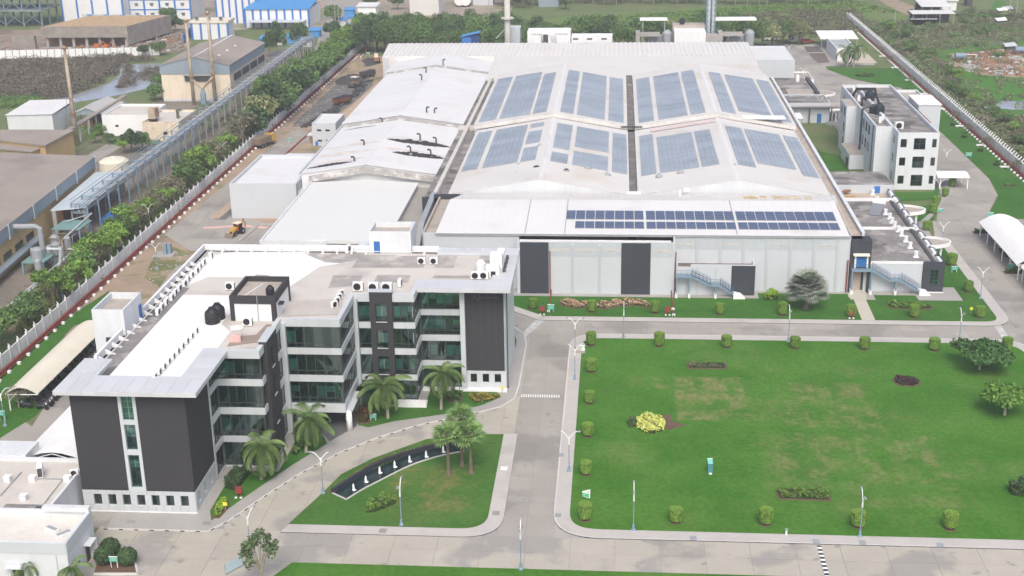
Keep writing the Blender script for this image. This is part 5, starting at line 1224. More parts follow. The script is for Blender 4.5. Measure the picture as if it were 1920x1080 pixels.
# scrap-metal yard, roofs outside the wall on the right
def shed(name, label, px0, px1, py, depth, z, zr=None, wall=WALLW, roofm=ROOFW, cat='shed', open_front=False):
    a, b = P(px0, py), P(px1, py); x0, x1, y0 = a.x, b.x, (a.y+b.y)/2; y1 = y0+depth
    t = thing(name, label, cat, ((x0+x1)/2, y0, 0)); zr = zr or z
    if open_front:
        mb = MB()
        for x in np.linspace(x0+.2, x1-.2, 4):
            for y in (y0+.2, y1-.2): mb.box(x-.12, x+.12, y-.12, y+.12, 0, z)
        mb.obj('post', GREYM, t); MB().box(x0, x1, y1-.2, y1, 0, z-.3).obj('back_wall', DKGREY, t)
    else: MB().box(x0+.2, x1-.2, y0+.2, y1-.2, 0, min(z, zr)-.05).obj('walls', wall, t)
    MB().prism([(x0-.4, y0-.4), (x1+.4, y0-.4), (x1+.4, y1+.4), (x0-.4, y1+.4)], [z, z, zr, zr], [z+.15, z+.15, zr+.15, zr+.15]).obj('roof', roofm, t)
    return t, (x0, x1, y0, y1)
shed('scrap_shed', 'long open scrap shed with thin white roof outside the right wall', 1710, 1788, 45, 7, 4.0, 4.4, open_front=True)
shed('scrap_shed', 'tilted white roof shed behind the long open scrap shed', 1727, 1780, 31, 14, 4, 5.5, open_front=True)
shed('white_store', 'white walled store with pale gabled roof at the top right', 1757, 1794, 20, 8, 4, 5.5, wall=WHITE, roofm=ROOFC)
shed('small_hut', 'small hut with white sheet roof at the top right edge', 1812, 1824, 12, 6, 4, 4.4, wall=DKGREY, roofm=ROOFW)
t, bb = shed('yard_wall_shed', 'low grey wall in front of the long open scrap shed', 1708, 1754, 47.5, .4, 2.4, wall=WALLG, roofm=WALLG, cat='wall')
# north buildings
shed('ribbed_warehouse', 'pale ribbed warehouse end standing on dark posts beyond the trees', 768, 824, 29, 20, 9, 9.6, wall=ROOFC, roofm=ROOFW, cat='warehouse')
shed('gabled_cabin', 'small white gabled cabin beyond the row of trees at the top', 671, 707, 47, 8, 7.6, 8.2, wall=WHITE, roofm=ROOFW, cat='cabin')
shed('columned_store', 'blue grey store with white columns at the top among dark trees', 1009, 1048, 13, 8, 8, 8.3, wall=FASCB, roofm=ROOFW, cat='store')
shed('works_hall', 'pale wall of a works behind white tanks at the top edge', 886, 925, 10, 10, 8, 8.4, wall=WALLG, roofm=ROOFG, cat='works')
for i, px in enumerate((862, 873)):
    c = P(px, 13.5); t = thing('storage_tank', ('left', 'right')[i]+' of two white horizontal tanks at the top edge', 'tank', tuple(c), 0, 'white tanks at the top'); MB().tube([(c.x, c.y, 3.0), (c.x, c.y+8, 3.0)], 2.4, 14).obj('tank_body', WHITE, t); MB().box(c.x-1.5, c.x+1.5, c.y+1, c.y+2, 0, 1.2).obj('saddle', DKGREY, t)
# back of the factory: stack, tower and plant rooms
t = thing('flue_stack', 'tall pale round flue stack behind the factory roof', 'chimney', (-38.4, 430, 0)); MB().lathe(-36.2, 434, [(1.1, 0), (1.05, 12), (.95, 26.5)], 14).obj('shaft', mat('pale_concrete', (.46, .45, .42), var=.1, sc=.3), t, smooth=True); MB().lathe(-36.2, 434, [(2.1, 18.2), (2.1, 18.7)], 14).obj('ring_platform', mat('pale_concrete', (.4, .4, .4)), t)
t = thing('stack_house', 'grey machine room at the foot of the round flue stack', 'building', (-36, 440, 0)); MB().box(-37.5, -32.5, 440, 446, 0, 14.3).obj('walls', WALLG, t); MB().tube([(-40.5, 438, 11), (-37.5, 441, 14)], .25, 6).obj('strut', GREYM, t)
t = thing('roof_plant_house', 'white plant house with recessed duct bay behind the factory roof', 'building', (-21, 430, 0)); MB().box(-29.5, -25.0, 432, 440, 0, 14.3).box(-20.0, -15.3, 432, 440, 0, 14.3).box(-25, -20, 435, 440, 0, 14.3).box(-28, -16, 431.7, 432, 13.6, 14.0).obj('walls', WHITE, t); MB().box(-24.3, -22.8, 432.5, 434, 10, 13).obj('duct', DKGREY, t); MB().box(-22.6, -21.6, 432.2, 434, 10, 12.6).obj('hood', WHITE, t)
t = thing('long_plant_room', 'long low white plant room behind the factory roof', 'building', (-8, 432, 0)); MB().box(-15.0, -1.5, 433, 440, 0, 12.4).obj('walls', WHITE, t)
for x in (-13.6, -9, -4.2): piece('dark_vent', DKGREY, t, x-.9, x+.9, 432.95, 432.99, 11.4, 11.9)
for k, (x0, x1) in enumerate(((6.2, 20.0), (33.2, 47.0))):
    t = thing('cooling_plant', ('left', 'right')[k]+' raised ducted plant under a white canopy behind the factory', 'cooling plant', (x0, 440, 0))
    MB().box(x0+1.5, x1-3, 446, 452, 15.6, 15.9).obj('canopy', MEMB, t) if k == 0 else MB().box(x0-1, x1-1, 440, 446, 16.4, 16.8).obj('canopy', MEMB, t)
    for x in (x0+2.5, x1-4): MB().box(x-.15, x+.15, 446.5, 446.8, 0, 15.7).obj('post', GREYM, t)
    MB().box(x0, x0+1.4, 434, 440, 0, 13.4).box(x0+1.4, x1-6, 434, 436, 12.2, 13.4).obj('concrete_duct', CONC, t)
    MB().box(x0+4, x1-4, 437, 440, 9, 12).obj('machine', GREYM, t); MB().lathe(x1-3.5, 436, [(1.5, 9), (1.6, 13), (.8, 14)], 12).obj('fan_housing', GREYM, t)
t = thing('pump_house', 'white box room between the two ducted plants behind the factory', 'building', (22, 433, 0)); MB().box(18.8, 29.0, 433, 441, 0, 13.8).obj('walls', WHITE, t); MB().box(18.5, 29.3, 441, 447, 0, 14.8).obj('tank_room', ROOFGB, t); MB().lathe(21.7, 443, [(.8, 14.8), (.8, 16.6), (.3, 17)], 10).obj('black_tank', BLACK, t); MB().box(29.0, 33.2, 433, 438, 0, 12.6).obj('link', CONC, t)
t = thing('lattice_stack', 'slender blue lattice tower carrying two white flues behind the factory', 'tower', (30, 440, 0)); mb = MB()
for (a, b) in ((29.6, 440), (32.4, 440), (29.6, 443), (32.4, 443)): mb.box(a-.12, a+.12, b-.12, b+.12, 0, 25)
for k in range(14):
    z = k*1.8
    for (a, b, c_, d_) in ((29.6, 440, 32.4, 440), (32.4, 440, 32.4, 443), (29.6, 443, 32.4, 443), (29.6, 440, 29.6, 443)): mb.tube([(a, b, z), (c_, d_, z+1.8)], .07, 4); mb.tube([(c_, d_, z), (a, b, z+1.8)], .07, 4); mb.tube([(a, b, z), (c_, d_, z)], .07, 4)
mb.obj('lattice', BLUEG, t); MB().lathe(31.8, 441.5, [(.42, 0), (.42, 24.6)], 8).obj('flue', WHITE, t); MB().lathe(30.4, 441.5, [(.5, 0), (.42, 31)], 8).obj('flue', WHITE, t)
t = thing('blue_cabin', 'blue framed cabin showing above the factory roof edge', 'cabin', (-49, 440, 0)); MB().box(-52.4, -49.3, 441, 444, 0, 11.2).obj('walls', BLUEB, t); MB().prism([(-52.6, 440.6), (-46.2, 440.6), (-46.2, 445), (-52.6, 445)], [11.2, 12.6, 12.6, 11.2], [11.4, 12.8, 12.8, 11.4]).obj('roof', BLUET, t); MB().box(-49.3, -46.4, 441.2, 444, 0, 11.8).obj('dark_bay', mat('navy_panel', (.03, .07, .2)), t)
# west side small buildings
wb = thing('flat_roof_store', 'blank white store with flat roof left of the long white roofs', 'building', (-75, 264, 0)); mb = MB(); open_top(mb, -82.5, -68.0, 264.5, 290.5, 0, 7.7, .4, .6); mb.obj('walls', [WALLG, ROOFW], wb)
MB().box(-68.0, -67.2, 266, 270, 0, 5.5).obj('link_wall', WALLG, wb)
wb = thing('switch_room', 'small white two storey room tucked left of the long white roofs', 'building', (-76, 331, 0)); mb = MB(); open_top(mb, -79.6, -73.3, 331.0, 343, 0, 6.0, .25, .3); mb.obj('walls', [WALLG, ROOFW], wb)
for x in (-78.2, -76.0): 
    for z0 in (1.2, 4.0): window(wb, S(331.0), x, x+1.0, z0, z0+.35)
piece('door', BLUEB, wb, -79.0, -78.2, 330.95, 330.99, .05, 1.2)
wb = thing('white_porch', 'white porch roof in front of the small two storey white room', 'porch', (-76, 322, 0)); mb = MB(); open_top(mb, -80.0, -68.4, 292, 305, 0, 4.4, .3, .3); mb.obj('walls', [WALLG, ROOFCR], wb)
wb = thing('guard_booth', 'tiny booth with white pitched roof beside the red kerb', 'booth', (-83, 322, 0)); c = P(584, 270)
MB().box(c.x-.9, c.x+.9, c.y, c.y+2.2, 0, 2.3).obj('walls', GREYM, wb); MB().extrude([(c.x-1.2, c.y-.2, 2.3), (c.x, c.y-.2, 3.2), (c.x+1.2, c.y-.2, 2.3)], (0, 2.6, 0)).obj('roof', WHITE, wb); MB().box(c.x-.5, c.x+.5, c.y-.03, c.y+.02, .3, 1.9).obj('doorway', RUST, wb)
# bottom left white building
bl = thing('gate_building', 'white single storey building with stained pale roof terraces at the bottom left corner', 'building', (-65, 128, 0))
mb = MB(); open_top(mb, -84, -60.4, 122.1, 129.6, 0, 5.3, .35, .75, 0, 1); open_top(mb, -84, -66.0, 129.62, 143.5, 0, 4.7, .35, .45, 0, 2)
mb.box(-65.95, -60.4, 128.9, 129.58, 5.3, 5.9)
mb.box(-84, -74.5, 143.52, 147.5, 0, 4.9); mb.obj('walls', [WALLW, mat('cream_terrace', (.66, .63, .58), var=.06, sc=.3, stain=((.5, .42, .35), .35, .6, .75, .6)), ROOFCR], bl)
piece('upper_wall_panel', WALLG, bl, -84, -60.45, 122.04, 122.09, 3.9, 5.25); piece('upper_wall_panel', WALLG, bl, -60.39, -60.34, 122.1, 129.5, 3.7, 5.25)
piece('door', mat('brown_door', (.10, .075, .08), var=.05), bl, -66.9, -65.7, 122.0, 122.08, 0, 2.2); piece('door_hood', WALLW, bl, -67.5, -65.2, 121.2, 122.0, 2.3, 2.42)
piece('door', MATS['brown_door'], bl, -60.38, -60.3, 126.7, 127.6, 0, 2.2); piece('door_hood', WALLW, bl, -60.36, -59.5, 126.3, 128.1, 2.4, 2.55); piece('door_fin', WALLW, bl, -60.35, -59.5, 127.9, 128.05, 0, 2.4)
piece('downpipe', WALLG, bl, -61.75, -61.65, 121.98, 122.04, 0, 3.8); piece('wall_lamp', DKGREY, bl, -60.38, -60.2, 124.4, 124.6, 1.4, 1.6)
piece('patched_screed', ROOFG, bl, -72, -66.6, 130.2, 132.3, 4.255, 4.27)
for i, (px, py) in enumerate(((15, 905 - 3), (60, 902), (128, 902), (45, 937))): pass
for i, (px, py) in enumerate(((15, 902), (62, 902), (127, 902), (45, 937))):
    c = P(px, py, 4.3); t = thing('roof_block', ('left', 'middle', 'right', 'front')[i]+' small white cube vent on the terrace roof at the bottom left', 'roof vent', tuple(c), 0, 'white cube vents on the bottom left terrace'); MB().box(c.x-.38, c.x+.38, c.y-.35, c.y+.35, 4.28, 4.95).obj('cube', WHITE, t); MB().box(c.x-.44, c.x+.44, c.y-.41, c.y+.41, 4.95, 5.02).obj('cap', WHITE, t)
for i, (px, py) in enumerate(((77, 893), (140, 893))): AC.put(tuple(P(px, py, 4.3)), R(-70) if i == 0 else R(20), ('boxy white air conditioner by the upper terrace wall at the bottom left', 'small grey air conditioner tucked against the dark office wall')[i], 'air conditioners on the bottom left terrace', 1.7 if i == 0 else 1.0)
mb = MB(); mb.tube([P(118, 898, 4.36), P(72, 958, 4.36)], .07, 5); mb.tube([P(66, 897, 4.36), P(118, 898, 4.36)], .07, 5); mb.tube([P(40, 885, 4.36), P(0, 930, 4.36)], .07, 5); t = mb.obj('roof_pipe', GREYM); tag(t, 'thin grey pipe run across the bottom left terrace roof', 'pipe')
c = P(73, 958, 4.3); t = thing('junction_box', 'small grey box at the end of the pipe on the bottom left terrace', 'box', tuple(c)); MB().box(c.x-.35, c.x+.35, c.y-.3, c.y+.3, 4.28, 4.7).obj('casing', GREYM, t); MB().box(c.x-.38, c.x+.38, c.y-.33, c.y+.33, 4.7, 4.74).obj('lid', DKGREY, t)
for i, (px, py, r) in enumerate(((98, 995, -.5), (120, 1004, .9))):
    c = P(px, py, 4.6); t = thing('discarded_unit', ('left', 'right')[i]+' discarded long white air conditioner casing lying on the front terrace', 'air conditioner', (c.x, c.y, 4.58), r, 'discarded casings'); o = MB().box(-.9, .9, -.35, .35, 0, .4); 
    o2 = bpy.data.objects.new('casing', o.mesh('casing', WHITE)); COL.objects.link(o2); o2.parent = t
    o2 = bpy.data.objects.new('grille', MB().box(-.8, .8, -.25, .25, .4, .42).mesh('grille', GREYM)); COL.objects.link(o2); o2.parent = t

# ---- membranes and carports
def arch_canopy(name, label, x0, x1, y0, y1, z, rise, m, tilt=0, posts=4, cat='carport'):
    t = thing(name, label, cat, ((x0+x1)/2, y0, 0)); n = 12
    prof = [(x0+(x1-x0)*i/n, z+rise*math.sin(math.pi*i/n)+tilt*i/n) for i in range(n+1)]
    mb = MB(); mb.extrude([(a, y0, b) for a, b in prof]+[(a, y0, b-.06) for a, b in reversed(prof)], (0, y1-y0, 0)); mb.obj('membrane', m, t)
    fr = MB(); k = max(2, int((y1-y0)/5))
    for i in range(k+1):
        y = y0+.15+(y1-y0-.3)*i/k
        fr.tube([(x0, y, z-.15), (x1, y, z+tilt-.15)], .07, 5); fr.tube([(a, y, b-.14) for a, b in prof], .07, 5)
        fr.tube([(x0+.5, y, 0), (x0+.5, y, z)], .1, 6)
        fr.tube([(x0+.5, y, z-1.2), (x0+1.8, y, z+.3)], .06, 5)
    fr.obj('frame', WHITE, t); return t
arch_canopy('motorbike_shelter', 'long cream arched shelter over parked motorbikes on the left', -88.2, -83.2, 166.6, 193.5, 2.7, 1.1, CREAM, .1)
t = arch_canopy('car_shelter', 'large white arched car shelter at the right edge beside the hedge', 72.4, 80.0, 229.0, 255.5, 3.0, 1.5, MEMB, .5)
t = arch_canopy('car_shelter', 'white arched car shelter cut by the right edge, nearer than the large one', 72.8, 80.4, 200.0, 228.0, 3.0, 1.5, MEMB, .5)
t = thing('tension_canopy', 'white tensioned fabric canopy left of the dark tiled office wall', 'canopy', (-71, 150, 0))
mb = MB(); nx, ny = 8, 10
G = [[None]*(ny+1) for _ in range(nx+1)]
for i in range(nx+1):
    for j in range(ny+1):
        u, v = i/nx, j/ny
        G[i][j] = (-77.3+10.6*u+.8*v, 145.6+17.5*v, 2.6+1.7*math.sin(math.pi*u)*(1-.25*math.sin(math.pi*v))+.5*v)
for i in range(nx):
    for j in range(ny): mb.face([G[i][j], G[i+1][j], G[i+1][j+1], G[i][j+1]])
mb.obj('membrane', MEMB, t, smooth=True)
mb = MB()
for v in (0, 5, 10): mb.tube([(G[0][v][0], G[0][v][1], 0), G[0][v]], .08, 5); mb.tube([(G[nx][v][0], G[nx][v][1], 0), G[nx][v]], .08, 5); mb.tube([G[0][v], (G[4][v][0], G[4][v][1], G[4][v][2]-.2), G[nx][v]], .06, 5)
mb.obj('frame', WHITE, t)

# ---- the neighbouring plant on the left
wh = thing('warehouse', 'big brown grey roofed warehouse with blue grey fascia and ochre wall at the left edge', 'warehouse', (-130, 250, 0))
a, b = Vector((-119.6, 284.5)), Vector((-113.2, 196.0)); back = Vector((-62, -3))
MB().prism([tuple(b), tuple(a), tuple(a+back), tuple(b+back)], [8.55, 8.55, 11.5, 11.5], [8.7, 8.7, 11.7, 11.7]).obj('roof', ROOFBR, wh)
dn = (b-a).normalized(); nn = Vector((-dn.y, dn.x)); nn = nn if nn.x > 0 else -nn
def along(u, d): q = a+dn*u-nn*d; return (q.x, q.y)
L_ = (b-a).length
MB().prism([along(0, .0), along(L_, .0), along(L_, .3), along(0, .3)], 6.3, 8.6).obj('fascia', FASCB, wh)
MB().prism([along(.5, .35), along(L_, .35), along(L_, 55), along(.5, 55)], 0, 8.4).obj('walls', OCHRE, wh)
for i in range(7):
    u = .3+i*13.5
    if u < L_: MB().prism([along(u, -.12), along(u+.35, -.12), along(u+.35, .2), along(u, .2)], 5.9, 8.75).obj('downpipe', WALLG, wh)
MB().prism([along(40, -1.2), along(80, -1.2), along(80, .3), along(40, .3)], 1.9, 2.3).obj('ledge', FASCB, wh)
for i in range(6): MB().prism([along(42+i*6, .25), along(46+i*6, .25), along(46+i*6, .36), along(42+i*6, .36)], 2.6, 3.8).obj('window', GLASSD, wh)
MB().tube([(*along(52, .5), 7.6), (*along(52, -4.2), 7.6), (*along(52, -5), 7.2), (*along(52, -5), 1)], .55, 9).obj('vent_duct', GREYM, wh)
t = thing('loading_canopy', 'pale blue grey loading canopy beside the big brown roofed warehouse', 'canopy', (-114, 270, 0))
MB().prism([(-118.6, 281), (-112.6, 282), (-109.4, 252.5), (-116.2, 250)], 5.6, 5.8).obj('roof', mat('pale_blue_sheet', (.47, .53, .57), rough=.6, var=.06), t)
for (x, y) in ((-115.6, 250.6), (-110, 253), (-112.9, 281)): MB().box(x-.4, x+.4, y-.4, y+.4, 0, 5.6).obj('post', CONC, t)
MB().box(-117.3, -116.2, 256, 262, 0, 4).obj('stacked_sacks', RUST, t)
for nm, lb, pts, z0, z1, m in (('brown_roof_hall', 'long grey brown roofed hall behind the big warehouse', [(0, 243), (140, 243), (85, 272), (0, 262)], 7, 7.4, ROOFBR), ('brown_roof_hall', 'lower brown grey roof with white stripe behind the big warehouse', [(0, 262), (85, 274), (60, 284), (0, 279)], 6, 6.3, ROOFBR)):
    q = PP(pts, z1); t = thing(nm, lb, 'warehouse', (q[0][0], q[0][1], 0)); MB().prism(q, z0, z1).obj('roof', m, t); MB().prism(inset(q, .4), 0, z0).obj('walls', OCHRE, t)
bb = thing('beige_hall', 'tall beige hall with grey gable top and brown grey roof, stained by two stacks', 'building', (-128, 389, 0))
x0, x1, y0, y1, ze, zr = -139.5, -118.0, 389, 431, 11.0, 13.6
xr = (x0+x1)/2
MB().box(x0, x1, y0, y1, 0, 8.4).obj('walls', BEIGE, bb); MB().extrude([(x0-.2, y0-.2, 8.4), (x1+.2, y0-.2, 8.4), (x1+.2, y0-.2, ze), (xr, y0-.2, zr), (x0-.2, y0-.2, ze)], (0, .3, 0)).obj('gable_cladding', FASCB, bb)
for xa in (x1, x0-.2): MB().box(xa, xa+.2, y0+.1, y1, 8.4, ze).obj('side_cladding', FASCB, bb)
MB().extrude([(x0-.4, y0-.4, ze), (xr, y0-.4, zr), (xr, y0-.4, zr+.15), (x0-.4, y0-.4, ze+.15)], (0, y1-y0+.6, 0)).obj('roof_slope', ROOFBR, bb); MB().extrude([(xr, y0-.4, zr), (x1+.4, y0-.4, ze), (x1+.4, y0-.4, ze+.15), (xr, y0-.4, zr+.15)], (0, y1-y0+.6, 0)).obj('roof_slope', ROOFBR, bb)
MB().extrude([(xr-.3, y0-.45, zr+.12), (xr, y0-.45, zr+.3), (xr+.3, y0-.45, zr+.12)], (0, y1-y0+.7, 0)).obj('ridge_cap', WALLW, bb)
piece('louvre_window', DKGREY, bb, -132.0, -123.5, y0-.4, y0-.22, 6.2, 7.9); piece('louvre_hood', GREYM, bb, -132.3, -123.2, y0-.9, y0-.22, 7.9, 8.1)
for i in range(4): piece('louvre_window', DKGREY, bb, x1+.01, x1+.35, 393+i*9.5, 400.5+i*9.5, 5.6, 7.6)
for i in range(3): MB().lathe(x1-5.5, 398+i*9, [(.5, 11.6), (.5, 12.6), (.2, 12.9)], 8).obj('roof_vent', ROOFC, bb)
MB().box(-139.2, -118.2, 388.6, 388.95, 0, .6).obj('plinth', WALLG, bb)
def stack(label, x, y, h, yb=0, name='steel_stack'):
    t = thing(name, label, 'chimney', (x, y, 0)); MB().lathe(x, y, [(.6, 0), (.5, h*.55), (.36, h)], 10).obj('shaft', RUSTP, t, smooth=True)
    for z in (h*.32, h*.97): MB().lathe(x, y, [(.85, z), (.85, z+.3)], 10).obj('collar', RUST, t)
    for k in range(3):
        an = k*2.1+.4; MB().tube([(x+6*math.cos(an), y+6*math.sin(an), .1), (x, y, h*.75)], .025, 3).obj('guy_wire', DKGREY, t)
stack('leftmost weathered steel stack standing by the white sheds', -143.8, 331, 26.5); stack('middle weathered stack in front of the beige hall', -128.2, 383.5, 26.0); stack('right rusty stack in front of the beige hall', -121.9, 385, 28)
t = thing('stack_ducts', 'slanting ducts joining the two stacks at the beige hall', 'duct', (-125, 383, 0)); MB().tube([(-127.8, 383.4, 7.5), (-125.0, 383.2, 5.0), (-122.0, 384.8, 8.2)], .45, 7).obj('duct', RUSTP, t); MB().lathe(-125.0, 383.2, [(.9, 0), (.9, 3.4), (.45, 4.8)], 10).obj('scrubber', mat('blue_vessel', (.20, .30, .36), var=.1), t)
room('white_room', 'white flat roofed room left of the pipe rack', 'building', -140.6, -127.4, 342, 357, 5.8, WHITE, ROOFCR, .6, ((-137, -136.2, 2.6, 3.0),))
t = room('boiler_room', 'stained cream room with rusty streaks and tank beside the white flat roofed room', 'building', -127.2, -117, 336, 352, 5.2, mat('stained_cream', (.62, .54, .42), var=.1, sc=.3, streak=.15, stain=((.36, .20, .09), .35, .55, .72, .7)), ROOFCR, .5, ((-121.5, -120.5, 1.8, 2.5),))
MB().lathe(-125, 338.8, [(1.2, 4.9), (1.2, 5.6)], 10).obj('black_fan', BLACK, t); MB().box(-126, -124, 338, 341, 5.6, 8.3).obj('duct_box', RUSTP, t); MB().tube([(-119.5, 343, 4.8), (-119.5, 343, 7), (-118.6, 343.5, 7)], .5, 7).obj('pump', mat('olive_machine', (.12, .14, .10), var=.2), t)
def gshed(name, label, x0, x1, y0, y1, ze, zr, wallm, roofm, cat='shed', open_=False):
    t = thing(name, label, cat, ((x0+x1)/2, y0, 0)); xr = (x0+x1)/2
    if not open_: MB().box(x0, x1, y0, y1, 0, ze).obj('walls', wallm, t)
    else:
        mb = MB()
        for x in (x0, xr, x1-.3):
            for y in np.linspace(y0, y1-.3, 4): mb.box(x, x+.3, y, y+.3, 0, ze)
        mb.obj('post', WALLG, t); MB().box(x0+1, xr, y0+3, y1-3, 0, 1.8).obj('stored_goods', RUST, t)
    MB().extrude([(x0, y0, ze), (x1, y0, ze), (xr, y0, zr)], (0, .2, 0)).obj('gable_end', FASCB if open_ else wallm, t)
    for (xa, za, xb, zb) in ((x0-.3, ze, xr, zr), (xr, zr, x1+.3, ze)): MB().extrude([(xa, y0-.3, za), (xb, y0-.3, zb), (xb, y0-.3, zb+.12), (xa, y0-.3, za+.12)], (0, y1-y0+.6, 0)).obj('roof_slope', roofm, t)
    return t
t = thing('white_shed', 'clean white box shed with low pitched roof at the far left', 'shed', (-162, 345, 0)); MB().box(-168.5, -155.5, 344, 360, 0, 5.4).obj('walls', WALLW, t); MB().extrude([(-168.8, 343.7, 5.3), (-155.2, 343.7, 5.6), (-155.2, 343.7, 5.7), (-168.8, 343.7, 5.4)], (0, 16.5, .8)).obj('roof', ROOFW, t)
gshed('open_shed', 'open store with grey gabled roof and orange goods behind the leftmost stack', -152.5, -143.5, 350, 366, 4.2, 6.0, OCHRE, mat('light_grey_roof', (.42, .42, .41), var=.06), open_=True)
t = thing('gangway', 'long narrow sloping covered gangway running from the warehouse towards the canal', 'gangway', (-142, 320, 0))
g0_, g1_ = P(60, 285, 5), P(235, 178, 5)
d = (g1_-g0_).normalized(); n = Vector((-d.y, d.x, 0))
MB().prism([tuple((g0_-n*.8)[:2]), tuple((g1_-n*.8)[:2]), tuple((g1_+n*.8)[:2]), tuple((g0_+n*.8)[:2])], 4.8, 5.1).obj('deck_roof', ROOFBR, t)
for k in range(12): q = g0_+(g1_-g0_)*(k/11); MB().box(q.x-.15, q.x+.15, q.y-.15, q.y+.15, 0, 4.8).obj('post', WALLG, t)
t = thing('oval_tank', 'flat cream oval tank top behind the loading canopy', 'tank', (-113, 290, 0)); c = P(213, 300, 2.6); MB().lathe(c.x, c.y, [(3.6, 0), (3.6, 2.4), (2.6, 3.0), (1, 3.2)], 20).obj('tank_body', CREAM, t); MB().lathe(c.x, c.y, [(.5, 3.2), (.5, 3.5)], 8).obj('hatch', WHITE, t)
# pipe rack
prk = thing('pipe_rack', 'long raised grey steel pipe rack running beside the boundary trees', 'pipe rack', (-111, 256, 0))
def rk(u, off): return (-110.8+(-113.6+110.8)*u+off, 252+(478-252)*u)
n = 38
for i in range(n):
    u = i/(n-1); fx, fy = rk(u, 0); mb = MB()
    for s in (-1.7, 1.7): mb.box(fx+s-.14, fx+s+.14, fy-.14, fy+.14, 0, 6.6)
    for z in (4.6, 5.7, 6.5): mb.box(fx-1.8, fx+1.8, fy-.1, fy+.1, z, z+.2)
    mb.obj('frame', BLUEG if i < 14 else GREYM, prk)
for off, z, r in ((-1.3, 5.05, .2), (-.75, 5.0, .15), (-.2, 5.1, .24), (.4, 5.0, .15), (1.0, 5.05, .2), (-1.0, 6.0, .13), (-.3, 6.05, .18), (.5, 6.0, .13), (1.2, 6.05, .16)):
    a_, b_ = rk(0, off), rk(1, off); MB().tube([(*a_, z), (*b_, z)], r, 6).obj('pipe', GREYM if z < 5.5 else WALLG, prk)
for s in (-1.75, 1.75):
    a_, b_ = rk(0, s), rk(1, s); MB().tube([(*a_, 6.75), (*b_, 6.75)], .1, 5).obj('rail', BLUEG, prk); MB().tube([(*a_, 7.5), (*b_, 7.5)], .06, 5).obj('rail', BLUEG, prk)
# process skid near the warehouse
sk = thing('process_skid', 'jumble of grey vessels, pipes and teal platforms beside the ochre wall', 'machinery', (-111, 235, 0)); random.seed(21)
MB().box(-113.5, -107.5, 243.5, 250, 3.6, 3.8).obj('platform', mat('teal_steel', (.16, .27, .26), var=.15), sk); MB().box(-112.2, -107.8, 226, 231.5, 2.4, 2.6).obj('platform', MATS['teal_steel'], sk)
mb = MB()
for (x, y) in ((-113.2, 243.8), (-107.8, 243.8), (-113.2, 249.7), (-107.8, 249.7)): mb.box(x-.15, x+.15, y-.15, y+.15, 0, 3.6)
for (x, y) in ((-112, 226.2), (-108, 226.2), (-112, 231.2), (-108, 231.2)): mb.box(x-.15, x+.15, y-.15, y+.15, 0, 2.4)
mb.obj('leg', BLUEG, sk)
for (x, y, r, z0, z1) in ((-110, 228.6, 1.2, 2.6, 4.8), (-108.6, 225.4, .7, 0, 3.6), (-110.6, 238, 1.0, .3, 2.8), (-112, 241, .8, .3, 3.4), (-108.8, 236.2, .6, .2, 2.6), (-109.5, 241.5, .7, .2, 3.0), (-111.8, 234, .9, .2, 2.2), (-109.6, 232.8, .5, .2, 3.8)):
    MB().lathe(x, y, [(r, z0), (r, z1-.4), (r*.5, z1)], 12).obj('vessel', GREYM, sk)
for k in range(12):
    x, y, z = random.uniform(-113.5, -107.5), random.uniform(226, 246), random.uniform(1.2, 4.2)
    if k % 2: pts = [(x, y, .2), (x, y, z), (x, y+random.uniform(2, 5), z)]
    else: pts = [(x, y, z), (x+random.uniform(1, 3), y, z), (x+2, y, .2)]
    MB().tube(pts, random.uniform(.08, .2), 6).obj('pipe', WALLG if k % 3 else RUSTP, sk)
MB().tube([P(125, 415, 4.2), P(172, 400, 4.2), P(120, 447, 3.8)], .16, 6).obj('pipe', WALLG, sk)
MB().tube([(-106.9, 208, .5), (-107.6, 238, .5)], .22, 6).obj('pipe', WALLG, sk); MB().tube([(-106.2, 208, .5), (-106.9, 236, .5)], .22, 6).obj('pipe', WALLG, sk)
for i in range(8): MB().box(-107.4, -105.9, 209+i*4, 209.3+i*4, 0, .4).obj('pipe_support', CONC, sk)
def drum_proto():
    t = thing('plastic_drum', 'blue drum', 'drum'); MB().lathe(0, 0, [(.42, 0), (.46, .3), (.44, .6), (.46, .9), (.40, 1.15)], 10).obj('drum_body', BLUEB, t); MB().lathe(0, 0, [(.3, 1.15), (.3, 1.19)], 8).obj('lid', BLUED, t); return Proto(t)
DR = drum_proto(); random.seed(5)
for i in range(22):
    r_, k_ = divmod(i, 6)
    DR.put((-109.2+r_*1.0+random.uniform(-.2, .2), 258.5+k_*1.7+random.uniform(-.3, .3), 0), 0, '%s blue drum, %s row from the warehouse, under the pipe rack by the loading canopy' % (nth(k_), nth(r_)), 'blue drums under the pipe rack', 1.25)
# ---- construction site and blue-white works in the far left
cs = thing('unfinished_building', 'unfinished grey concrete building with timber formwork on its roof in the far left', 'building', (-210, 500, 0))
MB().box(-222.5, -186, 489, 492, 0, 0.1).obj('base_slab', CONC, cs); MB().extrude([(-221, 489.5, 4), (-187.5, 489.5, 4), (-187.5, 489.5, 8.2), (-221, 489.5, 8.2)], (0, .8, 0)).obj('upper_wall', BRICKW, cs); MB().extrude([(-187.5, 489.5, 1.0), (-187.5, 489.5, 8.2), (-180.5, 520, 8.2), (-180.5, 520, 1.5)], (.5, 0, 0)).obj('side_wall', BRICKW, cs)
MB().prism([(-221, 490.4), (-187.6, 490.4), (-180.8, 521), (-214, 521)], 7.2, 8.0).obj('roof_slab', TIMBER, cs)
for i in range(7): MB().box(-220+i*5.2, -219+i*5.2, 490.6, 491.6, 0, 4).obj('column', CONC, cs)
MB().box(-221, -188, 496, 496.4, 0, 4).obj('inner_wall', RUST, cs)
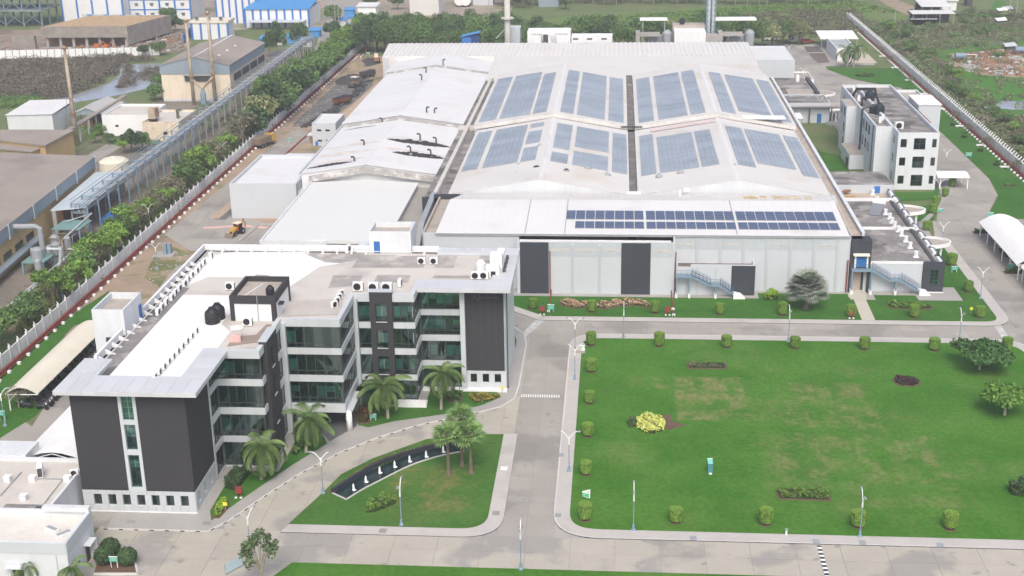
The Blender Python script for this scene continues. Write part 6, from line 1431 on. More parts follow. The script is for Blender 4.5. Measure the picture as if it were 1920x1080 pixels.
MB().box(-232, -223, 487, 489, 0, 5).obj('stair_core', BRICKW, cs)
hd = thing('site_hoarding', 'long white panel hoarding along the canal on the left', 'fence', (-200, 480, 0)); pa, pb = P(-40, 113), P(300, 105); n = 26
for i in range(n):
    q0, q1 = pa+(pb-pa)*(i/n), pa+(pb-pa)*((i+.94)/n); MB().prism([(q0.x, q0.y), (q1.x, q1.y), (q1.x, q1.y+.12), (q0.x, q0.y+.12)], .3, 3.4).obj('panel', WHITE, hd); MB().box(q0.x-.25, q0.x-.05, q0.y-.1, q0.y+.15, 0, 3.5).obj('post', GREYM, hd)
BW = mat('works_white', (.68, .69, .70), var=.05)
def works(name, label, x0, x1, y0, dep, z, nv, nh, stripes=False, wins=0, slope=0):
    t = thing(name, label, 'works', ((x0+x1)/2, y0, 0)); MB().box(x0, x1, y0, y0+dep, 0, z).obj('walls', BW, t)
    for i in range(nv+1):
        x = x0+(x1-x0)*i/nv; piece('blue_pilaster', BLUEB, t, x-.4, x+.4, y0-.15, y0+.1, 0, z)
    for j in range(nh): zz = z*(j+1)/(nh+.3); piece('blue_band', BLUEB, t, x0, x1, y0-.12, y0-.02, zz-.25, zz+.25)
    for i in range(wins):
        for j in range(max(1, nh)):
            x = x0+(x1-x0)*(i+.5)/wins; piece('window', INTER, t, x-.7, x+.7, y0-.05, y0-.01, z*(j+.35)/(nh+.3), z*(j+.35)/(nh+.3)+1.2); piece('window_hood', INTER, t, x-.9, x+.9, y0-.5, y0-.01, z*(j+.35)/(nh+.3)+1.2, z*(j+.35)/(nh+.3)+1.4)
    return t
works('works_block', 'white works block with grid of blue bands at the top left', -221, -186.5, 566, 20, 14, 5, 3, wins=5)
works('works_block', 'white works block with vertical blue stripes left of the blue roof', -171, -153.5, 553, 20, 18, 6, 0, wins=0)
t = works('works_block', 'grey white works tower with blue stripes behind the unfinished building', -241, -214, 558, 20, 18, 4, 0, wins=0)
t = works('blue_roof_works', 'white works shed with blue sheet roof and narrow blue windows', -155, -128, 540, 22, 7.5, 8, 0); MB().prism([(-155.5, 539.5), (-127.5, 539.5), (-127.5, 563), (-153, 563)], [7.5, 7.5, 10, 10], [7.8, 7.8, 10.3, 10.3]).obj('roof', BLUET, t)
MB().box(-153, -129, 533, 539.6, 3, 3.3).obj('awning', WALLG, t)
t = works('works_cabin', 'small white cabin with blue bands and cream roof behind the beige hall', -168, -153.5, 509, 9, 6.5, 4, 0, wins=3); MB().box(-168.4, -153, 508.6, 518.4, 6.5, 7.4).obj('roof', CREAM, t)
fr = thing('steel_frame_building', 'open blue grey steel frame building at the top left corner', 'building', (-262, 550, 0)); mb = MB()
for ix in range(6):
    for iy in range(3): x, y = -285+ix*8, 545+iy*8; mb.box(x-.3, x+.3, y-.3, y+.3, 0, 20)
for ix in range(5):
    for z in (1, 7, 13): x = -285+ix*8; mb.tube([(x, 545, z), (x+8, 545, z+6)], .22, 4); mb.tube([(x+8, 545, z), (x, 545, z+6)], .22, 4)
mb.obj('steel_frame', mat('frame_steel', (.14, .21, .25), var=.1), fr)
for z in (6.6, 13, 19): MB().box(-286, -244, 544, 563, z, z+.7).obj('deck', mat('frame_steel2', (.20, .25, .26), var=.2), fr)
bf = thing('blue_fence', 'blue and white sheet fence in front of the white works at the top left', 'fence', (-190, 545, 0))
pa, pb = P(155, 44), P(300, 46); n = 14
for i in range(n):
    q0, q1 = pa+(pb-pa)*(i/n), pa+(pb-pa)*((i+.97)/n); MB().prism([(q0.x, q0.y), (q1.x, q1.y), (q1.x, q1.y+.2), (q0.x, q0.y+.2)], 0, 4).obj('panel', BLUET if i % 3 == 1 else WALLG, bf)
t = thing('blue_screen', 'slanting bright blue sheet screen left of the small works cabin', 'fence', (-175, 510, 0)); pa, pb = P(343, 82), P(372, 52); MB().prism([(pa.x, pa.y), (pb.x, pb.y), (pb.x+.4, pb.y), (pa.x+.4, pa.y)], 0, 3.4).obj('sheet', BLUEB, t); MB().box(pa.x-.2, pa.x+.1, pa.y-.2, pa.y+.1, 0, 3.6).obj('post', GREYM, t)
for i, (px, py) in enumerate(((497, 86), (520, 84), (548, 82), (575, 88), (590, 70), (640, 50), (655, 30), (660, 45))):
    c = P(px, py); t = thing('tarpaulin_stall', ('leftmost', 'second', 'third', 'fourth', 'tall right', 'lane side', 'upper lane side', 'middle lane side')[i]+' blue tarpaulin covered stall near the blue roofed works', 'stall', tuple(c), 0, 'blue tarpaulin stalls'); MB().box(c.x-2, c.x+2, c.y, c.y+4, 0, 2.6).obj('sides', WALLG if i % 2 else BLUET, t); MB().prism([(c.x-2.4, c.y-.4), (c.x+2.4, c.y-.4), (c.x+2.4, c.y+4.4), (c.x-2.4, c.y+4.4)], [2.6, 2.6, 3.3, 3.3], [2.7, 2.7, 3.4, 3.4]).obj('roof', BLUET, t)
for i, (px, py, m) in enumerate(((182, 93, ORANGE), (198, 95, ORANGE))):
    c = P(px, py); t = thing('excavator', ('larger', 'smaller')[i]+' orange excavator by the white hoarding', 'excavator', tuple(c)); OFF[t.name] = tuple(c); t.scale = (.7,)*3; MB().box(c.x-1.8, c.x+1.8, c.y, c.y+3, 0, 1.1).obj('tracks', DKGREY, t); MB().box(c.x-1.6, c.x+1.2, c.y+.2, c.y+2.6, 1.1, 2.9).obj('body', m, t); MB().tube([(c.x+1, c.y+1, 2.2), (c.x+3.2, c.y+.8, 4.4), (c.x+5.2, c.y+.6, 2.4), (c.x+5, c.y+.5, .9)], .3, 5).obj('boom', m, t)
# ------------------------------------------------------------------ boundary walls
def boundary(name, label, x, y0, y1, h, side, posts_h, red=True):
    t = thing(name, label, 'wall', (x, y0, 0)); st = 3.2; n = int((y1-y0)/st)
    for i in range(n):
        y = y0+i*st
        piece('wall_panel', mat('weathered_white_wall', (.72, .73, .73), var=.12, sc=.35, fine=.06, streak=.08, stain=((.42, .41, .39), .3, .58, .74, .6)), t, x-.1, x+.1, y+.18, y+st, 0, h)
        piece('wall_post', WALLW, t, x-.17, x+.17, y-.16, y+.16, 0, posts_h)
    return t
bw = boundary('boundary_wall', 'long white boundary wall on the left with trees leaning over it', -96.0, 150, 510, 2.1, 1, 2.5)
for i in range(112):
    y = 150.3+i*3.2; off = OFF[bw.name]
    o = mob('wall_spike', unit(WHITE), bw, (-.15, y-150, 2.6), (0, R(-35), 0), (.10, .12, .45))
ew = boundary('boundary_wall', 'long white boundary wall on the right topped by leaning white posts', 95.5, 262, 560, 2.2, -1, 2.4)
for i in range(150):
    y = 263+i*1.95; mob('wall_spike', unit(WHITE), ew, (.3, y-262, 2.55), (0, R(40), 0), (.2, .35, 1.0))
for x, y0, y1, nm, lab in ((-94.9, 165, 470, 'red_pipe', 'red water pipe on white blocks along the left boundary wall'), (94.3, 265, 525, 'red_pipe', 'red water pipe on white blocks along the right boundary wall')):
    t = thing(nm, lab, 'pipe', (x, y0, 0)); MB().tube([(x, y0, .55), (x, y1, .55)], .24, 7).obj('pipe', REDP, t); MB().tube([(x+(.5 if x < 0 else -.5), y0, .35), (x+(.5 if x < 0 else -.5), y1, .35)], .14, 6).obj('pipe', REDP, t)
    for i in range(int((y1-y0)/(3.5 if x < 0 else 2.6))):
        y = y0+1+i*(3.5 if x < 0 else 2.6); piece('support_block', WHITE, t, x+(.65 if x < 0 else -1.15), x+(1.15 if x < 0 else -.65), y, y+.5, 0, .42)
for i in range(9):
    y = 288+i*22; t = thing('white_bench', '%s white slab bench from the near end along the right boundary wall' % nth(i), 'bench', (92.4, y, 0), 0, 'white slab benches by the right wall'); MB().box(91.4, 93.6, y-.5, y+.5, .3, .48).obj('seat_slab', WHITE, t); MB().box(91.6, 91.9, y-.4, y+.4, .0, .3).box(93.1, 93.4, y-.4, y+.4, 0, .3).obj('leg', WALLG, t)

# ------------------------------------------------------------------ vegetation
def leaf_mesh(name, C, Nrm, size, m, aspect=1.6, jitter=.9, extra=None):
    C = np.asarray(C, float); n = len(C)
    nr = np.asarray(Nrm, float)+rng.normal(0, jitter, (n, 3)); nr /= np.linalg.norm(nr, axis=1, keepdims=True)+1e-9
    a = np.cross(nr, rng.normal(0, 1, (n, 3))); a /= np.linalg.norm(a, axis=1, keepdims=True)+1e-9
    b = np.cross(nr, a); s = (size*rng.uniform(.6, 1.35, (n, 1))); a = a*s*.5*aspect**.5; b = b*s*.5/aspect**.5
    V = np.stack([C-a*.95, C-b*.8, C+a, C+b*.8], 1).reshape(-1, 3)
    me = bpy.data.meshes.new(name); me.vertices.add(4*n); me.vertices.foreach_set('co', V.ravel())
    me.loops.add(4*n); me.loops.foreach_set('vertex_index', np.arange(4*n)); me.polygons.add(n)
    me.polygons.foreach_set('loop_start', np.arange(0, 4*n, 4)); me.polygons.foreach_set('loop_total', np.full(n, 4))
    me.materials.append(m); me.update(calc_edges=True); me.validate(); return me
def lobed(n, rx, ry, rz, lobes, cz, lr=.45, seed=0, flat=.0):
    r = np.random.default_rng(seed); d = r.normal(0, 1, (lobes, 3)); d /= np.linalg.norm(d, axis=1, keepdims=True)
    d[:, 2] = np.abs(d[:, 2])*1.1-.35; rad = r.uniform(.35, .78, (lobes, 1)); L = d*rad
    k = r.integers(0, lobes, n); u = r.normal(0, 1, (n, 3)); u /= np.linalg.norm(u, axis=1, keepdims=True)
    lrs = r.uniform(.6, 1.15, lobes)[k][:, None]*lr; q = L[k]+u*lrs*r.uniform(.55, 1.05, (n, 1))
    Nn = u+np.array([0, 0, .5]); P_ = q*np.array([rx, ry, rz]); P_[:, 2] += cz
    return P_, Nn, L*np.array([rx, ry, rz])+np.array([0, 0, cz])
def trunk_mb(h, r, lob, spread=.8, n=5, seed=0):
    rr = random.Random(seed); mb = MB(); mb.tube([(0, 0, -.2), (rr.uniform(-.15, .15), rr.uniform(-.15, .15), h*.5), (rr.uniform(-.3, .3), rr.uniform(-.3, .3), h)], r, 7, r*.6)
    for i in range(min(n, len(lob))):
        p = Vector(lob[i]); a = Vector((0, 0, h*rr.uniform(.55, .95))); m_ = (a+p)/2+Vector((0, 0, .3)); mb.tube([a, m_, p], r*.45, 5, r*.14)
    return mb
def tree_kind(name, rx, rz, trunk_h, m, n=1500, leaf=.42, lobes=11, lr=.42, bark=BARK, variants=3, trunk_r=.16, seed=1, limbs=5):
    out = []
    for v in range(variants):
        Pn, Nn, lob = lobed(n, rx, rx*random.uniform(.88, 1.1), rz, lobes, trunk_h+rz*.55, lr, seed*10+v)
        t = thing(name, name.replace('_', ' '), 'tree')
        trunk_mb(trunk_h, trunk_r, lob, n=limbs, seed=seed+v).obj('trunk', bark, t)
        mob('crown', leaf_mesh('crown', Pn, Nn, leaf, m), t)
        out.append(Proto(t))
    return out
def plant_tree(kind, i, loc, label, group, s=1.0, rot=None):
    return kind[i % len(kind)].put(tuple(loc), random.uniform(0, 6.28) if rot is None else rot, label, group, s)

T_WALL = tree_kind('boundary_tree', 3.4, 2.3, 2.6, L_LIGHT, 1700, .42, 12, .38, seed=3)
T_WALLM = tree_kind('boundary_tree', 3.3, 2.5, 2.6, L_MID, 1800, .42, 12, .38, seed=4)
T_SPARSE = tree_kind('bare_tree', 3.0, 2.2, 2.2, L_OLIVE, 650, .34, 13, .42, bark=BARKP, seed=5, limbs=9, trunk_r=.12)
T_DARK = tree_kind('dense_tree', 3.8, 3.2, 2.2, L_DARK, 2300, .5, 12, .42, seed=6)
T_MID = tree_kind('bushy_tree', 3.6, 3.0, 2.0, L_MID, 2100, .5, 12, .42, seed=7)
T_YEL = tree_kind('yellow_topped_tree', 3.2, 2.4, 2.4, L_PALE, 1500, .45, 11, .40, seed=8, variants=2)
T_RAIN = tree_kind('spreading_tree', 3.9, 1.5, 1.5, leaf_mat('spreading_tree_leaves', (.035, .095, .025), (.075, .165, .045), 1.4, .1), 5200, .42, 20, .36, bark=BARKP, seed=9, variants=1, limbs=8)
T_RAINL = tree_kind('spreading_tree', 3.2, 1.45, 1.5, leaf_mat('bright_spreading_leaves', (.085, .19, .03), (.15, .29, .05), 1.4, .1), 3600, .38, 18, .36, bark=BARKP, seed=10, variants=1, limbs=8)
T_FAR = tree_kind('woodland_tree', 4.2, 4.2, 3.5, L_DARK, 1000, .8, 10, .42, bark=BARKP, seed=11)
T_FRONT = tree_kind('thin_branched_tree', 2.3, 2.6, 1.8, leaf_mat('dull_green_leaves', (.06, .10, .045), (.135, .19, .085), 2.5, .05), 1300, .22, 30, .17, bark=BARKP, seed=12, variants=1, limbs=18, trunk_r=.1)
T_BELT = {k_: tree_kind('belt_tree', 3.6, 2.9, 1.9, k_, 3300, .30, 14, .38, seed=60+i_, variants=2) for i_, k_ in enumerate((L_DARK, L_MID, L_PALE))}
random.seed(4)
y = 187.0; i = 0; seq = []
while y < 520:
    far = y > 330
    if y < 205: k = T_WALLM
    elif y < 262: k = (T_WALL, T_SPARSE, T_WALL, T_WALLM)[i % 4]
    elif y < 335: k = (T_SPARSE, T_WALL, T_SPARSE, T_SPARSE, T_WALLM)[i % 5]
    elif y < 420: k = (T_WALLM, T_DARK, T_WALLM, T_YEL if 345 < y < 352 else T_MID)[i % 4]
    else: k = (T_WALL, T_WALLM, T_MID)[i % 3]
    desc = {id(T_WALL): 'bright green', id(T_WALLM): 'mid green', id(T_SPARSE): 'thin half bare', id(T_DARK): 'dark dense', id(T_MID): 'full green', id(T_YEL): 'pale yellowish'}[id(k)]
    x = -99.5+random.uniform(-1.2, 1.6)+(1.5 if far else 0)
    plant_tree(k, i, (x, y, 0), '%s tree outside the left boundary wall, %s from the near end' % (desc, nth(i)), 'trees along the left boundary wall', random.uniform(.85, 1.35)*(1.4 if far else 1.08))
    y += random.uniform(4.3, 6.2)*(1.1 if far else 1); i += 1
i0 = i
# extra trees behind the first row further up
for j in range(14):
    yy = 385+j*9.5; plant_tree((T_WALL, T_MID, T_WALLM)[j % 3], j, (-105-random.uniform(0, 4)+.08*(yy-385), yy, 0), '%s tree in the second row behind the left boundary trees' % nth(j), 'second row of boundary trees', random.uniform(1.1, 1.45))
plant_tree(T_YEL, 0, tuple(P(524, 222)), 'pale yellow flowering tree inside the left boundary wall near the asphalt strip', 'trees along the left boundary wall', 1.25)
for j, (px, py, s) in enumerate(((520, 105, 1.5), (563, 100, 1.5), (505, 108, 1.2))): plant_tree(T_DARK, j, tuple(P(px, py)), '%s dark slender tree in front of the blue tarpaulins' % ('left', 'right', 'small')[j], 'dark trees before the blue stalls', (s*.62, s*.62, s*1.25))
# trees behind the factory
hedge = []
for j in range(46):
    x = -92+j*3.55; yy = 470+random.uniform(-3, 10)-(0 if x < -30 else -2)
    k = T_BELT[(L_DARK, L_MID, L_MID, L_DARK, L_MID)[j % 5]]
    if x > 55 and j % 3 == 0 or j in (21, 31): k = T_BELT[L_PALE]
    s = (2.0 if x < -45 else 2.15 if x < 50 else 1.4)*random.uniform(.85, 1.15)
    plant_tree(k, j, (x, yy+(14 if x > 40 else 0), 0), '%s tree from the left in the leafy belt behind the factory' % nth(j), 'tree belt behind the factory', s)
for j in range(10):
    x = -88+j*5.2; plant_tree(T_BELT[(L_DARK, L_MID)[j % 2]], j, (x, 492+random.uniform(-3, 6), 0), '%s tree in the taller back row left of the flue stack' % nth(j), 'taller back row of trees', random.uniform(1.9, 2.4))
for j in range(34):
    x = -52+j*4.6+random.uniform(-1, 1); yy = 606+random.uniform(-3, 5)-(2 if j > 20 else 0)
    plant_tree(T_FAR, j, (x, yy, 0), '%s dark tree from the left in the wood edge along the top of the photograph' % nth(j), 'wood edge at the top', random.uniform(.9, 1.25))
for j in range(24):
    x = -50+j*6.6; plant_tree(T_FAR, j+1, (x, 618+random.uniform(-2, 6), 0), '%s dark tree in the rear rank of the wood at the top' % nth(j), 'rear rank of the wood at the top', random.uniform(1.1, 1.4))
for j, (px, py, s) in enumerate(((628, 50, 1.5), (622, 78, 1.3), (640, 95, 1.3), (700, 20, 1.2), (745, 18, 1.2), (955, 12, 1.3), (1060, 18, 1.2), (980, 16, 1.1))):
    plant_tree(T_DARK if j % 2 else T_MID, j, tuple(P(px, py)), '%s scattered tree from the left among the northern yards' % nth(j), 'scattered northern trees', s)
for j, (px, py, s, k) in enumerate(((300, 165, .9, T_MID), (293, 185, .9, T_MID), (247, 282, .95, T_DARK), (268, 278, .8, T_MID), (235, 285, .7, T_WALL), (315, 40, 1.2, T_MID), (330, 55, 1.0, T_DARK), (268, 105, .8, T_DARK), (300, 100, .9, T_MID), (205, 268, .6, T_WALLM), (190, 250, .6, T_MID), (180, 265, .6, T_WALL))):
    plant_tree(k, j, tuple(P(px, py+4)), ['tree beside the canal left of the beige hall', 'green tree at the foot of the beige hall wall', 'dark bush before the white flat roofed room', 'leafy bush right of the dark one before the white room', 'light bush left of the dark one before the white room', 'tree before the blue fence', 'dark tree right of the blue fence', 'dark bush at the right end of the white hoarding', 'green bush behind the right end of the hoarding', 'low bush by the gangway path', 'green bush behind the gangway posts', 'bright bush under the gangway'][j], 'trees around the neighbouring plant', s)
for j in range(26):
    yy = 312+j*8.6; plant_tree((T_WALL, T_WALLM, T_MID, T_SPARSE)[j % 4], j, (98.8+random.uniform(0, 9), yy, 0), '%s small tree from the near end just outside the right boundary wall' % nth(j), 'small trees outside the right wall', random.uniform(.55, .95))
# right-hand scrub: individual larger bushes
B_SCR = [tree_kind('scrub_bush', 3.0, 1.5, .2, m, 700, .5, 10, .45, seed=20+q, variants=2, trunk_r=.08) for q, m in enumerate((L_SCRUB, L_MID, L_OLIVE))]
random.seed(12); cnt = 0; tries = 0
marsh_px = [(1780, 140), (1745, 98), (1800, 88), (1850, 82), (1990, 70), (1990, 240), (1900, 235), (1850, 215), (1820, 180), (1790, 165)]
clear_px = [(1700, 30), (1800, 20), (1800, 52), (1700, 52)]
def wpix(x, y, z=0):
    v = Vector((x, y, z-CAM_H)); d = v.dot(_f); return 960+FPX*v.dot(_r)/d, 540-FPX*v.dot(_u)/d
while cnt < 210 and tries < 6000:
    tries += 1; x = random.uniform(97, 190); yy = random.uniform(300, 575)
    px, py = wpix(x, yy)
    if px > 1960 or py < -10 or x < 98.5: continue
    if inside(marsh_px, px, py) and random.random() < .93: continue
    if inside(clear_px, px, py): continue
    if px < 1700 and py < 45: continue
    kk = random.choice((0, 0, 1, 2, 2)); s = random.uniform(.45, 1.25)
    plant_tree(B_SCR[kk], cnt, (x, yy, 0), ('yellow green', 'fresh green', 'olive grey')[kk]+' scrub bush among many on the waste ground beyond the right boundary wall', 'scrub bushes beyond the right wall '+('of yellow green', 'of fresh green', 'of olive grey')[kk], s); cnt += 1
# massed undergrowth (nobody could count it)
def mass(name, label, cat, polys, n, k, size, m, hz, clump=1.6, seed=1, keep=None):
    r = np.random.default_rng(seed); C = []
    xs = [p[0] for q in polys for p in q]; ys = [p[1] for q in polys for p in q]
    while len(C) < n:
        x, y_ = r.uniform(min(xs), max(xs)), r.uniform(min(ys), max(ys))
        if any(inside(q, x, y_) for q in polys) and not (keep and not keep(x, y_, r)): C.append((x, y_, r.uniform(.2, 1)))
    C = np.array(C); idx = np.repeat(np.arange(n), k); u = r.normal(0, 1, (n*k, 3)); u /= np.linalg.norm(u, axis=1, keepdims=True)
    sc = (.5+C[idx, 2:3]*.9)*clump; p = u*sc*r.uniform(.6, 1.05, (n*k, 1)); p[:, 2] = np.abs(p[:, 2])*hz
    p[:, :2] += C[idx, :2]
    o = mob(name, leaf_mesh(name, p, u+np.array([0, 0, .6]), size, m)); o['kind'] = 'stuff'; o['label'] = label; o['category'] = cat; return o
scr = PP([(1600, 30), (1700, 55), (1990, 40), (1990, 300), (1935, 340), (1640, 62)])
def notmarsh(x, y_, r):
    px, py = wpix(x, y_)
    return not (inside(marsh_px, px, py) and r.random() < .9) and x > 97.5
mass('undergrowth', 'mixed green scrub covering the waste ground beyond the right wall', 'scrub', [scr], 2400, 50, .5, L_SCRUB, .7, 1.6, 31, notmarsh)
mass('undergrowth', 'brownish olive scrub patches beyond the right wall', 'scrub', [scr], 700, 50, .5, L_OLIVE, .8, 1.7, 32, notmarsh)
mang = PP([(-40, 122), (215, 112), (300, 114), (222, 118), (208, 142), (185, 158), (150, 172), (110, 190), (60, 182), (-40, 195)])
mass('mangrove_scrub', 'brown mangrove scrub beside the canal at the far left', 'mangrove', [mang], 620, 130, .5, L_BROWN, 1.1, 2.3, 33)
mass('mangrove_scrub', 'small brown mangrove clumps standing in the canal water', 'mangrove', [PP([(235, 125), (250, 123), (250, 138), (235, 140)]), PP([(225, 145), (250, 143), (250, 163), (222, 165)]), PP([(255, 135), (300, 130), (300, 150), (262, 150)])], 45, 110, .45, L_BROWN, 1.0, 1.8, 34)
mass('canal_reeds', 'green reedy growth at the near edge of the mangroves', 'reeds', [PP([(-40, 182), (60, 180), (95, 192), (60, 204), (-40, 206)])], 130, 50, .6, L_MID, .8, 1.6, 35)
mass('field_scrub', 'low grey green scrub along the back of the green field', 'scrub', [PP([(930, 78), (990, 66), (1150, 50), (1300, 40), (1500, 20), (1620, 20), (1640, 62), (1500, 72), (1200, 68)])], 700, 40, .7, L_OLIVE, .8, 1.6, 36)
mass('field_grass_tufts', 'bright grass tufts in the far green field', 'grass', [PP([(960, 62), (1100, 34), (1440, 10), (1600, 0), (1690, 25), (1500, 22), (1200, 48)])], 700, 14, .7, leaf_mat('tuft_leaves', (.07, .15, .025), (.12, .21, .04), .3, .1), .35, 1.3, 37)
mass('yard_weeds', 'weeds along the neighbouring plant side of the left wall', 'weeds', [[(-106.5, 200), (-98, 200), (-98, 420), (-106.5, 420)]], 330, 26, .4, L_MID, .6, .8, 38)
mass('yard_weeds', 'weeds on the ground between the pipe rack and white rooms', 'weeds', [PP([(265, 250), (420, 180), (430, 200), (330, 270), (200, 275), (150, 240)])], 220, 26, .5, L_MID, .6, 1.0, 39)
mass('field_scrub', 'green scrub strip between the trees and northern yards', 'scrub', [PP([(735, 62), (770, 38), (850, 42), (950, 45), (960, 60), (900, 62)])], 200, 40, .7, L_MID, .9, 1.8, 40)

mass('roadside_thicket', 'tangled bright green undergrowth below the left boundary trees', 'thicket', [[(-106, 196), (-97.2, 196), (-97.2, 300), (-106, 300)]], 170, 60, .38, L_LIGHT, 1.1, 1.5, 41)
mass('roadside_thicket', 'dry olive undergrowth below the left boundary trees', 'thicket', [[(-106, 200), (-97.2, 200), (-97.2, 370), (-106, 370)]], 260, 60, .36, L_OLIVE, 1.2, 1.6, 42)
mass('roadside_thicket', 'deep green undergrowth below the upper left boundary trees', 'thicket', [[(-107, 300), (-97.2, 300), (-97.2, 500), (-107, 500)]], 260, 55, .5, L_MID, 1.3, 1.8, 43)
def rubble(name, label, polys, n, m, smax, seed, z=.02):
    r = np.random.default_rng(seed); mb = MB(); xs = [q[0] for w_ in polys for q in w_]; ys = [q[1] for w_ in polys for q in w_]; k = 0
    while k < n:
        x, y_ = r.uniform(min(xs), max(xs)), r.uniform(min(ys), max(ys))
        if not any(inside(q, x, y_) for q in polys): continue
        k += 1; a_, b_ = r.uniform(.15, smax, 2); h = r.uniform(.08, smax*.6); c_, s_ = math.cos(k), math.sin(k)
        mb.prism([(x+a_*c_, y_+a_*s_), (x-b_*s_, y_+b_*c_), (x-a_*c_*.9, y_-a_*s_*.8), (x+b_*s_, y_-b_*c_)], z, z+h, bottom=False)
    mb.obj(name, m, kind='stuff')['label'] = label
site = PP([(0, 104), (330, 97), (345, 84), (330, 62), (215, 62), (200, 80), (100, 96), (0, 90)])
rubble('site_rubble', 'rubble strewn over the building site', [site], 420, BRICKW, 1.6, 51); rubble('site_rubble', 'rusty scrap strewn over the building site', [site], 260, RUST, 1.5, 52); rubble('site_rubble', 'pale debris strewn over the building site', [site], 160, WALLW, 1.0, 53)
yard = PP([(240, 560), (310, 470), (350, 480), (390, 470), (300, 560)]); rubble('yard_rubble', 'small stones and litter on the bare left yard', [yard, [(-94, 330), (-88, 330), (-86, 440), (-94, 440)], PP([(455, 450), (520, 425), (520, 450), (470, 465)])], 260, CONC, .35, 54); rubble('yard_rubble', 'dark spoil along the asphalt strip', [PP([(560, 240), (600, 236), (660, 190), (700, 150), (690, 150), (640, 190), (590, 225)])], 220, GRAVEL, .9, 55)
rubble('clearing_rubble', 'scrap strewn over the dirt clearing', [PP([(1785, 104), (1915, 92), (1915, 142), (1830, 138), (1800, 118)])], 330, RUST, 1.3, 56); rubble('clearing_rubble', 'pale scrap strewn over the dirt clearing', [PP([(1785, 104), (1915, 92), (1915, 142), (1830, 138), (1800, 118)])], 200, WALLG, 1.1, 57)
# topiary drums on the lawns
def topiary():
    t = thing('topiary_shrub', 'clipped drum shaped shrub', 'shrub'); n = 2600; r = np.random.default_rng(5)
    th = r.uniform(0, 6.283, n); z = r.uniform(.38, 1.98, n); top = r.random(n) < .42
    taper = .80+.20*np.clip((z-.3)/.9, 0, 1); edge = np.clip((z-1.8)/.2, 0, 1)
    rad = np.where(top, np.sqrt(r.random(n))*.84, (.86+.04*np.sin(th*5))*taper*(1-.07*edge)); zz = np.where(top, 2.02-.10*(rad/.84)**4, z)
    C = np.stack([rad*np.cos(th), rad*np.sin(th), zz], 1); N = np.where(top[:, None], np.array([0, 0, 1.]), np.stack([np.cos(th), np.sin(th), .05+0*th], 1))
    mob('foliage', leaf_mesh('foliage', C, N, .13, L_TOPI, 1.3, .33), t)
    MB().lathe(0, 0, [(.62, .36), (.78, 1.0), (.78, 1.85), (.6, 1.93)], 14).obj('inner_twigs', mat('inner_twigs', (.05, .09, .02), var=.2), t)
    MB().tube([(0, 0, -.05), (.03, 0, .45)], .09, 6).obj('stem', BARK, t); MB().lathe(0, 0, [(.72, -.02), (.66, .035)], 14).obj('soil_ring', SOIL, t)
    return Proto(t)
TP = topiary(); G_T = 'clipped drum shrubs around the great lawn'
for i, x in enumerate((-3.6, 7.3, 18.0, 28.8, 39.7, 50.5, 61.7)): TP.put((x, 194.9, .12), random.uniform(0, 6), '%s clipped drum shrub from the left along the far edge of the great lawn' % nth(i), G_T, (random.uniform(.93, 1.05), random.uniform(.93, 1.05), random.uniform(.9, 1.15)))
for i, y in enumerate((150.8, 161.9, 172.7, 184.2)): TP.put((-3.4, y, .12), random.uniform(0, 6), '%s clipped drum shrub from the near corner along the great lawn left edge' % nth(i), G_T, random.uniform(.9, 1.05))
for i, x in enumerate((-3.2, 7.7, 18.4, 29.3, 40.0, 50.8)): TP.put((x, 139.2, .12), random.uniform(0, 6), '%s clipped drum shrub from the left along the near edge of the great lawn' % nth(i), G_T, (random.uniform(.95, 1.1), random.uniform(.95, 1.1), random.uniform(.9, 1.15)))
for i, (x, y) in enumerate(((-14, 211.2), (-3.8, 210), (7.0, 209.8), (18, 209.7), (28.5, 209.6), (39.9, 209.2), (50.4, 209.3), (61.3, 209.6), (62.5, 222.4))): TP.put((x, y, .12), random.uniform(0, 6), '%s clipped drum shrub from the left on the factory lawn' % nth(i), 'clipped drum shrubs on the factory lawn', (random.uniform(.85, 1.0), random.uniform(.85, 1.0), random.uniform(.9, 1.15)))
for i, (px, py, s) in enumerate(((1784, 498, 1.15), (1737, 432, .95), (1749, 400, 1.0), (1755, 385, 1.0), (1772, 368, .9), (1785, 350, .95))): TP.put(tuple(P(px, py, .1)), i, '%s clipped shrub from the near end on the small gardens between annex and side road' % nth(i), 'clipped shrubs in the side gardens', s)
# beds and hedges made of dense planting
def bed(name, label, cat, poly, n, h, size, m, z0=.1, soil=True, seed=3, jitter=.7):
    t = thing(name, label, cat, (poly[0][0], poly[0][1], 0)); r = np.random.default_rng(seed); C = []
    xs = [p[0] for p in poly]; ys = [p[1] for p in poly]; inn = inset(poly, .12)
    while len(C) < n:
        x, y_ = r.uniform(min(xs), max(xs)), r.uniform(min(ys), max(ys))
        if inside(inn, x, y_): C.append((x-poly[0][0], y_-poly[0][1], z0+h*(.25+.75*r.random()**.6)*(.8+.25*math.sin(2.3*x+1.7*y_))))
    mob('planting', leaf_mesh('planting', np.array(C), np.tile(np.array([0, 0, 1.]), (n, 1)), size, m, 1.6, jitter), t)['kind'] = 'stuff'
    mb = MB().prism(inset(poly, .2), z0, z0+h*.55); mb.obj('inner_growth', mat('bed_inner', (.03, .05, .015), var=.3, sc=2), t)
    if soil: MB().prism(inset(poly, -.15), z0-.02, z0+.06).obj('soil', SOIL, t)
    return t
def ell(cx, cy, rx, ry, n=18, wob=.12, seed=1):
    r = random.Random(seed); return [(cx+rx*(1+r.uniform(-wob, wob))*math.cos(6.283*i/n), cy+ry*(1+r.uniform(-wob, wob))*math.sin(6.283*i/n)) for i in range(n)]
c = P(1222, 800, .2); bed('yellow_bed', 'mound of bright yellow leafed plants on the great lawn', 'flower bed', ell(c.x-.1, c.y+.6, 2.1, 3.0, 20, .1), 2600, .9, .30, L_YELLOW, .12, False)
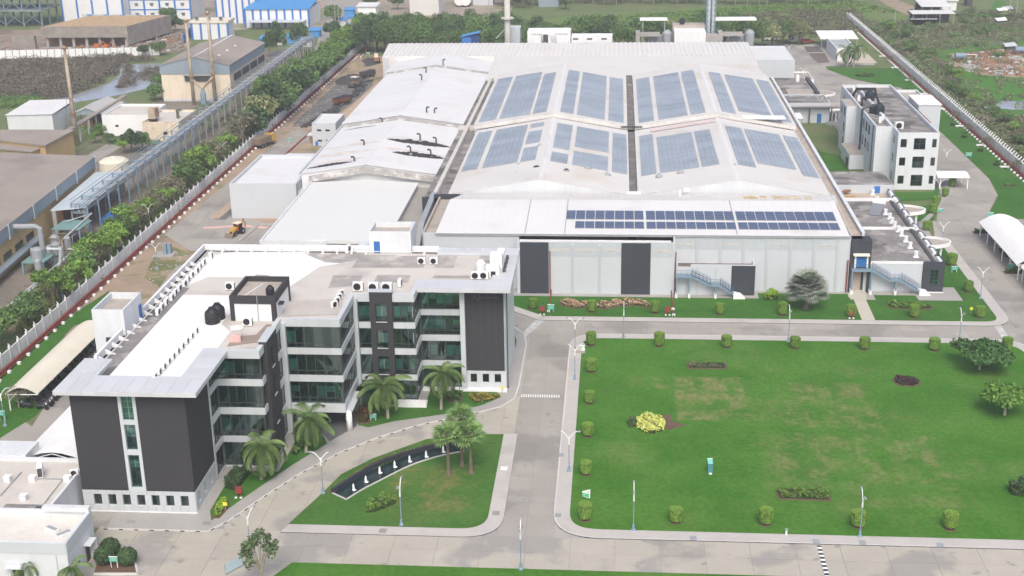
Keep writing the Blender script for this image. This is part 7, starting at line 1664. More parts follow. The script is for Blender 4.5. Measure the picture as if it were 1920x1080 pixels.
MB().sheet(PP([(1215, 790), (1255, 775), (1262, 790), (1288, 797), (1255, 806), (1230, 800)], .135), .135).obj('bare_bed', SOIL, None, kind='structure')
bed('dark_groundcover', 'dark green low planting tucked left of the yellow mound', 'flower bed', PP([(1172, 790), (1184, 780), (1200, 785), (1196, 800), (1178, 803)], .12), 350, .3, .25, L_DARK, .12, False)
bed('purple_bed', 'round bed of dark purple plants on the great lawn', 'flower bed', ell(P(1699, 717).x, P(1699, 717).y, 1.85, 1.75, 20, .08, 2), 1300, .55, .22, L_PURPLE, .12)
a_, b_ = P(1290, 690, .12), P(1362, 690, .12); bed('sparse_bed', 'sparse rectangular bed of small brown green plants on the upper great lawn', 'flower bed', [(a_.x, a_.y-.3), (b_.x, b_.y-.3), (b_.x, b_.y+1.9), (a_.x, a_.y+1.9)], 420, .4, .25, L_OLIVE, .12)
a_, b_ = P(1461, 936, .12), P(1557, 938, .12); bed('hedge_block', 'rectangular bright green hedge on the lower great lawn', 'hedge', [(a_.x, a_.y), (b_.x, b_.y-.1), (b_.x, b_.y+2.1), (a_.x, a_.y+2.1)], 2200, .85, .24, L_HEDGE, .12)
bed('pink_bed', 'left wavy bed of pink flowers on the factory lawn', 'flower bed', PP([(1048, 566), (1062, 562), (1105, 568), (1102, 576), (1080, 578), (1055, 573)], .2), 900, .6, .26, L_PINK, .12)
bed('pink_bed', 'right arched bed of pink flowers on the factory lawn', 'flower bed', PP([(1117, 576), (1118, 568), (1165, 562), (1200, 562), (1222, 572), (1220, 577), (1195, 573), (1160, 574), (1135, 579)], .2), 1300, .6, .26, L_PINK, .12)
bed('leafy_bed', 'bed of leafy green plants on the right part of the factory lawn', 'flower bed', PP([(1664, 572), (1668, 566), (1745, 572), (1748, 578), (1720, 580), (1672, 577)], .2), 900, .6, .28, L_HEDGE, .12)
bed('bean_hedge', 'curved kidney shaped shrub on the fountain lawn', 'shrub', PP([(683, 960), (688, 943), (720, 930), (742, 930), (746, 942), (722, 952), (700, 960)], .3), 1500, .95, .22, L_HEDGE, .12, False)
bed('lime_bed', 'bright lime shrub with yellow sign by the office corner', 'shrub', PP([(400, 970), (404, 950), (420, 935), (428, 938), (424, 955), (410, 970)], .2), 700, .7, .24, L_LIME, .16)
bed('white_flower_shrub', 'dark shrub dotted with white flowers at the foot of the left office wing', 'shrub', PP([(418, 912), (428, 888), (460, 875), (470, 885), (455, 905), (440, 918)], .5), 1300, 1.3, .26, L_DARK, .16, False)
bed('red_leaf_shrub', 'reddish shrub beside the portico column', 'shrub', PP([(672, 790), (668, 772), (682, 762), (700, 770), (690, 790)], .5), 600, 1.0, .26, leaf_mat('red_green_leaves', (.06, .07, .02), (.22, .06, .05), 2, .1), .16)
bed('green_shrub', 'dark green bush at the portico wall', 'shrub', PP([(676, 768), (680, 752), (700, 745), (708, 760), (695, 772)], .5), 600, 1.4, .28, L_DARK, .16)
bed('orange_bed', 'low bed of orange and yellow flowers before the right end of the office', 'flower bed', PP([(878, 745), (880, 738), (940, 740), (930, 750), (890, 756)], .2), 700, .45, .22, leaf_mat('orange_flowers', (.10, .16, .03), (.50, .30, .05), 2.5, .1), .16, False)
bed('palm_bed', 'dark shrubs between the last coconut palm and the office', 'shrub', PP([(835, 745), (850, 732), (870, 738), (865, 750), (845, 752)], .3), 500, .9, .25, L_MID, .16)
bed('lime_bush', 'bright lime bush left of the silver fan palm', 'shrub', PP([(1433, 562), (1434, 554), (1458, 552), (1460, 562)], .3), 700, 1.6, .30, L_LIME, .12, False)
bed('low_hedge', 'low shrubs beside the curved portico bed of the second coconut palm', 'hedge', PP([(545, 850), (552, 828), (568, 825), (570, 838), (556, 855)], .3), 500, .8, .26, L_MID, .16, False)
bed('dark_shrub', 'dark green agave like shrub at the right edge of the great lawn', 'shrub', ell(P(1912, 925).x, P(1912, 925).y, 1.6, 1.4, 14, .1, 7), 900, 1.8, .32, L_DARK, .12, False)
for i, (px0, px1, py, lab) in enumerate(((1826, 1858, 437, 'box hedge at the near left end of the large white car shelter'), (1884, 1925, 512, 'low hedge with green sign between the two car shelters'))):
    a_, b_ = P(px0, py), P(px1, py); bed('box_hedge', lab, 'hedge', [(a_.x, a_.y-.6), (b_.x, b_.y-.6), (b_.x, b_.y+.7), (a_.x, a_.y+.7)], 900, .95, .22, L_HEDGE, .05)
c = P(1622, 142); bed('round_hedge', 'oval clipped hedge on the far lawn behind the white three storey block', 'hedge', ell(c.x, c.y, 3.2, 2.6, 18, .03), 1100, 1.0, .3, L_HEDGE, .05, False)
c = P(1892, 348); bed('small_bed', 'small leafy bed on the lawn by the right boundary wall', 'flower bed', ell(c.x, c.y, 1.8, 1.0, 12, .1, 4), 300, .4, .26, L_HEDGE, .05)
for i, (px, py) in enumerate(((1787, 236), (1838, 284), (1868, 310), (1808, 258), (1745, 200), (1700, 172))):
    c = P(px, py); bed('wall_shrub', '%s small dark shrub from the near end on the lawn by the right boundary wall' % nth((3, 1, 0, 2, 4, 5)[i]), 'shrub', ell(c.x, c.y, .9, .8, 10, .1, i), 160, 1.0, .3, L_DARK, .03, False)['group'] = 'small shrubs by the right wall'
for i, (px, py) in enumerate(((208, 1040), (197, 1056), (240, 1058))):
    q = P(px, py, .1); t = thing('ball_shrub', ('rear', 'left', 'right')[i]+' of three dark ball shrubs round the green sign at the bottom left', 'shrub', tuple(q), 0, 'dark ball shrubs at the bottom left'); r = np.random.default_rng(i); n = 1500; u = r.normal(0, 1, (n, 3)); u /= np.linalg.norm(u, axis=1, keepdims=True); C = u*np.array([1.12, 1.12, 1.0])*r.uniform(.85, 1.05, (n, 1))+np.array([0, 0, 1.1]); C[:, 2] = np.maximum(C[:, 2], .05)
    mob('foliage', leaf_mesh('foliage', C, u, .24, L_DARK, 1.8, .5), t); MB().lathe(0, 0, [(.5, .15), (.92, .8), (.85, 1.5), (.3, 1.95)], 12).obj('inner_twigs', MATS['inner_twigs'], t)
MB().prism(PP([(176, 1076), (190, 1030), (225, 1030), (255, 1060), (257, 1076)], .05), .03, .12).obj('corner_bed', SOIL, None, kind='structure')
mb = MB(); qa = PP([(176, 1077), (258, 1077), (254, 1056)], .05)
for i in range(2): a_, b_ = Vector(qa[i]), Vector(qa[i+1]); n_ = Vector((-(b_-a_).y, (b_-a_).x)).normalized()*.12; mb.prism([tuple(a_-n_), tuple(b_-n_), tuple(b_+n_), tuple(a_+n_)], .03, .22)
mb.obj('bed_kerb', KERB, None, kind='structure')

# palms
def frond_mesh(name, L, droop, m, nl=26, lw=.95):
    mb = MB(); pts = []
    for i in range(nl+1):
        u = i/nl; a = .75-droop*u*1.9; pts.append((0, 0, 0) if i == 0 else (pts[-1][0]+L/nl*math.cos(a), 0, pts[-1][2]+L/nl*math.sin(a)))
    mb.tube(pts, .045, 4, .012)
    for i in range(2, nl+1):
        u = i/nl; p = Vector(pts[i]); d = (p-Vector(pts[i-1])).normalized(); ll = lw*math.sin(math.pi*min(1, .12+u*.86))**.6*random.uniform(.85, 1.1)
        for s in (-1, 1):
            tip = p+d*ll*.55+Vector((0, s*ll*.75, -ll*(.35+.4*u))); w_ = Vector((.045, 0, 0))+d*.03
            mb.face([p-w_, p+w_, tip+w_*.3, tip-w_*.3])
    return mb.mesh(name, m)
FR = [frond_mesh('frond', L, dr, L_PALM) for L, dr in ((4.2, 1.15), (4.4, 1.3), (4.0, 1.5), (3.9, .95))]
def palm(label, loc, h, lean=(0, 0), s=1.0, n=16, group='coconut palms', m=None, frs=FR, seed=0, name='coconut_palm'):
    rr = random.Random(seed); t = thing(name, label, 'palm tree', loc, 0, group); top = Vector((lean[0], lean[1], h))
    MB().tube([Vector((0, 0, -.1))+Vector((lean[0]*u*u, lean[1]*u*u, h*u)) for u in np.linspace(0, 1, 7)], .2*s, 8, .12*s).obj('trunk', BARKP, None).name
    tr = [o for o in COL.objects if o.name.startswith('trunk')][-1]
    return t, top, rr
def make_palm(label, loc, h, lean=(0, 0), s=1.0, n=16, group='coconut palms along the office front', frs=FR, seed=0, name='coconut_palm'):
    rr = random.Random(seed); t = thing(name, label, 'palm tree', loc, 0, group); top = Vector((lean[0], lean[1], h)); OFF[t.name] = (0, 0, 0)
    MB().tube([Vector((lean[0]*u*u, lean[1]*u*u, -.1+h*u)) for u in np.linspace(0, 1, 8)], .22*s, 8, .13*s).obj('trunk', BARKP, t)
    for i in range(n):
        tier = i % 3; el = (-.8, -.15, .5)[tier]+rr.uniform(-.12, .12)
        o = mob('frond', frs[(i+seed) % len(frs)], t, tuple(top), (rr.uniform(-.15, .15), -el, i*2.399+rr.uniform(-.2, .2)), (s*rr.uniform(.85, 1.1),)*3)
    MB().lathe(top.x, top.y, [(.12*s, h-.4), (.3*s, h-.15), (.2*s, h+.25)], 8).obj('crown_shaft', mat('crown_shaft', (.18, .2, .07), var=.1), t)
    return t
make_palm('nearest coconut palm, before the left office wing', (-45.3, 147.4, .16), 4.6, (.5, .0), 1.1, 21, seed=1)
make_palm('coconut palm in front of the portico', (-41.2, 155.3, .16), 4.6, (.7, .3), 1.08, 20, seed=2)
make_palm('coconut palm above the green sign before the dark pier', (-31.9, 166.3, .16), 4.7, (-.5, .2), 1.12, 21, seed=3)
make_palm('coconut palm nearest the right dark wall of the office', (-24.7, 169.6, .16), 5.4, (.3, .3), 1.05, 19, seed=4)
make_palm('left coconut palm on the far lawn behind the white three storey block', tuple(P(1588, 125)), 5.5, (-.4, 0), 1.25, 16, 'pair of coconut palms on the far lawn', seed=5); make_palm('right coconut palm on the far lawn behind the white three storey block', tuple(P(1600, 125)), 5.8, (.8, .5), 1.25, 16, 'pair of coconut palms on the far lawn', seed=6)
for i, (px, py) in enumerate(((55, 1090), (140, 1098))): make_palm(('left', 'right')[i]+' short palm cut by the bottom edge before the white building', tuple(P(px, py)), 2.2, (0, 0), .62, 14, 'short palms at the bottom left', seed=8+i, name='short_palm')
# fan palms
def fan_mesh(name, Rr, m, nb=15, stalk=.9, span=2.5):
    mb = MB(); mb.tube([(0, 0, 0), (stalk, 0, .12)], .03, 4)
    for i in range(nb):
        a = (i/(nb-1)-.5)*2*span*.62; d = Vector((math.cos(a), math.sin(a), 0)); sd = Vector((-d.y, d.x, 0)); r_ = Rr*(.85+.15*math.cos(a))
        o = Vector((stalk, 0, .12)); mid = o+d*r_*.6+Vector((0, 0, .06-.03*(i % 2))); tip = o+d*r_+Vector((0, 0, -.13*Rr))
        mb.face([o, mid-sd*.085*Rr, tip, mid+sd*.085*Rr])
    return mb.mesh(name, m)
FAN = [fan_mesh('fan_leaf', r_, L_FAN, 11, 1.0) for r_ in (1.5, 1.7)]
FANS = [fan_mesh('fan_leaf', r_, L_SILVER, 15, 1.3) for r_ in (1.35, 1.5)]
def fan_palm(label, loc, h, s=1, n=28, frs=FAN, group=None, seed=0, name='fan_palm'):
    rr = random.Random(seed); t = thing(name, label, 'palm tree', loc, 0, group); OFF[t.name] = (0, 0, 0)
    MB().lathe(0, 0, [(.42*s, -.05), (.24*s, .6), (.19*s, h*.6), (.2*s, h)], 9).obj('trunk', BARK, t)
    for i in range(n):
        el = math.asin(-.42+1.39*((i*7 % n)+rr.random())/n)
        mob('fan_leaf', frs[i % 2], t, (0, 0, h-.1), (rr.uniform(-.3, .3), -el, i*2.399), (s*rr.uniform(.85, 1.1),)*3)
    MB().lathe(0, 0, [(.2*s, h-.9), (.42*s, h-.5), (.2*s, h+.1)], 8).obj('dead_skirt', BARK, t); return t
fan_palm('left of three fan palms standing together at the end of the fountain', (-21.2, 150.0, .12), 5.6, .95, 24, seed=1, group='three fan palms by the fountain'); fan_palm('middle and rearmost of three fan palms at the end of the fountain', (-19.7, 152.4, .12), 7.0, .95, 24, seed=2, group='three fan palms by the fountain'); fan_palm('right of three fan palms standing together at the end of the fountain', (-18.3, 150.4, .12), 5.5, .95, 24, seed=3, group='three fan palms by the fountain')
fan_palm('large silvery fan palm on the factory lawn', (32.9, 212.9, .12), 3.6, 1.45, 80, FANS, None, 4, 'silver_fan_palm')
# single trees on lawns
plant_tree(T_RAIN, 0, (55.6, 187.4, .1), 'wide dark green umbrella shaped tree at the far right of the great lawn', 'umbrella trees on the great lawn', 1.3, .4)
plant_tree(T_RAINL, 0, (54.9, 171.1, .1), 'brighter umbrella shaped tree at the right edge of the great lawn', 'umbrella trees on the great lawn', 1.35, 1.2)
plant_tree(T_FRONT, 0, tuple(P(492, 1098)), 'thin branching tree with pale twigs at the bottom edge beside the bottom road', None, 1.5, .6)
plant_tree(T_SPARSE, 1, tuple(P(35, 765)), 'thin drooping tree under the end of the cream motorbike shelter', None, .75, 0)
for i, (px, py) in enumerate(((1650, 100), (1667, 118), (1690, 140), (1708, 158), (1745, 190), (1790, 225), (1815, 250), (1850, 275), (1905, 320))): plant_tree(T_SPARSE, i, tuple(P(px, py)), '%s spindly bare tree from the far end in front of the right boundary wall' % nth(i), 'spindly trees by the right wall', .55)
for i, (px, py) in enumerate(((36, 662), (150, 600), (95, 700))): pass
# pond fountain
fo = thing('fountain', 'long curved dark fountain pool with seven white jets and pale rim', 'fountain', (-28, 151, 0))
A_ = [(-35.3, 144.2), (-34.3, 146.0), (-32.3, 149.5), (-29.4, 153.2), (-25.1, 156.6), (-20.3, 159.0)]; B_ = [(-33.2, 142.6), (-31.7, 145.2), (-29.9, 147.7), (-26.6, 152.0), (-23.4, 154.7), (-19.9, 156.6)]
def smooth(p, n=5):
    p = [Vector(q) for q in p]; out = []
    for i in range(len(p)-1):
        p0, p1, p2, p3 = p[max(i-1, 0)], p[i], p[i+1], p[min(i+2, len(p)-1)]
        for j in range(n):
            t = j/n; out.append(tuple(.5*((2*p1)+(-p0+p2)*t+(2*p0-5*p1+4*p2-p3)*t*t+(-p0+3*p1-3*p2+p3)*t**3)))
    return out+[tuple(p[-1])]
A_, B_ = smooth(A_), smooth(B_)
MB().sheet(A_+B_[::-1], .19).obj('pool_water', POOLW, fo)
def rim(pts, w_, z0, z1, m, nm):
    mb = MB()
    for i in range(len(pts)-1):
        a_, b_ = Vector(pts[i]), Vector(pts[i+1]); n_ = Vector((-(b_-a_).y, (b_-a_).x)).normalized()*w_; mb.prism([tuple(a_-n_), tuple(b_-n_), tuple(b_+n_), tuple(a_+n_)], z0, z1)
    mb.obj(nm, m, fo)
rim(B_, .07, .1, .25, KERB, 'front_rim'); rim([A_[0], B_[0]], .07, .1, .252, KERB, 'front_rim'); rim(A_, .2, .1, .75, mat('dark_pool_wall', (.035, .04, .05), rough=.4, var=.1), 'rear_wall'); rim([A_[-1], B_[-1]], .1, .1, .3, GRANITE, 'end_rim')
mb = MB()
for (px, py) in ((663, 918), (686, 903), (712, 886), (740, 875), (768, 865), (799, 856), (831, 847)):
    c = P(px, py, .2); j = MB().lathe(c.x, c.y, [(.2, .19), (.16, .3), (.13, .8), (.05, 1.05)], 7); j.lathe(c.x+.1, c.y-.05, [(.28, .195), (.1, .27)], 7); j.obj('jet', FOAM, fo)
pts = []
for (px, py) in ((612, 925), (640, 903), (680, 876), (725, 855), (780, 838), (830, 828)): pts.append(tuple(P(px, py, .12)[:2]))
pb = smooth(pts, 3)+[a for a in reversed(A_)]
sheet('planting_strip', pb, .135, SOIL)
bed('strip_plants', 'scattered low plants on the brown strip behind the fountain', 'flower bed', smooth([tuple(P(a, b, .12)[:2]) for a, b in ((640, 905), (700, 868), (780, 840), (835, 830))], 3)+[tuple(P(a, b, .12)[:2]) for a, b in ((838, 836), (780, 850), (705, 880), (650, 906))], 420, .3, .25, L_HEDGE, .13, False)
# ------------------------------------------------------------------ street furniture, vehicles, small things
def lamp_proto():
    t = thing('street_lamp', 'street lamp', 'street lamp')
    MB().lathe(0, 0, [(.3, 0), (.3, .12), (.16, .3), (.14, .8)], 8).obj('base', BLUEG, t); MB().tube([(0, 0, .3), (0, 0, 3.9)], .06, 7).obj('lower_pole', BLUEG, t)
    MB().tube([(0, 0, 3.9), (0, 0, 5.0)], .095, 7).obj('upper_pole', WHITE, t)
    for s in (-1, 1):
        pts = [(s*.05, 0, 4.6)]+[(s*(.05+.8*u**1.4), 0, 4.6+1.35*u-.2*u*u) for u in (.25, .5, .75, 1)]+[(s*1.15, 0, 5.78)]
        a = MB().tube(pts, .055, 6).obj('arm', WHITE, t); MB().box(s*1.05, s*1.5, -.11, .11, 5.72, 5.86).obj('lamp_head', GREYM, a)
    return Proto(t)
LP = lamp_proto(); G_L = 'white double armed street lamps'
def lamps(lst, ang, fmt):
    for i, (x, y) in enumerate(lst): LP.put((x, y, .1), ang, fmt % nth(i), G_L)
lamps(((1.6, 198.3), (28.1, 197.6), (54.9, 197.3)), R(90), '%s double armed lamp from the left along the far edge of the great lawn')
lamps(((2.6, 137.0), (29.1, 136.8), (55.6, 136.8)), R(90), '%s double armed lamp from the left along the near edge of the great lawn')
lamps(((-5.6, 151.5), (-5.8, 181.1), ), 0, '%s double armed lamp from the near end along the left edge of the great lawn')
LP.put((-6.1, 192.0, .1), 0, 'double armed lamp at the far left corner of the great lawn', G_L)
LP.put((-25.3, 136.8, .1), R(90), 'double armed lamp at the near edge of the fountain lawn', G_L); LP.put((-36.5, 144.2, .1), 0, 'double armed lamp beside the tip of the fountain pool', G_L); LP.put((-10.2, 127.7, .1), R(90), 'double armed lamp at the bottom road opposite the centre road', G_L)
LP.put(tuple(P(470, 1040, .05)), R(60), 'double armed lamp behind the thin tree at the bottom edge', G_L); LP.put(tuple(P(10, 798, .05)), R(10), 'double armed lamp at the left edge by the motorbike shelter', G_L)
for i, (px, py) in enumerate(((1838, 560), (1765, 470), (1758, 385), (1772, 325), (1535, 220), (1526, 205), (1505, 162), (1478, 115))): LP.put(tuple(P(px, py, .05)), R(0), '%s double armed lamp from the near end along the side road right of the factory' % nth(i), G_L)
for i, (px, py) in enumerate(((296, 505), (282, 428), (360, 357), (420, 305), (503, 232), (678, 130), (704, 100), (720, 82), (120, 575))): LP.put(tuple(P(px, py, .05)), R(20), '%s double armed lamp in the left yard along the left boundary wall' % nth((1, 2, 3, 4, 5, 6, 7, 8, 0)[i]), G_L, .9)
for i, (px, py, hh) in enumerate(((637, 70, 18), (630, 60, 16), (733, 50, 14), (1676, 60, 15), (1892, 30, 14), (1905, 30, 14), (917, 35, 10))):
    c = P(px, py); t = thing('utility_pole', ('tall pale pole beside the trees at the northern lane', 'second pale pole beside the northern lane', 'thin pole right of the small white cabin', 'pole among the bushes beyond the right wall', 'left of two poles at the top right', 'right of two poles at the top right', 'short pole in the northern yard')[i], 'pole', tuple(c)); MB().tube([tuple(c), (c.x, c.y, hh)], .2, 6, .12).obj('pole', CONC, t); MB().box(c.x-.9, c.x+.9, c.y-.08, c.y+.08, hh-.8, hh-.6).obj('cross_arm', GREYM, t)
# green signs with white print
def sign(px, py, w_, h_, z, label, rot=0, m=GREENS):
    c = P(px, py, 0); t = thing('green_sign', label, 'sign', (c.x, c.y, 0), rot); OFF[t.name] = (0, 0, 0)
    MB().box(-w_/2, w_/2, -.04, .04, z, z+h_).obj('board', m, t); MB().box(-w_/2, w_/2, -.05, .05, z+h_, z+h_+.07).obj('edge', WHITE, t)
    for s in (-1, 1): MB().box(s*w_*.35-.04, s*w_*.35+.04, .0, .06, .0, z).obj('post', WHITE, t)
    pr = MB()
    for r_ in range(3):
        x = -w_*.36
        while x < w_*.34:
            l = random.uniform(.08, .22); pr.box(x, min(x+l, w_*.38), -.048, -.041, z+h_*(.22+.25*r_), z+h_*(.30+.25*r_)); x += l+.08
    pr.obj('white_print', WHITE, t)
    return t
random.seed(9)
sign(215, 1066, 1.05, .62, .9, 'green sign between the three dark ball shrubs at the bottom left'); sign(700, 790, 1.0, .6, .5, 'green sign under the third coconut palm by the portico'); sign(1033, 586, 1.2, .9, .5, 'green sign left of the pink flower bed on the factory lawn')
sign(1789, 512, 1.2, .7, .6, 'green sign before the clipped shrub at the dark end of the annex'); sign(1895, 508, 1.2, .8, .5, 'green sign on the low hedge between the car shelters'); sign(1857, 408, 1.2, .6, .5, 'green sign behind the large white car shelter'); sign(1762, 400, 1.3, .6, .4, 'green sign beside the clipped shrub at the side pavement')
sign(5, 790, 1.1, .7, .9, 'green sign on the lamp at the left edge')
sign(1440+376, 295, 1.6, .8, .3, 'green topped white box sign on the lawn by the side road'); sign(690, 106, 1.4, .7, .8, 'small pale sign on the lawn at the far end of the left yard'); sign(545, 268, 1.0, .6, .7, 'small green sign on the red kerb in the left yard')
# the tall prism sign lying back on the great lawn and the leaning white green notice
c = P(1332, 888, .12); t = thing('display_prism', 'upright turquoise information pillar on the great lawn', 'sign', tuple(c)); t.scale = (.8, .62, .68)
MB().extrude([(c.x-.42, c.y-.1, .35), (c.x+.38, c.y-.15, .35), (c.x+.38, c.y+.25, 1.95), (c.x-.42, c.y+.3, 1.95)], (0, .5, .1)).obj('body', mat('teal_box', (.06, .20, .22), var=.05), t)
MB().extrude([(c.x-.40, c.y+.32, 2.0), (c.x+.36, c.y+.28, 2.0), (c.x+.36, c.y+1.9, 2.35), (c.x-.46, c.y+1.9, 2.35)], (0, 0, .06)).obj('top_board', mat('turquoise_board', (.20, .52, .46), var=.08, sc=2), t); MB().box(c.x-.46, c.x+.38, c.y+1.9, c.y+2.0, 2.2, 2.48).obj('edge', WHITE, t); MB().box(c.x-.25, c.x+.22, c.y-.4, c.y-.1, .12, .36).obj('plinth', WHITE, t); MB().box(c.x-.3, c.x+.2, c.y+1.4, c.y+1.6, .1, 2.2).obj('stem', DKGREY, t)
c = P(1100, 934, .12); t = thing('notice_board', 'tilted white and green notice board on the great lawn corner', 'sign', tuple(c))
MB().extrude([(c.x-.55, c.y, .35), (c.x+.42, c.y, .1), (c.x+.45, c.y, 1.35), (c.x-.55, c.y, 1.05)], (0, .08, 0)).obj('board', WHITE, t); MB().extrude([(c.x-.53, c.y-.012, .4), (c.x+.3, c.y-.012, .22), (c.x+.3, c.y-.012, .7), (c.x-.53, c.y-.012, .9)], (0, .01, 0)).obj('green_panel', mat('notice_green', (.08, .45, .22), var=.05), t); MB().box(c.x+.05, c.x+.3, c.y-.013, c.y-.002, .95, 1.05).obj('dark_print', DKGREY, t); MB().lathe(c.x-.3, c.y-.03, [(.12, .6), (.12, .62)], 8).obj('white_emblem', WHITE, t)
# hydrant boxes
def hyd(px, py, label, s=1.0):
    c = P(px, py, .12); t = thing('hose_box', label, 'fire hose box', tuple(c), 0, 'red fire hose boxes'); MB().box(c.x-.4*s, c.x+.4*s, c.y-.2, c.y+.2, .75, 1.5).obj('box', RED, t); MB().box(c.x-.42*s, c.x+.42*s, c.y-.23, c.y+.23, 1.5, 1.56).obj('lid', REDP, t); MB().box(c.x-.3, c.x-.2, c.y-.05, c.y+.05, .1, .75).box(c.x+.2, c.x+.3, c.y-.05, c.y+.05, .1, .75).obj('leg', RED, t)
    for s_ in (-.5, .15): MB().box(c.x+s_, c.x+s_+.3, c.y-.45, c.y-.2, .08, .28).obj('white_block', WHITE, t)
hyd(1017, 589, 'red fire hose box beside the green sign on the factory lawn'); hyd(1252, 590, 'red fire hose box left of the escape stair on the factory lawn'); hyd(1596, 596, 'red fire hose box before the shrub by the entrance path'); hyd(449, 932, 'red fire hose box beside the white flowered shrub at the office', 1.0)
for i, (px, py) in enumerate(((1030, 575), (1262, 582))):
    c = P(px, py, .1); t = thing('red_feed_pipe', ('left', 'right')[i]+' short red pipe crossing the factory lawn to the wall', 'pipe', tuple(c)); MB().tube([(c.x, c.y-3.0, .25), (c.x, 218.7, .25), (c.x, 218.7, 1.0)], .12, 6).obj('pipe', REDP, t); MB().box(c.x-.25, c.x+.25, c.y-2.8, c.y-2.3, .1, .4).box(c.x-.25, c.x+.25, c.y, c.y+.5, .1, .4).obj('white_block', WHITE, t)
c = P(422, 948, .9); t = thing('yellow_sign', 'small yellow sign above the lime shrub', 'sign', (c.x, c.y, 0)); MB().box(c.x-.28, c.x+.28, c.y-.02, c.y+.02, .9, 1.35).obj('board', YELSIGN, t); MB().box(c.x-.03, c.x+.03, c.y, c.y+.04, .1, .9).obj('post', GREYM, t)
c = P(942, 738, 0); t = thing('yellow_sign', 'small yellow sign at the right end of the office flower bed', 'sign', (c.x, c.y, 0)); MB().box(c.x-.28, c.x+.28, c.y-.02, c.y+.02, .8, 1.2).obj('board', YELSIGN, t); MB().box(c.x-.03, c.x+.03, c.y, c.y+.04, .1, .8).obj('post', GREYM, t)
c = P(1820, 592, 0); t = thing('yellow_sign', 'small yellow disc sign near the corner of the factory lawn', 'sign', (c.x, c.y, 0)); MB().tube([(c.x, c.y-.03, 1.3), (c.x, c.y+.03, 1.3)], .28, 12).obj('disc', YELSIGN, t); MB().box(c.x-.03, c.x+.03, c.y+.03, c.y+.07, .1, 1.4).obj('post', GREYM, t)
c = P(1087, 660, .12); t = thing('stone_monument', 'small pale stone monument at the far left corner of the great lawn', 'monument', tuple(c)); MB().box(c.x-.8, c.x+.9, c.y-.5, c.y+.5, .1, .5).obj('plinth', CONC, t); MB().box(c.x-.6, c.x+.2, c.y-.3, c.y+.3, .5, 1.2).obj('block', PAVE, t); MB().lathe(c.x+.5, c.y, [(.35, .5), (.3, 1.1), (.4, 1.3), (.2, 1.6)], 10).obj('urn', WHITE, t)
for i, (px, py) in enumerate(((1474, 1003), (880, 1063 - 60))):
    if i: continue
    c = P(px, py, .12); t = thing('bollard_light', 'small white bollard at the near edge of the great lawn', 'bollard', tuple(c)); MB().lathe(c.x, c.y, [(.14, .1), (.12, .75)], 8).obj('stem', WHITE, t); MB().lathe(c.x, c.y, [(.18, .75), (.16, .95)], 8).obj('cap', GREYM, t)
t = thing('glass_barrier', 'leaning pale blue glass notice barrier at the bottom edge beside the thin tree', 'barrier', tuple(P(440, 1072))); a, b = P(424, 1080), P(456, 1063)
MB().prism([(a.x, a.y), (b.x, b.y), (b.x, b.y+.08), (a.x, a.y+.08)], .3, 1.5).obj('panel', mat('pale_glass', (.40, .52, .56), rough=.15, var=.06), t); MB().box(a.x-.06, a.x+.02, a.y-.04, a.y+.1, 0, 1.55).box(b.x-.02, b.x+.06, b.y-.04, b.y+.1, 0, 1.55).obj('post', GREYM, t)
MB().box(-.1, 0, -.1, 0, 0, .1)
c = P(313, 477, 0); t = thing('transformer_cabinet', 'pair of grey blue cabinets on a concrete pad in the left yard', 'cabinet', tuple(c)); MB().box(c.x-2.4, c.x+1.6, c.y-2, c.y+1.6, 0, .15).obj('pad', CONC, t)
for s in (0, 1): MB().box(c.x-.5+s*.75, c.x+.15+s*.75, c.y-.5+s*.3, c.y+.4+s*.3, .15, 2.2).obj('cabinet', BLUEG, t); MB().box(c.x-.5+s*.75-.03, c.x+.15+s*.75+.03, c.y-.53+s*.3, c.y+.43+s*.3, 2.2, 2.26).obj('lid', GREYM, t)
# kerbs and beds in the left yard
def ribbon(name, label, pts, w_, h_, m, cat):
    q = [Vector(p) for p in PP(pts)]; mb = MB()
    for i in range(len(q)-1): n_ = Vector((-(q[i+1]-q[i]).y, (q[i+1]-q[i]).x)).normalized()*w_/2; mb.prism([tuple(q[i]-n_), tuple(q[i+1]-n_), tuple(q[i+1]+n_), tuple(q[i]+n_)], 0, h_)
    o = mb.obj(name, m); o['kind'] = 'structure'; return o
ribbon('red_kerb', '', [(536, 290), (583, 248), (600, 240)], .4, .3, REDP, 'kerb'); ribbon('pink_kerb', '', [(382, 428), (455, 424), (500, 428)], 1.2, .12, PINKC, 'kerb'); ribbon('yard_kerb', '', [(449, 452), (482, 424), (520, 420)], 1.0, .25, CONC, 'kerb'); ribbon('sand_ramp', '', [(402, 410), (455, 366)], 2.2, .1, mat('sandy_ground', (.42, .33, .25)), 'ramp'); ribbon('trench', '', [(412, 412), (462, 372)], 2.4, .06, ASPH, 'trench')
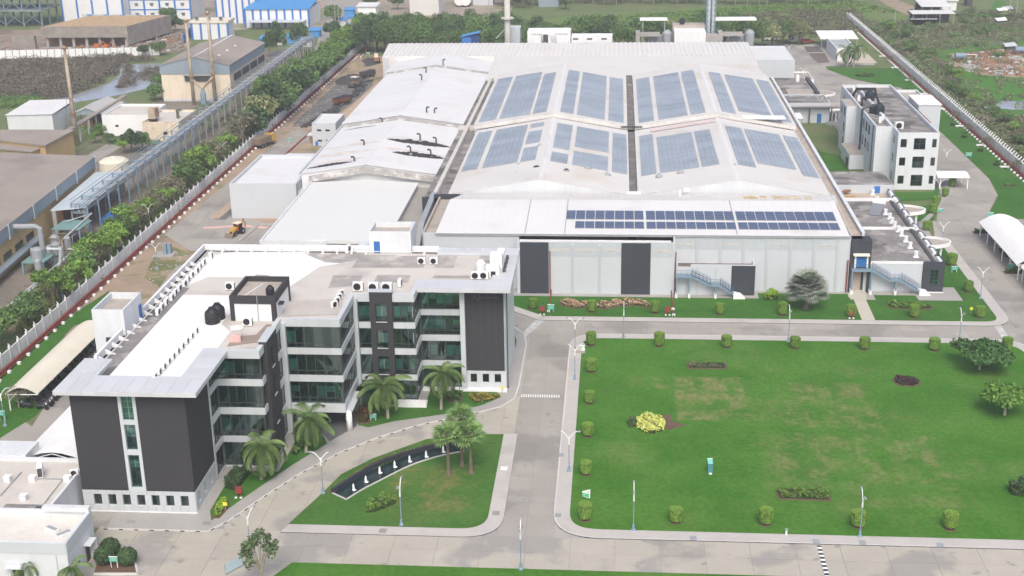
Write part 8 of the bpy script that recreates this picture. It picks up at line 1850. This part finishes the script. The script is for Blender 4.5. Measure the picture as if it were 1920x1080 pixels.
# vehicles
def wheel(mb, x, y, r, wd): mb.tube([(x, y-wd/2, r), (x, y+wd/2, r)], r, 12)
def veh(name, label, cat, px, py, rot, s=1): c = P(px, py); t = thing(name, label, cat, (c.x, c.y, .04), rot); OFF[t.name] = (0, 0, 0); t.scale = (s,)*3; return t
def wheels(t, xs, yw, r, wd=.35):
    for x in xs:
        for y in (-yw, yw): mb = MB(); wheel(mb, x, y, r, wd); w_ = mb.obj('wheel', BLACK, t); h = MB(); h.tube([(x, y*1.0-(wd/2+.02), r), (x, y+(wd/2+.02), r)], r*.45, 8); h.obj('hub', GREYM, w_)
t = veh('backhoe_loader', 'yellow backhoe loader parked in the left yard beside the concrete kerb', 'backhoe', 445, 440, R(-115), .9)
MB().box(-1.6, 1.5, -.5, .5, .7, 1.2).obj('chassis', DKGREY, t); MB().extrude([(.3, -.42, 1.2), (2.0, -.42, 1.2), (2.0, -.42, 1.6), (.3, -.42, 1.95)], (0, .84, 0)).obj('bonnet', YELLOW, t); MB().box(-1.2, .3, -.7, .7, 1.2, 2.6).obj('cab_glass', BLACK, t); MB().box(-1.3, .4, -.8, .8, 2.6, 2.8).obj('cab_roof', mat('pale_yellow', (.70, .60, .42), var=.05), t)
mb = MB(); mb.box(-1.22, -1.1, -.72, -.6, 1.2, 2.6); mb.box(-1.22, -1.1, .6, .72, 1.2, 2.6); mb.box(.2, .32, -.72, -.6, 1.2, 2.6); mb.box(.2, .32, .6, .72, 1.2, 2.6); mb.obj('cab_pillar', ORANGE, t)
MB().tube([(1.2, -.5, 1.4), (2.6, -.5, .7)], .12, 5).tube([(1.2, .5, 1.4), (2.6, .5, .7)], .12, 5).obj('loader_arm', YELLOW, t); MB().extrude([(2.5, -1.15, .15), (3.2, -1.15, .1), (2.7, -1.15, .95)], (0, 2.3, 0)).obj('bucket', mat('bucket_grey', (.17, .15, .12), var=.15), t); MB().tube([(-1.5, 0, 1.2), (-2.4, 0, 3.2), (-3.0, 0, 2.0), (-2.8, 0, 1.0)], .16, 6).obj('rear_boom', mat('boom_rust', (.3, .12, .06), var=.1), t); wheels(t, (1.5,), .72, .45, .3); wheels(t, (-1.1,), .75, .72, .4)
def truck(label, px, py, rot, bodym, cabm, s, load):
    t = veh('tipper_truck', label, 'truck', px, py, rot, s); MB().box(-3.2, 3.2, -.6, .6, .7, .95).obj('chassis', DKGREY, t)
    c_ = MB(); c_.extrude([(1.7, -1.1, .8), (3.3, -1.1, .8), (3.3, -1.1, 1.7), (3.0, -1.1, 2.6), (1.7, -1.1, 2.6)], (0, 2.2, 0)); cb = c_.obj('cab', cabm, t); MB().extrude([(3.33, -.95, 1.65), (3.06, -.95, 2.45), (3.1, -.95, 2.45), (3.37, -.95, 1.65)], (0, 1.9, 0)).obj('windscreen', BLACK, cb)
    MB().extrude([(-3.3, -1.2, 1.0), (1.5, -1.2, 1.0), (1.6, -1.2, 2.3), (-3.5, -1.2, 2.3)], (0, 2.4, 0)).obj('tipper_body', bodym, t); MB().prism([(-3.4, -1.1), (1.5, -1.1), (1.5, 1.1), (-3.4, 1.1)], 2.3, [2.4, 2.5, 2.5, 2.4]).obj('load', load, t); wheels(t, (2.3, -1.2, -2.3), .95, .5, .35); return t
truck('orange and black tipper truck on the sandy strip in the left yard', 643, 196, R(62), mat('tipper_orange', (.17, .075, .045), var=.35, sc=1), DKGREY, 1.0, BLACK); truck('brown tarpaulin covered truck by the left boundary wall', 496, 274, R(70), mat('tarp_brown', (.22, .17, .12), var=.2), YELLOW, 1.1, mat('tarp_brown', (.22, .17, .12)))
t = veh('road_roller', 'tan road machine with pale canopy beside the fresh asphalt', 'road machine', 666, 163, R(70), 1.2); MB().box(-1.6, 1.6, -.8, .8, .6, 1.4).obj('body', mat('tan_machine', (.25, .17, .10), var=.15), t); MB().box(-.9, .9, -.9, .9, 2.6, 2.75).obj('canopy', CREAM, t); MB().box(-.85, -.75, -.85, -.75, 1.4, 2.6).box(.75, .85, .75, .85, 1.4, 2.6).box(.75, .85, -.85, -.75, 1.4, 2.6).box(-.85, -.75, .75, .85, 1.4, 2.6).obj('canopy_post', DKGREY, t); MB().tube([(1.6, -.9, .7), (1.6, .9, .7)], .7, 14).obj('front_drum', DKGREY, t); MB().tube([(-1.5, -.9, .7), (-1.5, .9, .7)], .7, 14).obj('rear_drum', DKGREY, t)
t = veh('loader', 'dark wheel loader with raised bucket at the far gravel heap', 'loader', 706, 118, R(100), 1.1); MB().box(-1.8, 1.4, -.8, .8, .8, 1.9).obj('body', RUST, t); MB().box(-.9, .3, -.6, .6, 1.9, 3.0).obj('cab', CREAM, t); MB().extrude([(1.8, -1.1, .3), (2.8, -1.1, .3), (2.2, -1.1, 1.3)], (0, 2.2, 0)).obj('bucket', DKGREY, t); wheels(t, (1.0, -1.2), .95, .65, .45)
truck('grey dark loaded truck beside the second gravel heap', 690, 145, R(60), DKGREY, DKGREY, .9, GRAVEL)
def heap(label, px, py, rx, ry, h, m, seed):
    c = P(px, py); r = random.Random(seed); mb = MB(); n = 18; prev = None
    rings = [(1, 0), (.75, .28), (.5, .6), (.22, .92)]; vs = []
    for k, (f, z) in enumerate(rings): vs.append([(c.x+rx*f*(1+r.uniform(-.15, .15))*math.cos(6.283*i/n), c.y+ry*f*(1+r.uniform(-.15, .15))*math.sin(6.283*i/n), h*z*(1+r.uniform(-.1, .1))) for i in range(n)])
    for k in range(3):
        for i in range(n): j = (i+1) % n; mb.face([vs[k][i], vs[k][j], vs[k+1][j], vs[k+1][i]])
    mb.face(vs[3]); o = mb.obj('gravel_heap', m); tag(o, label, 'heap')
heap('large dark gravel heap in the middle of the left yard', 658, 150, 5.5, 9, 1.8, GRAVEL, 1); heap('far dark gravel heap by the pale pipe roof', 692, 117, 4.0, 8, 1.6, GRAVEL, 2); heap('brown earth heap before the far gravel heap', 668, 122, 4.0, 8, 1.6, DIRT, 3); heap('low rubble ridge beside the fresh asphalt', 625, 205, 1.0, 9, .6, GRAVEL, 4)
for i, (px, py) in enumerate(((1790, 124), (1850, 118), (1880, 125), (1905, 112), (1915, 128), (1870, 100), (1840, 122), (1820, 128))): heap('%s rubbish and earth heap on the dirt clearing beyond the right wall' % nth(i), px, py, random.uniform(2.5, 5), random.uniform(3, 7), random.uniform(.8, 1.8), (DIRT, RUST, MATS['churned_earth'], CONC)[i % 4], 10+i)
for i, (px, py, m, lab) in enumerate(((1800, 116, BLUEG, 'pale blue cylindrical tank on the dirt clearing'), (1912, 104, BLUEG, 'grey blue sheet covered hut at the far right of the dirt clearing'))):
    c = P(px, py); t = thing('clearing_tank', lab, 'tank', tuple(c)); MB().tube([(c.x-1.8, c.y, 2.1), (c.x+1.8, c.y, 2.1)], .95, 12).obj('tank_body', m, t); MB().box(c.x-1.4, c.x-1.0, c.y-.7, c.y+.7, 0, 1.3).box(c.x+1.0, c.x+1.4, c.y-.7, c.y+.7, 0, 1.3).obj('stand', RUST, t)
c = P(1818, 112); t = thing('steel_portal', 'white rectangular steel portal standing on the dirt clearing', 'frame', tuple(c)); MB().box(c.x-2.2, c.x-2.0, c.y-.1, c.y+.1, 0, 1.7).box(c.x+2.0, c.x+2.2, c.y-.1, c.y+.1, 0, 1.7).obj('post', WHITE, t); MB().box(c.x-2.2, c.x+2.2, c.y-.1, c.y+.1, 1.7, 1.9).obj('bar', WHITE, t)
for i, (px, py, m) in enumerate(((1878, 47, MEMB), (1880, 28, MEMB), (1890, 25, WALLG), (1895, 96, WALLG))):
    c = P(px, py); t = thing('sheet_hut', ('pale plastic sheet hut lowest at the top right', 'pale plastic sheet hut at the top right', 'grey sheet hut highest at the top right', 'pale sheet hut on the dirt clearing')[i], 'hut', tuple(c)); MB().box(c.x-1.5, c.x+1.5, c.y, c.y+3, 0, 1.6).obj('walls', DKGREY, t); MB().prism([(c.x-2, c.y-.4), (c.x+2, c.y-.4), (c.x+2, c.y+3.4), (c.x-2, c.y+3.4)], [1.6, 1.9, 2.6, 2.2], [1.7, 2.0, 2.7, 2.3]).obj('sheet', m, t)
def car(name, label, px, py, rot, m, s=1, van=False, z=.05):
    c = P(px, py); t = thing(name, label, 'van' if van else 'car', (c.x, c.y, z), rot); OFF[t.name] = (0, 0, 0); t.scale = (s,)*3
    pr = [(-2.1, .35), (2.1, .35), (2.15, .75), (1.2, .9), (.6, 1.4), (-1.2, 1.42), (-1.9, .95), (-2.15, .9)] if not van else [(-2.3, .35), (2.3, .35), (2.35, .9), (1.6, 1.3), (1.0, 2.0), (-2.3, 2.05)]
    MB().extrude([(x, -.85, z_) for x, z_ in pr], (0, 1.7, 0)).obj('body', m, t)
    gl = [(1.05, .95), (.58, 1.34), (-1.15, 1.36), (-1.75, .98)] if not van else [(1.5, 1.32), (.98, 1.9), (.2, 1.9), (.2, 1.32)]
    MB().extrude([(x, -.87, z_) for x, z_ in gl], (0, 1.74, 0)).obj('window', BLACK, t); wheels(t, (1.35, -1.35), .76, .33, .22)
    for s_ in (-.6, .6): MB().box(2.1, 2.18, s_-.15, s_+.15, .62, .76).obj('headlight', FOAM, t)
    return t
car('parked_car', 'red car parked on the far yard by the drying beds', 1513, 81, R(15), RED, 1.15); car('white_van', 'white van parked at the end of the far yard', 1447, 76, R(170), WHITE, 1.35, True)
car('parked_car', 'dark car under the large white car shelter', 1888, 478, R(100), BLACK, 1.0); car('parked_car', 'grey car deeper under the large white car shelter', 1873, 452, R(100), GREYM, 1.0); car('parked_car', 'dark car under the white tension canopy beside the office', 134, 868, R(10), BLACK, 1.0); car('parked_car', 'silver car under the white tension canopy beside the office', 105, 866, R(10), GREYM, 1.0); car('parked_car', 'dark car standing in the portico driveway', 628, 790, R(30), BLACK, 1.0, z=.16)
c = P(1487, 78); t = thing('white_kiosk', 'small white kiosk at the far end of the yard', 'kiosk', tuple(c)); MB().box(c.x-1.6, c.x+1.6, c.y, c.y+2.4, 0, 3.0).obj('walls', WHITE, t); MB().box(c.x-1.9, c.x+1.9, c.y-.3, c.y+2.7, 3.0, 3.2).obj('roof', WHITE, t); MB().box(c.x-.5, c.x+.1, c.y-.04, c.y-.01, .8, 2.2).obj('opening', BLACK, t)
# motorbikes under the cream shelter
def bike_proto():
    t = thing('motorbike', 'parked motorbike', 'motorbike')
    for x in (-.62, .62): mb = MB(); mb.tube([(x, -.06, .3), (x, .06, .3)], .3, 10); mb.obj('wheel', BLACK, t)
    MB().extrude([(-.7, -.14, .55), (.35, -.14, .45), (.5, -.14, .85), (.1, -.14, .9), (-.2, -.14, .75), (-.85, -.14, .82)], (0, .28, 0)).obj('body', DKGREY, t); MB().box(-.75, .0, -.13, .13, .8, .9).obj('seat', BLACK, t); MB().tube([(.5, -.36, 1.05), (.42, 0, .95), (.5, .36, 1.05)], .03, 5).obj('handlebar', GREYM, t); MB().box(.55, .65, -.1, .1, .8, .98).obj('headlight', FOAM, t)
    return Proto(t)
BK = bike_proto(); random.seed(31)
for i in range(27):
    y = 167.2+i*.98
    BK.put((-82.9+random.uniform(-.15, .2), y, .04), R(random.uniform(-12, 12)), '%s motorbike from the near end of the row under the cream arched shelter' % nth(i), 'motorbikes under the cream shelter', 1.12)
for i in range(12):
    BK.put((-85.6+random.uniform(-.2, .2), 167.6+i*2.1, .04), R(180+random.uniform(-12, 12)), '%s motorbike from the near end of the inner row under the cream arched shelter' % nth(i), 'motorbikes under the cream shelter', 1.12)

# ------------------------------------------------------------------ air
hz = MB().box(-2600, 2600, -900, 3600, -1.5, 84).obj('haze', mat('haze_shell', (1, 1, 1)), kind='stuff')
hm = bpy.data.materials.new('haze_air'); hm.use_nodes = True; _n = hm.node_tree.nodes; _n.remove(_n['Principled BSDF'])
pv = _n.new('ShaderNodeVolumePrincipled'); pv.inputs['Color'].default_value = (.93, .96, 1, 1); pv.inputs['Density'].default_value = .00033; pv.inputs['Anisotropy'].default_value = .1
hm.node_tree.links.new(pv.outputs[0], _n['Material Output'].inputs['Volume']); hz.data.materials[0] = hm
hz['label'] = 'thin pale haze over the whole site'; hz['category'] = 'haze'
